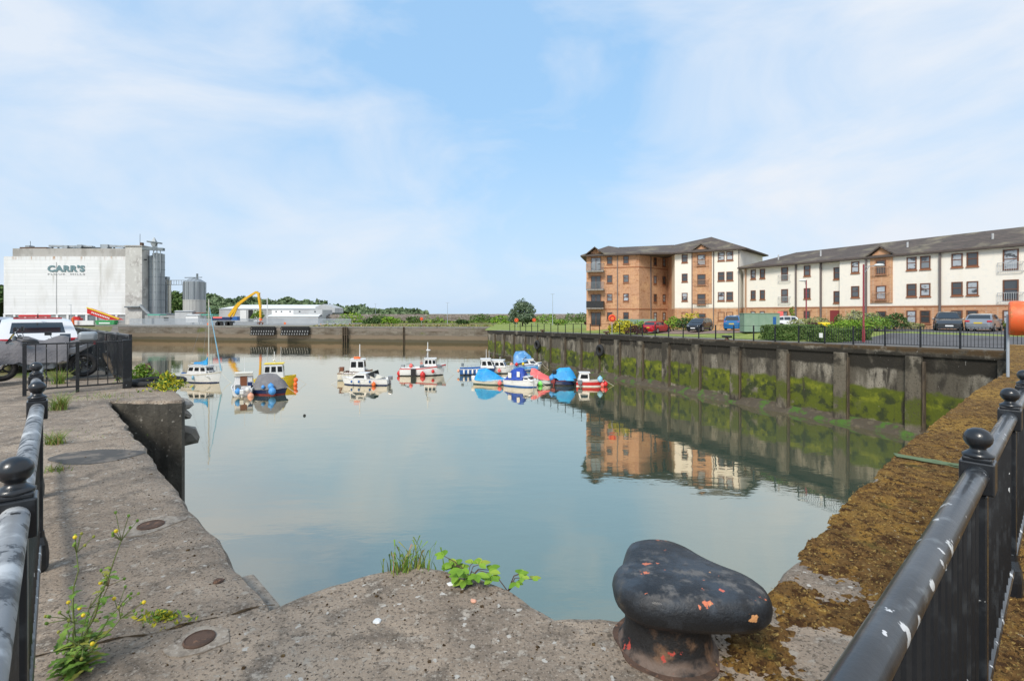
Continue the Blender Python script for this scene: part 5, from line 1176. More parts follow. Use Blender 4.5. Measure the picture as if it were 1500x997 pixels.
# 6 white cuddy cruiser, bow to the left
t = boat('white low cruiser with dark oval side window, orange ball and outboard to the right', 535, 564, 176)
hull(t, 4.0, 1.5, .52, 'white_paint', 'navy', 'white', bowrise=.25)
cabin(t, -.35, 1.25, 1.15, .48, .92, rf=.75, rb=.15, nside=1, wz=(.25,.72), front=1)
m = MB(); m.add([(-.35,-.5,.92),(-.35,.5,.92),(-.9,.55,1.15),(-.9,-.55,1.15),(-1.0,-.6,.62),(-1.0,.6,.62)], [(0,1,2,3),(0,3,4),(1,5,2)]); m.build('windscreen', X['carglass'], t)
tarp(t, [(-1.5,.55,.55,.62),(-1.1,.6,.55,.85),(-.6,.58,.6,.98)], 'cream', 'cockpit_cover', 5)
for x in (.85,.25,-.65): fender(t, (x,.76,.32), .08, .22, 'blue')
buoy(t, (-1.0,.83,.14), .16, 'orange'); outboard(t, -1.98, .3, 'carsilver'); rail(t, .6, 1.9, .45, .6, .25); rail(t, .6, 1.9, -.45, .6, .25)
# 7 fishing boat
t = boat('white and red striped fishing boat with grey wheelhouse and red ball fenders', 620, 550, 6)
hull(t, 4.25, 1.6, .72, 'white_paint', 'black', 'red', bowrise=.45); cabin(t, .1, 1.25, 1.05, .85, 1.55, rf=.1, nside=3, wz=(.35,.85), roof='white')
m = MB(); m.box(-.3,1.75,-.5,.5,.72,.92); m.build('casing', X['steel_dark'], t)
mast(t, .42, 1.6, 3.1, .05, cross=((2.3,.1),)); m = MB(); m.lathe([(.01,-.06),(.2,-.05),(.2,.05),(.01,.06)], (.48,0,2.35), 14); m.build('radar', X['white_paint'], t); m = MB(); m.beam((.2,-.2,1.55),(.42,-.2,2.2),.04,.04); m.beam((.2,.2,1.55),(.42,.2,2.2),.04,.04); m.build('mast_stay', X['steel_dark'], t)
m = MB(); m.obox((-.85,-.82,.32), .45, .12, .75); m.build('mat_fender', X['rubber'], t, bevel=.02)
for p, r_, mt in (((-2.15,-.35,.22),.24,'red'),((.02,-.95,.16),.24,'red'),((.95,-.8,.42),.15,'red'),((-1.1,-.4,.92),.18,'pink')): buoy(t, p, r_, mt)
m = MB(); m.ring([[(-1.3+.45*math.cos(a),-.3+s_,.75+.35*math.sin(a)) for a in [k*math.pi/8 for k in range(9)]] for s_ in (0,.5)], closed=False); m.build('net_drum', X['dkgreen'], t); m = MB(); m.obox((-1.9,0,.9), .3, .5, .2); m.build('fish_box', X['grey'], t)
# 8 blue workboat
t = boat('blue boat with white side fenders and white wheelhouse, farthest left of the cluster', 700, 549, 8)
hull(t, 3.4, 1.4, .62, 'blue', 'black', 'white', bowrise=.3); cabin(t, .25, 1.55, 1.1, .6, 1.45, rf=.4, nside=2, wz=(.35,.8), backw=True)
for x in (-1.35,-.95,-.55,-.15): fender(t, (x,-.74,.34), .09, .42, 'white')
buoy(t, (-1.85,-.3,.4), .13, 'peach'); buoy(t, (.15,-.82,.2), .23, 'orange'); rail(t, -1.4, .1, -.6, .62, .3); mast(t, .8, 1.45, 2.4, .025); mast(t, 1.1, 1.45, 2.3, .015, name='aerial', y=.3)
m = MB(); m.obox((-1.45,0,.95), .25, .25, .3); m.build('outboard_motor', X['steel_dark'], t, bevel=.05)
# 9 white cabin boat
t = boat('plain white round-cabined boat behind the blue-tarped one, small red fender on its side', 731, 547, -8)
hull(t, 2.7, 1.35, .62, 'white', 'black', 'cream', bowrise=.25); cabin(t, -.95, .75, 1.15, .58, 1.25, rf=.3, rb=.25, nside=3, wz=(.3,.75)); buoy(t, (.15,-.78,.32), .16, 'pink'); mast(t, .1, 1.3, 1.6, .02, cross=((1.5,.2),))
rail(t, .5, 1.3, -.4, .75, .3)
# 10 blue tarp
t = boat('small cream boat under a bright blue peaked tarpaulin with a pink ball on its bow', 719, 563.5, -22)
hull(t, 2.75, 1.35, .36, 'cream', 'dkgreen', 'white', transom=.85); tarp(t, [(-1.28,.5,.42,.8),(-1.1,.68,.34,1.2),(-.4,.74,.30,1.3),(.3,.66,.30,1.0),(1.0,.36,.34,.62),(1.45,.08,.4,.46)], 'tarp', 'tarpaulin', 1); buoy(t, (1.05,-.6,.22), .17, 'pink'); outboard(t, -1.45, .2, 'white')
# 11 blue cruiser against the wall
t = boat('blue and white cruiser with a blue canvas canopy, moored nearest the right wall', 771, 543, 6)
hull(t, 3.2, 1.5, .62, 'white_paint', 'blue', 'blue', bowrise=.35); m = MB(); m.box(-1.4,1.1,-.79,.79,.2,.48); m.build('side_panel', X['canopyblue'], t)
cabin(t, -.5, 1.2, 1.25, .6, 1.15, rf=.6, nside=2, wz=(.3,.75), mat='white_paint'); tarp(t, [(-1.3,.62,.75,1.6),(-1.1,.68,.75,1.95),(-.2,.66,.95,2.0),(.45,.5,1.15,1.5)], 'canopyblue', 'canopy', 2)
buoy(t, (-1.55,-.3,.62), .19, 'peach'); buoy(t, (-1.1,-.85,.7), .16, 'red'); buoy(t, (-.45,-.9,.75), .13, 'yellow'); fender(t, (1.2,-.55,.5), .1, .4, 'white')
m = MB(); m.add([(-.45,-.67,1.15),(-.45,.67,1.15),(-.1,.6,1.5),(-.1,-.6,1.5)], [(0,1,2,3)]); m.build('canopy_window', X['palegrey'], t)
# 12 royal blue canopy cruiser
t = boat('white cruiser with a royal blue canopy with clear windows, at the centre of the cluster', 765, 566.5, -30)
hull(t, 2.9, 1.4, .48, 'white_paint', 'blue', 'white', bowrise=.3); tarp(t, [(-1.35,.6,.48,.6),(-.95,.64,.5,1.25),(-.2,.62,.55,1.5),(.15,.6,.55,1.45),(.3,.55,.55,1.15)], 'tarpdark', 'canopy', 7)
for a in ((-1.12,-.72),(-.05,-.1)):
    pass
m = MB(); m.obox((-.8,-.62,.88), .30, .03, .40); m.build('canopy_window', X['white'], t); m = MB(); m.obox((-.02,-.615,1.0), .26, .03, .42); m.build('canopy_window', X['white'], t)
cabin(t, .3, 1.15, 1.0, .5, .78, rf=.5, nside=1, name='foredeck', front=1); rail(t, .5, 1.35, -.4, .62, .28); outboard(t, -1.5, .2, 'white'); mast(t, 1.35, .5, .95, .02, name='bow_post')
m = MB(); m.bar((1.2,-.35,-.05),(1.2,-.35,.6),.02,6); m.build('boarding_ladder', X['chrome'], t)
# 13 red tarp
t = boat('small white boat under a salmon red tarpaulin sloping down to the right', 796, 563.5, -14)
hull(t, 2.0, 1.2, .36, 'white', 'black', 'white'); tarp(t, [(-1.0,.5,.8,1.3),(-.7,.6,.6,1.28),(-.1,.62,.45,.92),(.5,.55,.42,.62),(1.0,.2,.42,.48)], 'tarpred', 'tarpaulin', 4); buoy(t, (-.1,-.85,.12), .2, 'limegreen'); outboard(t, -.85, .25, 'grey', -.45)
# 14 blue tarp no. 2
t = boat('dark blue dinghy under a bright blue boxy tarpaulin, left of the red boat', 826, 564.5, -10)
hull(t, 2.1, 1.25, .42, 'navy', 'black', 'darkred'); tarp(t, [(-.95,.45,.62,1.02),(-.55,.55,.6,1.25),(-.35,.6,.42,1.38),(.45,.62,.42,1.42),(.75,.58,.42,1.1),(1.0,.4,.44,.6)], 'tarp', 'tarpaulin', 9); buoy(t, (-.95,-.6,.62), .2, 'skyblue'); outboard(t, -1.05, .2, 'black'); outboard(t, -.7, .1, 'darkred', -.6)
m = MB(); m.obox((-.75,0,1.05), .35, .75, .3); m.build('windscreen', X['carglass'], t, bevel=.03)
# 15 red boat
t = boat('little red and white boat with an open white cuddy, rightmost in the dock', 865, 566, -4)
hull(t, 2.3, 1.15, .40, 'red', 'white', 'white', bowrise=.2); cabin(t, -1.05, -.1, .95, .35, 1.05, rf=.05, rb=.2, nside=1, wz=(.4,.85), mat='white_paint'); m = MB(); m.box(-.1,1.0,-.42,.42,.38,.46); m.build('deck', X['cream'], t)
buoy(t, (.72,-.4,.58), .22, 'paleblue'); buoy(t, (.9,-.5,.14), .16, 'pink'); buoy(t, (1.15,-.4,.2), .18, 'red'); outboard(t, -1.15, .15, 'black'); outboard(t, -.75, .1, 'steel_dark', -.55)
g = AT(446, 36.5, WZ); t = thing('mooring_buoy', 'tiny dark mooring buoy alone right of the yellow boat', 'buoy', tuple(g)); m = MB(); m.ball((0,0,.03), .1, 8); m.build('float', X['rubber'], t, smooth_=True)
# ------------------------------------------------------------------ things on the right dock wall
p = AT(157, 12.6, .02); t = thing('timber_plank', 'weathered timber plank leaning against the inside of the long left fence', 'plank', tuple(p)); m = MB(); m.beam((-.32,.3,.58), (.35,-.15,.05), .09, .05); m.build('board', X['bark'], t)
def hanging_tyre(t_, z, label):
    p = W(t_, -.42, z); t = thing('hanging_tyre', label, 'tyre', tuple(p), rz=math.atan2(U.y, U.x), group='tyre fenders hung on the right dock wall')
    m = MB(); m.torus((0,.02,0), .52, .2, 'y', 26, 10); m.build('tread', X['rubber'], t, smooth_=True)
    m = MB(); m.tube([(0,.0,.5),(0,.08,1.1),(0,-.22,1.9)], .02, 6); m.build('chain', X['rust'], t)
hanging_tyre(39.9, -3.0, 'black tyre hung high on the right wall above the blue and white cruiser'); hanging_tyre(27.9, -2.75, 'black tyre hung on the right wall nearer the camera, below the life buoy')
def quay_bollard(t_, s_, label, w2=1):
    p = W(t_, s_, interp(WT, t_)+.03); t = thing('quay_bollard', label, 'bollard', tuple(p), rz=math.atan2(U.y, U.x), group='low bollards on the right dock wall')
    m = MB(); m.lathe([(.22,0),(.2,.05),(.14,.1),(.13,.22)], n=14); m.build('neck', X['rust'], t, smooth_=True); m = MB(); m.box(-.42*w2,.42*w2,-.2,.2,.2,.38); m.build('head', X['rust' if w2 == 1 else 'black'], t, bevel=.07, seg=3)
quay_bollard(39.6, .22, 'rusty bollard on the far part of the right wall above a tyre'); quay_bollard(27.6, .22, 'rusty bollard left of the round orange life buoy sign'); quay_bollard(14.2, .22, 'black bollard on the right wall in front of the lawn', 1.02)
def lbuoy(px, Y, z0_, label, h_=1.9):
    p = AT(px, Y, z0_); t = thing('life_buoy', label, 'life buoy', tuple(p), group='life buoys round the dock'); m = MB(); m.bar((0,0,-.1),(0,0,h_),.035,8); m.build('pole', X['galv'], t)
    m = MB(); m.lathe([(.42,-.07),(.45,0),(.42,.07),(.1,.075)], n=24); m.v = [(v_[0], v_[2]-.05, v_[1]+h_-.05) for v_ in m.v]; m.build('housing', X['orange'], t, smooth_=True, auto=True)
    m = MB(); m.torus((0,-.13,h_-.05), .28, .07, 'y', 20, 8); m.build('ring', X['red'], t, smooth_=True)
lbuoy(896.5, 58.3, -.85, 'orange life buoy on a pole beside the yellow bush on the right wall', 2.0); lbuoy(756.5, 109, -1.7, 'orange life buoy in front of the lone tree'); lbuoy(782.5, 120, -1.8, 'small orange life buoy just right of the lone tree'); lbuoy(617.5, 136, -1.9, 'red life buoy alone on the far wall grass right of the wooded hill', 2.1)
# ------------------------------------------------------------------ garden planting, lamps, containers on the right
def pl(px, Y, dz=-.05): p = place(px, Y); return (p[0], p[1], p[2]+dz)
random.seed(11)
bush('bush', 'bright yellow bush beside the orange life buoy', 'bush', pl(911,59), 1.7, .9, .85, X['leaf_yellow'], 1100, .13)
bush('bush', 'rounded yellow bush touching the first yellow one on its right', 'bush', pl(919,60), 1.05, .8, .85, X['leaf_yellow'], 600, .11)
bush('bush', 'dark purple bush between the yellow bush and the red car', 'bush', pl(932,57.5), 1.4, .8, .6, X['leaf_purple'], 700, .1)
bush('bush', 'small green bush behind the purple bush', 'bush', pl(937,63), 1.0, .8, .75, X['leaf_bright'], 500, .12)
bush('bush', 'round green shrub at the brick corner, right of the red car', 'bush', pl(987,64), 1.15, 1, .95, X['leaf_bright'], 700, .12)
bush('bush', 'dark green round shrub behind the black people carrier', 'bush', pl(1003,63), 1.1, 1, .95, X['leaf_dark'], 700, .12)
bush('bush', 'yellow-green shrub above the black people carrier', 'bush', pl(1013,64), 1.15, 1, 1.25, X['leaf_yellow'], 700, .12)
bush('hedge', 'long clipped dark green hedge with a bright top behind the fence', 'hedge', pl(1163,42.3), 2.35, 1.1, .60, X['leaf'], 4500, .09, hedge=True)
bush('hedge', 'low green clipped hedge at the foot of the near red lamp post', 'hedge', pl(1228,38.4), 1.95, .95, .50, X['leaf'], 4000, .085, hedge=True)
bush('bush', 'light green mound on top of the hedge, near the red lamp post', 'bush', pl(1243,41.5), 1.6, 1.0, .66, X['leaf_bright'], 1500, .09)
bush('bush', 'pale feathery bush filling the bed right of the white car', 'bush', pl(1190,49), 2.0, 1.0, .62, X['leaf_pale'], 1500, .1)
bush('bush', 'small dark red shrub low in front of the feathery bush', 'bush', pl(1193,46), .8, .6, .42, X['leaf_purple'], 500, .08)
bush('bush', 'large cream-tipped shrub behind the near red lamp post', 'bush', pl(1262,46.5), 2.0, 1.1, .95, X['leaf_pale'], 2000, .09)
bush('bush', 'green and bronze shrub just right of the near red lamp post', 'bush', pl(1283,43), 1.3, .9, .66, X['leaf_weed'], 1300, .085)
bush('bush', 'round dark green shrub standing alone before the brick wall', 'bush', pl(1310,45), 1.05, .95, .80, X['leaf_dark'], 1500, .085)
bush('bush', 'low grey-green shrub between the round shrub and the dark grey car', 'bush', pl(1337,45.5), .95, .7, .38, X['leaf_pale'], 700, .08)
bush('bush', 'climbing green shrub beside the dark red door', 'bush', pl(1231,55.5), .7, .5, .9, X['leaf'], 500, .1)
bush('bush', 'tall thin green sapling on the wall behind the white car', 'bush', pl(1162,60), .45, .4, 1.5, X['leaf_bright'], 350, .11)
bush('bush', 'green shrub behind the silver hatchback', 'bush', pl(1466,44.5), .9, .7, .5, X['leaf'], 700, .09)
for i, (px, Y) in enumerate(((1143,56),(1207,47))):
    p = pl(px, Y, .0); t = thing('grit_bin' if i else 'sign', ['pink notice board at the edge of the green container','bright yellow grit bin in the shrub bed'][i], ['sign','bin'][i], p)
    if i: m = MB(); m.ring([[(-.35,-.25,0),(.35,-.25,0),(.35,.25,0),(-.35,.25,0)],[(-.42,-.3,.5),(.42,-.3,.5),(.42,.3,.5),(-.42,.3,.5)],[(-.42,-.25,.68),(.42,-.25,.68),(.42,.3,.72),(-.42,.3,.72)]]); m.build('body', X['yellow'], t, bevel=.03)
    else: m = MB(); m.bar((-.2,0,-.1),(-.2,0,1.9),.04,6); m.bar((.2,0,-.1),(.2,0,1.9),.04,6); m.build('pole', X['galv'], t); m = MB(); m.box(-.32,.32,-.05,-.01,1.1,2.0); m.build('board', X['pink'], t)
def lamp(px, Y, z1_, arm, label, z0_=None):
    p = place(px, Y); z0_ = p[2]-.05; h_ = z1_-z0_; t = thing('street_lamp', label, 'street lamp', (p[0],p[1],z0_), group='dark red street lamps')
    m = MB(); m.lathe([(.10,0),(.10,.9),(.085,.95),(.065,1.0),(.055,h_)], n=12); m.build('pole', X['lamppost'], t, smooth_=True, auto=True)
    m = MB(); s_ = 1 if arm > 0 else -1; m.beam((0,0,h_-.18),(arm,0,h_-.10),.05,.05); m.beam((0,0,h_-.7),(arm*.35,0,h_-.2),.03,.03); m.build('arm', X['steel'], t)
    m = MB(); m.ring([[(arm-.35+x,math.cos(a)*.15*k,h_-.06+math.sin(a)*.10*k) for a in [j*math.pi/5 for j in range(10)]] for x, k in ((0,.3),(.12,.9),(.35,1.1),(.6,.9),(.72,.3))]); m.build('lamp_head', X['white'], t, smooth_=True)
lamp(1265, 36.5, ZP(387,36.5), 1.15, 'taller near dark red lamp post with a white lamp on its arm'); lamp(1181, 50, ZP(410,50), -.38, 'farther, slimmer dark red lamp post in front of the white car')
def plain_lamp(px, Y, ytop, label, z0_=-1.9, double=True):
    p = AT(px, Y, z0_); h_ = ZP(ytop, Y)-z0_; t = thing('street_lamp', label, 'street lamp', tuple(p), group='grey lamp posts in the distance'); m = MB(); m.bar((0,0,0),(0,0,h_),.10,8,.05); m.build('pole', X['galv'], t)
    m = MB(); m.box(-.6,.6 if double else .1,-.08,.08,h_,h_+.1); m.build('lamp_head', X['galv'], t)
plain_lamp(809.5,143,431,'double-headed grey lamp post right of the lone tree'); plain_lamp(655.5,162,443.5,'faint grey lamp post in front of the open sky over the breakwater'); plain_lamp(550,208,445,'far grey lamp post rising above the wooded hill end'); plain_lamp(104,153.4,446.5,'thin lamp post in front of the white mill', -1.93, False)
t = thing('container', 'green storage container with a blue door behind the fence', 'container', pl(1112,50,0), rz=R(-12)); w_ = 1.62; m = MB(); m.box(-w_,w_,-1,1,0,1.8); m.build('body', X['shed'], t, bevel=.02); m = MB(); m.box(-w_-.04,w_+.04,-1.04,1.04,1.8,1.87); m.build('roof', X['shed'], t)
m = MB(); m.box(w_-.62,w_-.34,-1.05,-1.0,.05,1.5); m.build('door', X['blue'], t)
for x in (-1.1,-.3,.35): m = MB(); m.box(x,x+.06,-1.03,-1.0,.02,1.78); m.build('rib', X['shed'], t)
t = thing('screen', 'long low green screen fence in front of the brick wing', 'fence', pl(933,66,-.2)); m = MB(); m.box(-2.5,2.5,-.05,.05,0,1.75); m.build('panel', X['shed'], t); 
for x in (-2.5,-.8,.85,2.45): m = MB(); m.box(x,x+.08,-.1,-.05,0,1.85); m.build('post', X['shed'], t)
p = W(-7.46+12.2-5.0,.57,.45); 
p = W(8.0,.56,interp(WT,8.0)+.62); t = thing('notice', 'small white notice tied to the fence before the hedge', 'sign', tuple(p), rz=math.atan2(U.y,U.x)); m = MB(); m.box(-.13,.13,-.01,.01,-.17,.17); m.build('board', X['white'], t)
tree('tree', 'lone round-headed tree beyond the far corner of the dock', AT(765,127,-1.8), 7.1, 3.6, X['leaf_tree'], 5200, .25, .2, 9, 4, crown0=.14)
# low garden rail beds / shrubs along the grass
for i, (px, Y, r_, mt, lb) in enumerate(((706,140,2.3,'leaf','green bush on the breakwater slope left of the lone tree'),(733,120,1.9,'leaf_bright','bright green bush close left of the lone tree'),(800,125,2.2,'leaf_weed','pale green bush right of the lone tree'),(845,120,2.5,'leaf','green bush against the brick wing left corner'),(570,120,1.6,'leaf_bright','bright green bush alone on the far wall grass'),(515,130,2.6,'leaf_bright','bright green bush behind the far fence end'),(555,132,2.1,'leaf','dark bush below the wooded hill'),(607,140,1.6,'leaf','small bush at the end of the wooded hill'),(677,118,1.1,'leaf_dark','dark low bush on the far grass'),(545,118,1.4,'leaf_dark','dark low bush left of the lone bright bush'),(820,112,1.2,'leaf_weed','low green bush right of the grey lamp post'),(865,112,1.0,'leaf_purple','dark low shrub under the brick wing'))):
    bush('bush', lb, 'bush', AT(px,Y*1.3,-1.9), r_*1.8, r_*1.0, r_*.8, X[mt], 420, .33, seed=i*3.1)
# ------------------------------------------------------------------ far side: mill, silos, sheds, machine
def zb_(y, Y): return ZP(y, Y)
BZ = -1.93  # far side levels and distances below are already scaled about the camera
YM = 169.0
def XX(px, Y=YM): return (px-CX)/F*Y
Mi = thing('mill', 'huge white flour mill with lettering and rooftop conveyors on the far left', 'building', (XX(96),YM,BZ))
m = MB(); m.box(XX(5.5),XX(187),YM,YM+6,ZP(460.5,YM),ZP(375.5,YM)); m.build('wall', X['mill'], Mi, world=True)
m = MB(); m.box(XX(12),XX(182.5),YM+1.5,YM+7,ZP(375.5,YM)+.002,ZP(363,YM)); m.build('upper_storey', X['mill_grey'], Mi, world=True)
m = MB(); m.box(XX(5.5),XX(187),YM+.35,YM+5.9,BZ-.2,ZP(460.5,YM)-.002); m.build('ground_floor', X['grey'], Mi, world=True)
m = MB(); m.box(XX(5),XX(187.5),YM-.12,YM,ZP(460.5,YM)-.1,ZP(460.5,YM)+.25); m.build('band', X['white_paint'], Mi, world=True)
for px in (6.5,21,37,53,67,83.5,99,112,126.5,142,157,170.5,185.5): x = XX(px); m = MB(); m.box(x-.35,x+.35,YM-.05,YM+.35,BZ-.2,ZP(460.5,YM)-.1); m.build('column', X['white_paint'], Mi, world=True)
for a, b in ((8,20),(23,36),(39,52),(55,66),(69,82),(86,98),(100,111),(113,126),(128,141),(143,156),(158,170),(172,184)): m = MB(); m.box(XX(a+.3),XX(b-.3),YM+.25,YM+.34,ZP(471,YM),ZP(462.3,YM)); m.build('window', X['steel_dark'] if a in (113,128) else X['grey'], Mi, world=True)
x = XX(83); m = MB(); m.box(x-.06,x+.06,YM-.1,YM,ZP(460,YM),ZP(384,YM)); m.build('downpipe', X['grey'], Mi, world=True)
def text(body, x0, x1, z0_, z1_, y, mat, par, name='lettering', bold=.03, sx=1.0, dy=-.12):
    cu = bpy.data.curves.new('t', 'FONT'); cu.body = body; cu.size = 1; cu.offset = bold; cu.extrude = .05; cu.space_character = sx; cu.resolution_u = 3
    o = bpy.data.objects.new('t', cu); C.objects.link(o); bpy.context.view_layer.update(); dg = bpy.context.evaluated_depsgraph_get(); me = bpy.data.meshes.new_from_object(o.evaluated_get(dg)); bpy.data.objects.remove(o)
    xs = [v_.co.x for v_ in me.vertices]; ys = [v_.co.y for v_ in me.vertices]; ax, bx, ay, by = min(xs), max(xs), min(ys), max(ys); po = wloc(par)
    for v_ in me.vertices: c_ = v_.co.copy(); v_.co = (x0+(c_.x-ax)/(bx-ax)*(x1-x0)-po.x, y-c_.z*.8+dy-po.y, z0_+(c_.y-ay)/(by-ay)*(z1_-z0_)-po.z)
    me.materials.clear(); me.materials.append(mat); q = bpy.data.objects.new(name, me); C.objects.link(q); q.parent = par; return q
text("CARR'S", XX(70), XX(124.8), ZP(398.2,YM), ZP(388.3,YM), YM, X['letters'], Mi, bold=.055, sx=1.12)
text("FLOUR  MILLS", XX(70.5), XX(124.5), ZP(402.4,YM), ZP(400.6,YM), YM, X['grey'], Mi, 'lettering', 0, 1.3)
# rooftop conveyors
for k, (a, b, ya, yb, th) in enumerate(((53,118,357.5,358.8,.35),(75,140,361.6,361.6,.3),(134,212,357,360.6,.4),(135,183,364.5,365,.5),(60,100,362,362,.25),(100,135,360,361,.3))):
    m = MB(); m.beam((XX(a),YM+5,ZP(ya,YM)),(XX(b),YM+5,ZP(yb,YM)),1.0,th*1.9); m.build('conveyor', X['steel_dark' if k % 2 else 'steel'], Mi, world=True)
for px in (57,66,78,86,99,110,120,135,140,150,165,175): m = MB(); m.box(XX(px)-.2,XX(px)+.2,YM+4.8,YM+5.2,ZP(364,YM),ZP(358,YM)); m.build('support', X['steel_dark'], Mi, world=True)
for px, y0_, y1_, w_ in ((79,357,363,1.0),(101,356,361,.8),(138,355.5,364,1.3),(23,357,363,.7),(174,360,366,.9)): m = MB(); m.ring([[(XX(px)-w_*k,YM+4,z),(XX(px)+w_*k,YM+4,z),(XX(px)+w_*k,YM+6,z),(XX(px)-w_*k,YM+6,z)] for z, k in ((ZP(y1_,YM),.5),(ZP((y0_+y1_)/2,YM),1),(ZP(y0_,YM),1))]); m.build('hopper', X['steel'], Mi, world=True)
m = MB(); m.box(XX(16),XX(56),YM+3,YM+9,ZP(363,YM),ZP(360.2,YM)); m.build('plant_room', X['rust'], Mi, world=True)
m = MB(); m.bar((XX(24),YM+5,ZP(363,YM)),(XX(23.6),YM+5,ZP(350,YM)),.08,6); m.bar((XX(189),YM+5,ZP(362,YM)),(XX(189),YM+5,ZP(339,YM)),.08,6); m.build('mast', X['steel_dark'], Mi, world=True)
T = thing('grain_tower', 'tall weathered concrete tower joined to the right end of the white mill', 'tower', (XX(200),166.4,BZ))
YT = 166.4; m = MB(); m.box(XX(183.5,YT),XX(208,YT),YT,YT+3.5,BZ-.2,ZP(361,YT)); m.build('wall', X['mill_tower'], T, world=True)
m = MB(); m.box(XX(183,YT),XX(209,YT),YT-.3,YT+3.8,ZP(361,YT)+.01,ZP(359.3,YT)); m.build('roof', X['mill_grey'], T, world=True)
m = MB(); m.box(XX(186,YT),XX(207,YT),YT-1.2,YT,ZP(450.5,YT),ZP(448.6,YT)); m.build('canopy', X['steel_dark'], T, world=True)
m = MB(); m.box(XX(201.5,YT),XX(204.5,YT),YT+1,YT+2,ZP(359.3,YT),ZP(354.5,YT)); m.build('chimney', X['rust'], T, world=True)
m = MB(); m.box(XX(210,YT),XX(212,YT),YT+.3,YT+1.0,ZP(381,YT),ZP(379,YT)); m.build('vent', X['black'], T, world=True)
for px, y0_, y1_, r_, Y in ((223.5,375,470,1.25,170.3),(229.5,371,470,1.2,169.65),(236,372,470,1.1,170.95)):
    t = thing('grain_silo', {223.5:'tall steel silo tube hard against the concrete tower',229.5:'middle tall steel silo tube beneath the conveyor gantry',236:'outer tall steel silo tube, slimmest of the three'}[px], 'silo', (XX(px,Y),Y,BZ), group='tall steel silos')
    m = MB(); m.lathe([(r_,0),(r_,ZP(y0_,Y)-BZ),(r_*.5,ZP(y0_,Y)+2.0),(.01,ZP(y0_,Y)+2.3)], n=20); m.build('shell', X['silo'], t, smooth_=True, auto=True)
    for k in range(8): z = 3+k*2.6; m = MB(); m.lathe([(r_,z),(r_+.08,z),(r_+.08,z+.12),(r_,z+.12)], n=20, caps=False); m.build('ring', X['steel_dark'], t)
t = thing('elevator_tower', 'steel lattice elevator shaft with conveyor platforms at its head, beside the silos', 'tower', (XX(229,167.7),167.7,BZ)); Yg = 167.7
m = MB()
for px in (228,233): m.bar((XX(px,Yg),Yg-1,BZ),(XX(px,Yg),Yg-1,ZP(355,Yg)),.14,6)
for k in range(27): z = -1.8+k*.97; m.beam((XX(228,Yg),Yg-1,z),(XX(233,Yg),Yg-1,z+.75*(k%2)),.07,.07)
m.build('shaft', X['steel'], t, world=True)
m = MB(); m.beam((XX(213,Yg),Yg-1,ZP(364.5,Yg)),(XX(243,Yg),Yg-1,ZP(366,Yg)),1.1,.95); m.build('conveyor', X['steel_dark'], t, world=True)
m = MB(); m.beam((XX(220,Yg),Yg-1,ZP(354.5,Yg)),(XX(239,Yg),Yg-1,ZP(357,Yg)),1.3,.45); m.build('platform', X['steel_dark'], t, world=True)
m = MB(); m.ring([[(XX(229,Yg)+s_*k,Yg-1+q*k,z) for s_, q in ((-1,-.6),(1,-.6),(1,.6),(-1,.6))] for z, k in ((ZP(362,Yg),.5),(ZP(357,Yg),.9),(ZP(352.5,Yg),.5),(ZP(348.5,Yg),.12))]); m.build('elevator_head', X['steel'], t, world=True)
m = MB(); m.bar((XX(238,Yg),Yg-1,ZP(366,Yg)),(XX(238,Yg),Yg-1,ZP(400,Yg)),.12,6); m.build('drop_pipe', X['steel'], t, world=True)
m = MB(); m.beam((XX(212,Yg),Yg-2,ZP(447,Yg)),(XX(226,Yg),Yg-2,ZP(461,Yg)),.8,.6); m.build('chute', X['steel'], t, world=True)
t = thing('silo_block', 'lower grey silo block with a pale edge right of the tall silos', 'silo', (XX(240,174.2),174.2,BZ))
m = MB(); m.box(XX(233,174.2),XX(243,174.2),174.2,176,BZ-.2,ZP(409,174.2)); m.build('wall', X['mill_tower'], t, world=True); m = MB(); m.box(XX(243,174.2)+.01,XX(246.5,174.2),174.5,175.7,BZ-.2,ZP(410,174.2)); m.build('pilaster', X['cream'], t, world=True)
m = MB(); m.box(XX(235,174.2),XX(244,174.2),174.4,175.9,ZP(409,174.2),ZP(405,174.2)); m.build('plant_room', X['steel'], t, world=True)
t = thing('conveyor_bridge', 'high conveyor bridge linking the silo block to the round silo', 'conveyor', (XX(258,172.9),172.9,13)); Yb = 172.9
m = MB()
for z in (ZP(410.5,Yb),ZP(417,Yb)): m.beam((XX(243,Yb),Yb,z),(XX(274,Yb),Yb,z),.2,.18)
for k in range(9): x = XX(244+k*3.6,Yb); m.box(x-.05,x+.05,Yb-.05,Yb+.05,ZP(417,Yb),ZP(410.5,Yb))
m.build('truss', X['steel'], t, world=True)
for px in (244,): m = MB(); m.box(XX(px,Yb)-.2,XX(px,Yb)+.2,Yb-.2,Yb+.2,BZ,ZP(417,Yb)); m.build('leg', X['steel'], t, world=True)
t = thing('round_silo', 'squat round corrugated steel silo standing apart on a pale skirt', 'silo', (XX(285,174.2),174.2,BZ)); zt = ZP(413,174.2)-BZ; zm = ZP(439,174.2)-BZ; r_ = 3.4
m = MB(); m.lathe([(r_,zm),(r_,zt),(r_*.55,zt+1.0),(.4,zt+1.4),(.01,zt+1.45)], n=32); m.build('shell', X['silo'], t, smooth_=True, auto=True); m = MB(); m.lathe([(r_+.05,0),(r_+.05,zm-.3),(r_+.12,zm-.3),(r_+.12,zm)], n=32); m.build('skirt', X['silo_pale'], t, smooth_=True, auto=True)
for k in range(12): a = k*.5236; m = MB(); m.bar((r_*1.02*math.cos(a),r_*1.02*math.sin(a),zm),(r_*1.02*math.cos(a),r_*1.02*math.sin(a),zt),.06,5); m.build('stiffener', X['steel_dark'], t)
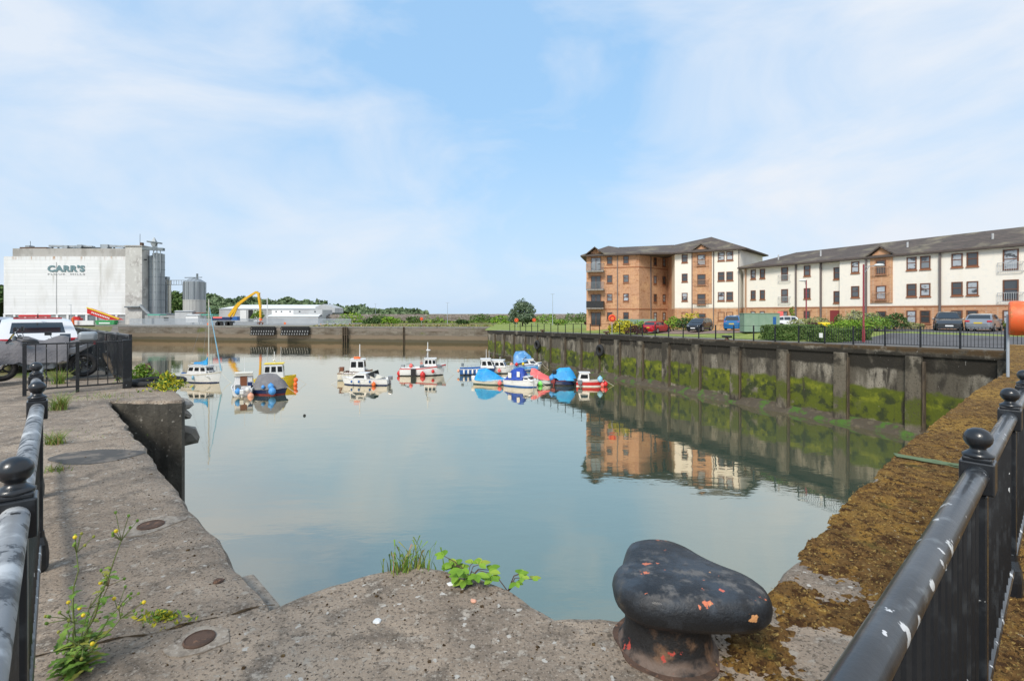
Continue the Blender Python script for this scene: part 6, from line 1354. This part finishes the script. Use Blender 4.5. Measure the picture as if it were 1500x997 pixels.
m = MB(); m.beam((-3.1,-.5,zt+1.5),(2.9,-.5,zt+1.6),.35,.25); m.box(1,1.5,-.7,-.3,zt+.8,zt+2.9); m.build('conveyor', X['steel_dark'], t)
def shed_(name, label, x0, x1, y0_, y1_, Y, mat, roof=None, depth=6, cat='shed', slope=0, doors=()):
    t = thing(name, label, cat, (XX((x0+x1)/2,Y),Y,BZ)); m = MB(); a, b = XX(x0,Y), XX(x1,Y); zt = ZP(y0_,Y); m.box(a,b,Y,Y+depth,ZP(y1_,Y),zt); m.build('wall', X[mat], t, world=True)
    m = MB(); m.add([(a-.2,Y-.3,zt),(b+.2,Y-.3,zt),(b+.2,Y+depth+.2,zt),(a-.2,Y+depth+.2,zt),(a-.2,Y+depth/2,zt+.3+slope),(b+.2,Y+depth/2,zt+.3+slope)], [(0,1,5,4),(3,2,5,4),(0,4,3),(1,5,2),(0,1,2,3)]); m.build('roof', X[roof or mat], t, world=True)
    for p0_, p1_, q0_, q1_, mt in doors: m = MB(); m.box(XX(p0_,Y),XX(p1_,Y),Y-.05,Y-.005,ZP(q1_,Y),ZP(q0_,Y)); m.build('door' if q1_ > 468 else 'window', X[mt], t, world=True)
    return t
shed_('shed', 'low dark grey shed between the tower and the pale box building', 212, 257, 460, 477, 165, 'grey', 'steel_dark', 2, doors=((222,226,466,475,'black'),(240,247,465,470,'glass_dark')))
shed_('shed', 'pale grey box building behind the white container', 256, 281, 456, 475, 163.8, 'palegrey', 'palegrey', 2)
shed_('shed', 'small low shed with a brown roof under the round silo', 281, 297, 459, 476, 164.5, 'palegrey', 'brown', 2)
t = shed_('container', 'white container on the quay in front of the pale box building', 272, 290, 461.5, 472, 157.3, 'white_paint', None, 3, 'container')
for i, (a, b) in enumerate(((216,234),(291,312))):
    Y = 158.6; t = thing('canopy', ['green-topped canopy shelter below the grain tower','green-topped canopy shelter right of the white container'][i], 'canopy', (XX((a+b)/2,Y),Y,BZ)); m = MB(); m.box(XX(a,Y),XX(b,Y),Y,Y+3,ZP(461.8,Y),ZP(460,Y)); m.build('roof', X['canopygreen'], t, world=True)
    for px in (a+1, b-1): m = MB(); m.box(XX(px,Y)-.1,XX(px,Y)+.1,Y+.1,Y+.3,BZ,ZP(461.8,Y)-.002); m.build('post', X['steel'], t, world=True)
# palisade fence
fpts = [(XX(px,153.4),153.4) for px in (60,100,140,180,220,260,300,340,380,420,460,500,512)]
t = thing('fence', 'grey steel palisade fence along the far quay yard', 'fence', (XX(300,153.4),153.4,BZ))
m = MB()
for px in range(190, 515): 
    if px % 1 == 0: x = XX(px,153.4); m.box(x-.05,x+.05,153.4,153.43,BZ,.1)
tag(m.build('pales', X['galv'], t, world=True), kind='stuff')
for z in (-1.5,-.2): m = MB(); m.box(XX(190,153.4),XX(514,153.4),153.43,153.5,z-.04,z+.04); m.build('rail', X['galv'], t, world=True)
# warehouses
t = thing('warehouse', 'long white-roofed warehouse behind the yellow machine', 'warehouse', (XX(405,218.4),218.4,BZ)); Yw = 218.4; a, b = XX(321,Yw), XX(466,Yw)
m = MB(); m.box(a,b,Yw,Yw+14,BZ-.2,ZP(452.5,Yw)); m.build('wall', X['palegrey'], t, world=True); zt = ZP(452.3,Yw); zr = ZP(446.3,Yw+7)
m = MB(); m.add([(a-.3,Yw-.4,zt),(b+.3,Yw-.4,zt),(b+.3,Yw+14.4,zt),(a-.3,Yw+14.4,zt),(a+6,Yw+7,zr),(b+.3,Yw+7,zr)], [(0,1,5,4),(3,2,5,4),(0,4,3),(1,5,2),(0,1,2,3)]); m.build('roof', X['whiteroof'], t, world=True)
for a_, b_, mt in ((352,361,'white_paint'),(364,371,'black'),(371,380,'white_paint'),(384,390,'grey')): m = MB(); m.box(XX(a_,Yw),XX(b_,Yw),Yw-.15,Yw-.01,BZ,ZP(454,Yw)); m.build('door', X[mt], t, world=True)
t = thing('warehouse', 'white two-step warehouse with a lower grey lean-to, right of the yellow machine', 'warehouse', (XX(430,179.4),179.4,BZ)); Yv = 179.4; a, b = XX(390.5,Yv), XX(466,Yv)
m = MB(); m.box(a,b,Yv+4,Yv+14,BZ-.2,ZP(453.5,Yv)); m.build('upper_wall', X['palegrey'], t, world=True); m = MB(); m.box(a,XX(423,Yv),Yv+3.9,Yv+4,ZP(462,Yv),ZP(454,Yv)); m.build('panel', X['white_paint'], t, world=True)
m = MB(); m.box(a,b,Yv,Yv+3.88,BZ-.2,ZP(463.4,Yv)); m.build('lower_wall', X['palegrey'], t, world=True); m = MB(); m.add([(a-.2,Yv-.2,ZP(463.3,Yv)),(b+.2,Yv-.2,ZP(463.3,Yv)),(b-.3,Yv+3.88,ZP(460.0,Yv)),(a,Yv+3.88,ZP(460.0,Yv)),(a-.2,Yv-.2,ZP(463.8,Yv)),(b+.2,Yv-.2,ZP(463.8,Yv))], [(0,1,2,3),(4,5,2,3),(0,1,5,4)]); m.build('lean_to_roof', X['whiteroof'], t, world=True)
for px in (397,405,418,432,455): m = MB(); m.box(XX(px,Yv)-.25,XX(px,Yv)+.25,Yv+3.82,Yv+3.9,ZP(457,Yv),ZP(455.3,Yv)); m.build('window', X['glass_dark'], t, world=True)
t = thing('warehouse', 'grey gabled shed end at the right of the white warehouses', 'warehouse', (XX(478,197.6),197.6,BZ)); Yq = 197.6; a, b = XX(462,Yq), XX(490.5,Yq)
m = MB(); m.add([(a,Yq,ZP(458,Yq)),(b,Yq,ZP(458,Yq)),(b,Yq,ZP(451,Yq)),(XX(474,Yq),Yq,ZP(445.2,Yq)),(a,Yq,ZP(449,Yq)),(a,Yq+10,ZP(458,Yq)),(b,Yq+10,ZP(458,Yq)),(b,Yq+10,ZP(451,Yq)),(XX(474,Yq),Yq+10,ZP(445.2,Yq)),(a,Yq+10,ZP(449,Yq))], [(0,1,2,3,4),(5,6,7,8,9),(2,3,8,7),(3,4,9,8),(1,2,7,6),(0,4,9,5),(0,1,6,5)]); m.build('wall', X['palegrey'], t, world=True)
m = MB(); m.box(a,XX(475,Yq),Yq+.2,Yq+9.8,-1.2,ZP(458,Yq)-.01); m.build('lower_wall', X['palegrey'], t, world=True); m = MB(); m.box(XX(475,Yq)+.01,b,Yq+.6,Yq+9,-1.2,ZP(458,Yq)-.01); m.build('netting', X['dkgreen'], t, world=True)
t = thing('floodlight_mast', 'thin pale mast beside the crane arm', 'mast', (XX(391.5,166.4),166.4,BZ)); m = MB(); m.bar((0,0,0),(0,0,ZP(436,166.4)-BZ),.2,8,.13); m.build('pole', X['white'], t)
# yellow material handler
Yx = 147.0; t = thing('excavator', 'wheeled harbour crane with a long yellow bent arm and orange grab', 'excavator', (XX(335,Yx),Yx,BZ-.02))
def wx(px, y, dy=0): return Vector((XX(px,Yx), Yx+dy, ZP(y,Yx)))
for px in (322,326,336,339.5): 
    m = MB(); m.lathe([(.4,-.25),(.75,-.25),(.78,0),(.75,.25),(.4,.25)], n=18); c_ = wx(px,474.3,-.9); m.v = [(v_[0]+c_.x, v_[2]+c_.y, v_[1]+c_.z) for v_ in m.v]; m.build('wheel', X['rubber'], t, world=True)
m = MB(); m.box(XX(320,Yx),XX(342,Yx),Yx-.8,Yx+.8,ZP(473,Yx),ZP(470,Yx)); m.build('chassis', X['steel_dark'], t, world=True, bevel=.05)
m = MB(); m.box(XX(314.5,Yx),XX(341,Yx),Yx-1.3,Yx+1.3,ZP(469,Yx),ZP(464.2,Yx)); m.build('upper_body', X['navy'], t, world=True, bevel=.08); m = MB(); m.box(XX(316,Yx),XX(329,Yx),Yx-1.34,Yx-1.3,ZP(466,Yx),ZP(463.8,Yx)); m.build('stripe', X['pink'], t, world=True)
m = MB(); m.box(XX(344,Yx),XX(351,Yx),Yx-1.3,Yx+.2,ZP(469,Yx),ZP(463.5,Yx)); m.box(XX(341,Yx),XX(344,Yx),Yx-1.0,Yx+.1,ZP(469,Yx),ZP(467.5,Yx)); m.build('cab', X['blue'], t, world=True, bevel=.05)
m = MB(); pts = [wx(335.5,463.5), wx(343,453), wx(351,444), wx(361,436.5), wx(375,427.8)]; wd_ = [.8,1.0,.88,.68,.46]
for i in range(4):
    a_, b_ = pts[i], pts[i+1]; m.beam(a_, b_, .5, (wd_[i]+wd_[i+1])/2)
m.build('boom', X['craneyellow'], t, world=True, bevel=.04)
m = MB(); m.beam(wx(341,464.5),wx(347,451),.4,.4); m.build('ram', X['craneyellow'], t, world=True)
m = MB(); m.beam(wx(375,427.8),wx(380.5,430.5),.6,.65); m.beam(wx(378.6,429),wx(381.5,450),.55,.72); m.beam(wx(381.3,449),wx(381.5,465.5),.5,.47); m.build('stick', X['craneyellow'], t, world=True, bevel=.03)
m = MB(); m.obox(wx(376.5,427.2), .5,.55,.25); m.build('pivot', X['steel_dark'], t, world=True)
m = MB(); m.obox(wx(382,468), .65,.65,.65); m.build('rotator', X['orange'], t, world=True, bevel=.05)
m = MB(); c_ = wx(381.5,474.5)
for k in range(5): a_ = k*1.2566; m.tube([c_+Vector((0,0,.7)), c_+Vector((math.cos(a_)*.85,math.sin(a_)*.85,.25)), c_+Vector((math.cos(a_)*.45,math.sin(a_)*.45,-.3))], [.14,.16,.04], 6)
m.build('grab', X['brown'], t, world=True)
# tyre fender racks on the far wall
random.seed(3)
for i, (a, b) in enumerate(((367.5,403),(412,453))):
    px0, px1 = a, b; Yr = {0:135.6,1:133.6}[i]; x0, x1 = XX(px0,Yr), XX(px1,Yr); z1_ = ZP(478.5,Yr)
    t = thing('tyre_fender_rack', ['left rack of chained tyres hanging on the far dock wall','right rack of chained tyres hanging on the far dock wall'][i], 'fender rack', ((x0+x1)/2,Yr,z1_-1), group='tyre racks on the far wall'); n = 10 if i == 0 else 11
    m = MB(); m.box(x0,x1,Yr-.1,Yr+.1,z1_-.1,z1_+.1); m.box(x0+.1,x1-.1,Yr+.1,Yr+.3,z1_-2.2,z1_-.1); m.build('frame', X['black'], t, world=True)
    for k in range(n):
        for j in range(3):
            c_ = Vector((x0+(k+.5+.25*(j%2-.5))*(x1-x0)/n, Yr-.28, z1_-.45-j*.75)); m = MB(); m.torus((0,0,0), .30, .13, 'y', 12, 6); m.v = [tuple(Vector(v_)+c_) for v_ in m.v]; m.build('tyre', X['rubber'], t, world=True)
            if j > 0: m = MB(); m.box(c_.x-.07,c_.x+.07,c_.y-.10,c_.y-.04,c_.z-.18,c_.z+.18); m.build('link', X['palegrey'], t, world=True)
# red tipping body and other yard bits in front of the mill
Yn = 157.3; t = thing('conveyor_hopper', 'long red mobile conveyor with a yellow top edge tilted down to the right', 'conveyor', (XX(150,Yn),Yn,BZ))
def wn_(px, y, dy=0): return Vector((XX(px,Yn), Yn+dy, ZP(y,Yn)))
vs = [wn_(127.5,451),wn_(127.5,459),wn_(155,468.5),wn_(176,468.5),wn_(172,466.5)]; m = MB(); m.add([tuple(p) for p in vs]+[tuple(p+Vector((0,1.6,0))) for p in vs], [(0,1,2,3,4),(5,6,7,8,9)]+[(i,(i+1)%5,(i+1)%5+5,i+5) for i in range(5)]); m.build('body', X['red'], t, world=True)
m = MB(); m.beam(wn_(127.3,450.3,-.06), wn_(174.5,467,-.06), .26, .30); m.build('top_edge', X['yellow'], t, world=True)
m = MB(); d_ = (wn_(161,466.2)-wn_(135,457.3)); 
for k in range(11): q = wn_(135,457.6)+d_*(k/10.6); m.obox(q+Vector((0,-.03,0)), .36, .04, .44, M=Matrix.Rotation(.33,4,'Y'))
m.build('lettering', X['white_paint'], t, world=True)
m = MB(); 
for px in (140,168): m.box(XX(px,Yn)-.1,XX(px,Yn)+.1,Yn+.5,Yn+.7,BZ,ZP(463 if px < 150 else 468,Yn))
m.build('leg', X['steel_dark'], t, world=True)
Yn2 = 154.7; t = thing('skip', 'green open skip with pale lettering in front of the red conveyor', 'skip', (XX(153,Yn2),Yn2,BZ)); a, b = XX(139.5,Yn2), XX(167.5,Yn2)
m = MB(); m.ring([[(a+.3,Yn2,BZ+.05),(b-.3,Yn2,BZ+.05),(b-.3,Yn2+1.6,BZ+.05),(a+.3,Yn2+1.6,BZ+.05)],[(a,Yn2,ZP(469,Yn2)),(b,Yn2,ZP(469,Yn2)),(b,Yn2+1.6,ZP(469,Yn2)),(a,Yn2+1.6,ZP(469,Yn2))]]); m.build('body', X['green'], t, world=True, bevel=.03)
m = MB(); m.box(XX(145,Yn2),XX(161,Yn2),Yn2-.06,Yn2-.02,ZP(474,Yn2),ZP(472.2,Yn2)); m.build('lettering', X['white_paint'], t, world=True)
m = MB()
for k in range(8): x = a+(b-a)*k/7; m.box(x-.04,x+.04,Yn2-.05,Yn2,BZ+.1,ZP(469.3,Yn2))
m.build('rib', X['green'], t, world=True)
t = thing('wall_barrier', 'low white concrete barrier with a red marker left of the green skip', 'barrier', (XX(122,155.4),155.4,BZ)); m = MB(); m.box(XX(109,155.4),XX(137,155.4),155.4,156,BZ,ZP(469.5,155.4)); m.build('block', X['white'], t, world=True, bevel=.03); m = MB(); m.obox((XX(126,155.4),119.45,ZP(474,155.4)), .5,.06,.45); m.build('marker', X['orange'], t, world=True)
for i, (px, w_, y0_) in enumerate(((94.5,1.3,468),(107,2.2,464.5))): 
    Y = 154.2; t = thing('barrier_post', ['slim orange barrier post at the left of the pair','thick orange barrier post at the right of the pair'][i], 'barrier', (XX(px,Y),Y,BZ)); m = MB(); h_ = ZP(y0_,Y)-BZ; m.lathe([(w_*.22,0),(w_*.22,.2),(w_*.15,.3),(w_*.12,h_-.1),(.02,h_)], n=12); m.build('body', X['orange'], t)
Y=159.9; t = thing('digger', 'small yellow vehicle under the left end of the mill', 'vehicle', (XX(22,Y),Y,BZ)); m = MB(); m.box(XX(10,Y),XX(28,Y),Y,Y+1.5,ZP(470,Y),ZP(467,Y)); m.build('body', X['yellow'], t, world=True, bevel=.1); m = MB(); m.box(XX(16,Y),XX(21,Y),Y+.1,Y+1.4,ZP(467,Y),ZP(464,Y)); m.build('cab', X['carglass'], t, world=True, bevel=.05)
for px in (12.5,25): m = MB(); m.lathe([(.5,-.2),(.52,.2)], n=14); m.v = [(v_[0]+XX(px,Y), v_[2]+Y-.1, v_[1]+ZP(472,Y)) for v_ in m.v]; m.build('wheel', X['rubber'], t, world=True)
Y=161.2; t = thing('loader', 'small red vehicle body between the orange post and the red conveyor', 'vehicle', (XX(112,Y),Y,BZ)); m = MB(); m.box(XX(103,Y),XX(116,Y),Y,Y+1.5,ZP(469,Y),ZP(466,Y)); m.box(XX(106,Y),XX(113,Y),Y+.1,Y+1.4,ZP(466,Y),ZP(463.5,Y)); m.build('body', X['red'], t, world=True, bevel=.1)
for px in (105,113.5): m = MB(); m.lathe([(.5,-.2),(.52,.2)], n=14); m.v = [(v_[0]+XX(px,Y), v_[2]+Y-.1, v_[1]+ZP(472,Y)) for v_ in m.v]; m.build('wheel', X['rubber'], t, world=True)
for i, (px, y) in enumerate(((305,474.5),(417.5,473.5))):
    Y = 144; t = thing('life_buoy', ['small red life buoy on the far quay behind the sailing boat mast','small red life buoy in front of the white lean-to shed'][i], 'life buoy', (XX(px,Y),Y,BZ-.02), group='life buoys round the dock'); m = MB(); m.bar((0,0,0),(0,0,ZP(y,Y)-BZ),.05,6); m.build('pole', X['galv'], t); m = MB(); m.lathe([(.3,-.06),(.34,0),(.3,.06)], n=16); m.v = [(v_[0], v_[2]-.05, v_[1]+ZP(y,Y)-BZ+.02) for v_ in m.v]; m.build('housing', X['orange'], t)
# wooded hills
random.seed(5)
def ridge(tab, Y, depth, name, mat, n, size, label=None):
    m = MB(); rg = []; x0 = tab[0][0]; x1 = tab[-1][0]
    for i in range(60):
        px = x0+(x1-x0)*i/59; zt = ZP(interp(tab, px), Y)-size*.6
        rg.append([(XX(px,Y),Y-depth,-1.5),(XX(px,Y),Y-depth*.4,-1.5+(zt+1.5)*.6),(XX(px,Y),Y,zt),(XX(px,Y),Y+depth,-1.5)])
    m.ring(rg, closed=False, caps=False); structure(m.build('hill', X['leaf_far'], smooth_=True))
    m = MB(); pts = []; 
    for i in range(n):
        px = x0+(x1-x0)*random.random(); f = random.random()**.7; zt = ZP(interp(tab, px), Y); y = Y-depth*(1-f); zc = -1.5+(zt+1.5)*(f*1.5 if f < .4 else .6+.4*(f-.4)/.6)
        lump = size*1.3*noise.noise(Vector((XX(px,Y)/size/3.2, f*5, 0)))
        pts.append(Vector((XX(px,Y), y, zc-size*.5+lump+random.uniform(-.3,.5)*size)))
    m.leaves(pts, size*.42); tag(m.build('woodland', mat), label, 'woodland', kind='stuff')
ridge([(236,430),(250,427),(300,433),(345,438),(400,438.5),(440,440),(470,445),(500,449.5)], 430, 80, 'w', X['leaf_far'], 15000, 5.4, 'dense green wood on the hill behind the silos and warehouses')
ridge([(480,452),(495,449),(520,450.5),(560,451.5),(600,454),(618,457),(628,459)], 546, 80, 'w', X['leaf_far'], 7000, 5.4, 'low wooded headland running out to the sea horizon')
ridge([(-120,405),(-20,412),(6,417),(30,430)], 338, 50, 'w', X['leaf_dark'], 5000, 4.5, 'dark trees at the left edge behind the mill')
for i, (px, Y, h_, r_) in enumerate(((253,214,15.9,5.5),(262,208,12.3,4.7),(270,221,13.2,5.2))):
    tree('tree', ['tallest broad tree in the gap between the silos','middle smaller tree in the gap between the silos','tree half hidden by the round silo'][i], AT(px,Y,BZ), h_*(.88 if i == 0 else .8), r_, X['leaf'], 2200, .65, .4, 8, 20+i, group='trees between the silos', crown0=.1)
tree('tree', 'small bright tree beside the crane below the long warehouse roof', AT(377,195,BZ), 5.4, 2.6, X['leaf_weed'], 900, .3, .12, 6, 9, crown0=.15)
# scattered scrub tufts on the far wall top
random.seed(8); m = MB(); pts = []
for i in range(2600):
    f = random.random(); q = FW[1].lerp(FW[2], f) if random.random() < .9 else FW[2].lerp(FW[3], random.random()); y = random.random()**1.6*16; x_ = q.x+random.uniform(-1,1); 
    if x_ > -55: pts.append(Vector((x_, q.y+.6+y, -1.9+random.random()*.35*(1+noise.noise(Vector((x_*.3,y*.3,0)))*1.5))))
m.leaves(pts, .28, up=.6); tag(m.build('scrub', X['straw']), 'straw-coloured weeds and grass along the top of the far dock wall', 'weeds', kind='stuff')
m = MB(); pts = []
for i in range(3000):
    x_ = random.uniform(-73, 78); pts.append(Vector((x_, 194+x_*.12+random.uniform(-2,2), -1.7+random.random()**2*1.6*max(0, .4+noise.noise(Vector((x_*.12,3,0)))*1.8))))
m.leaves(pts, .5, up=.5); tag(m.build('scrub', X['leaf_weed']), 'green scrub climbing over the foot of the stone breakwater', 'scrub', kind='stuff')
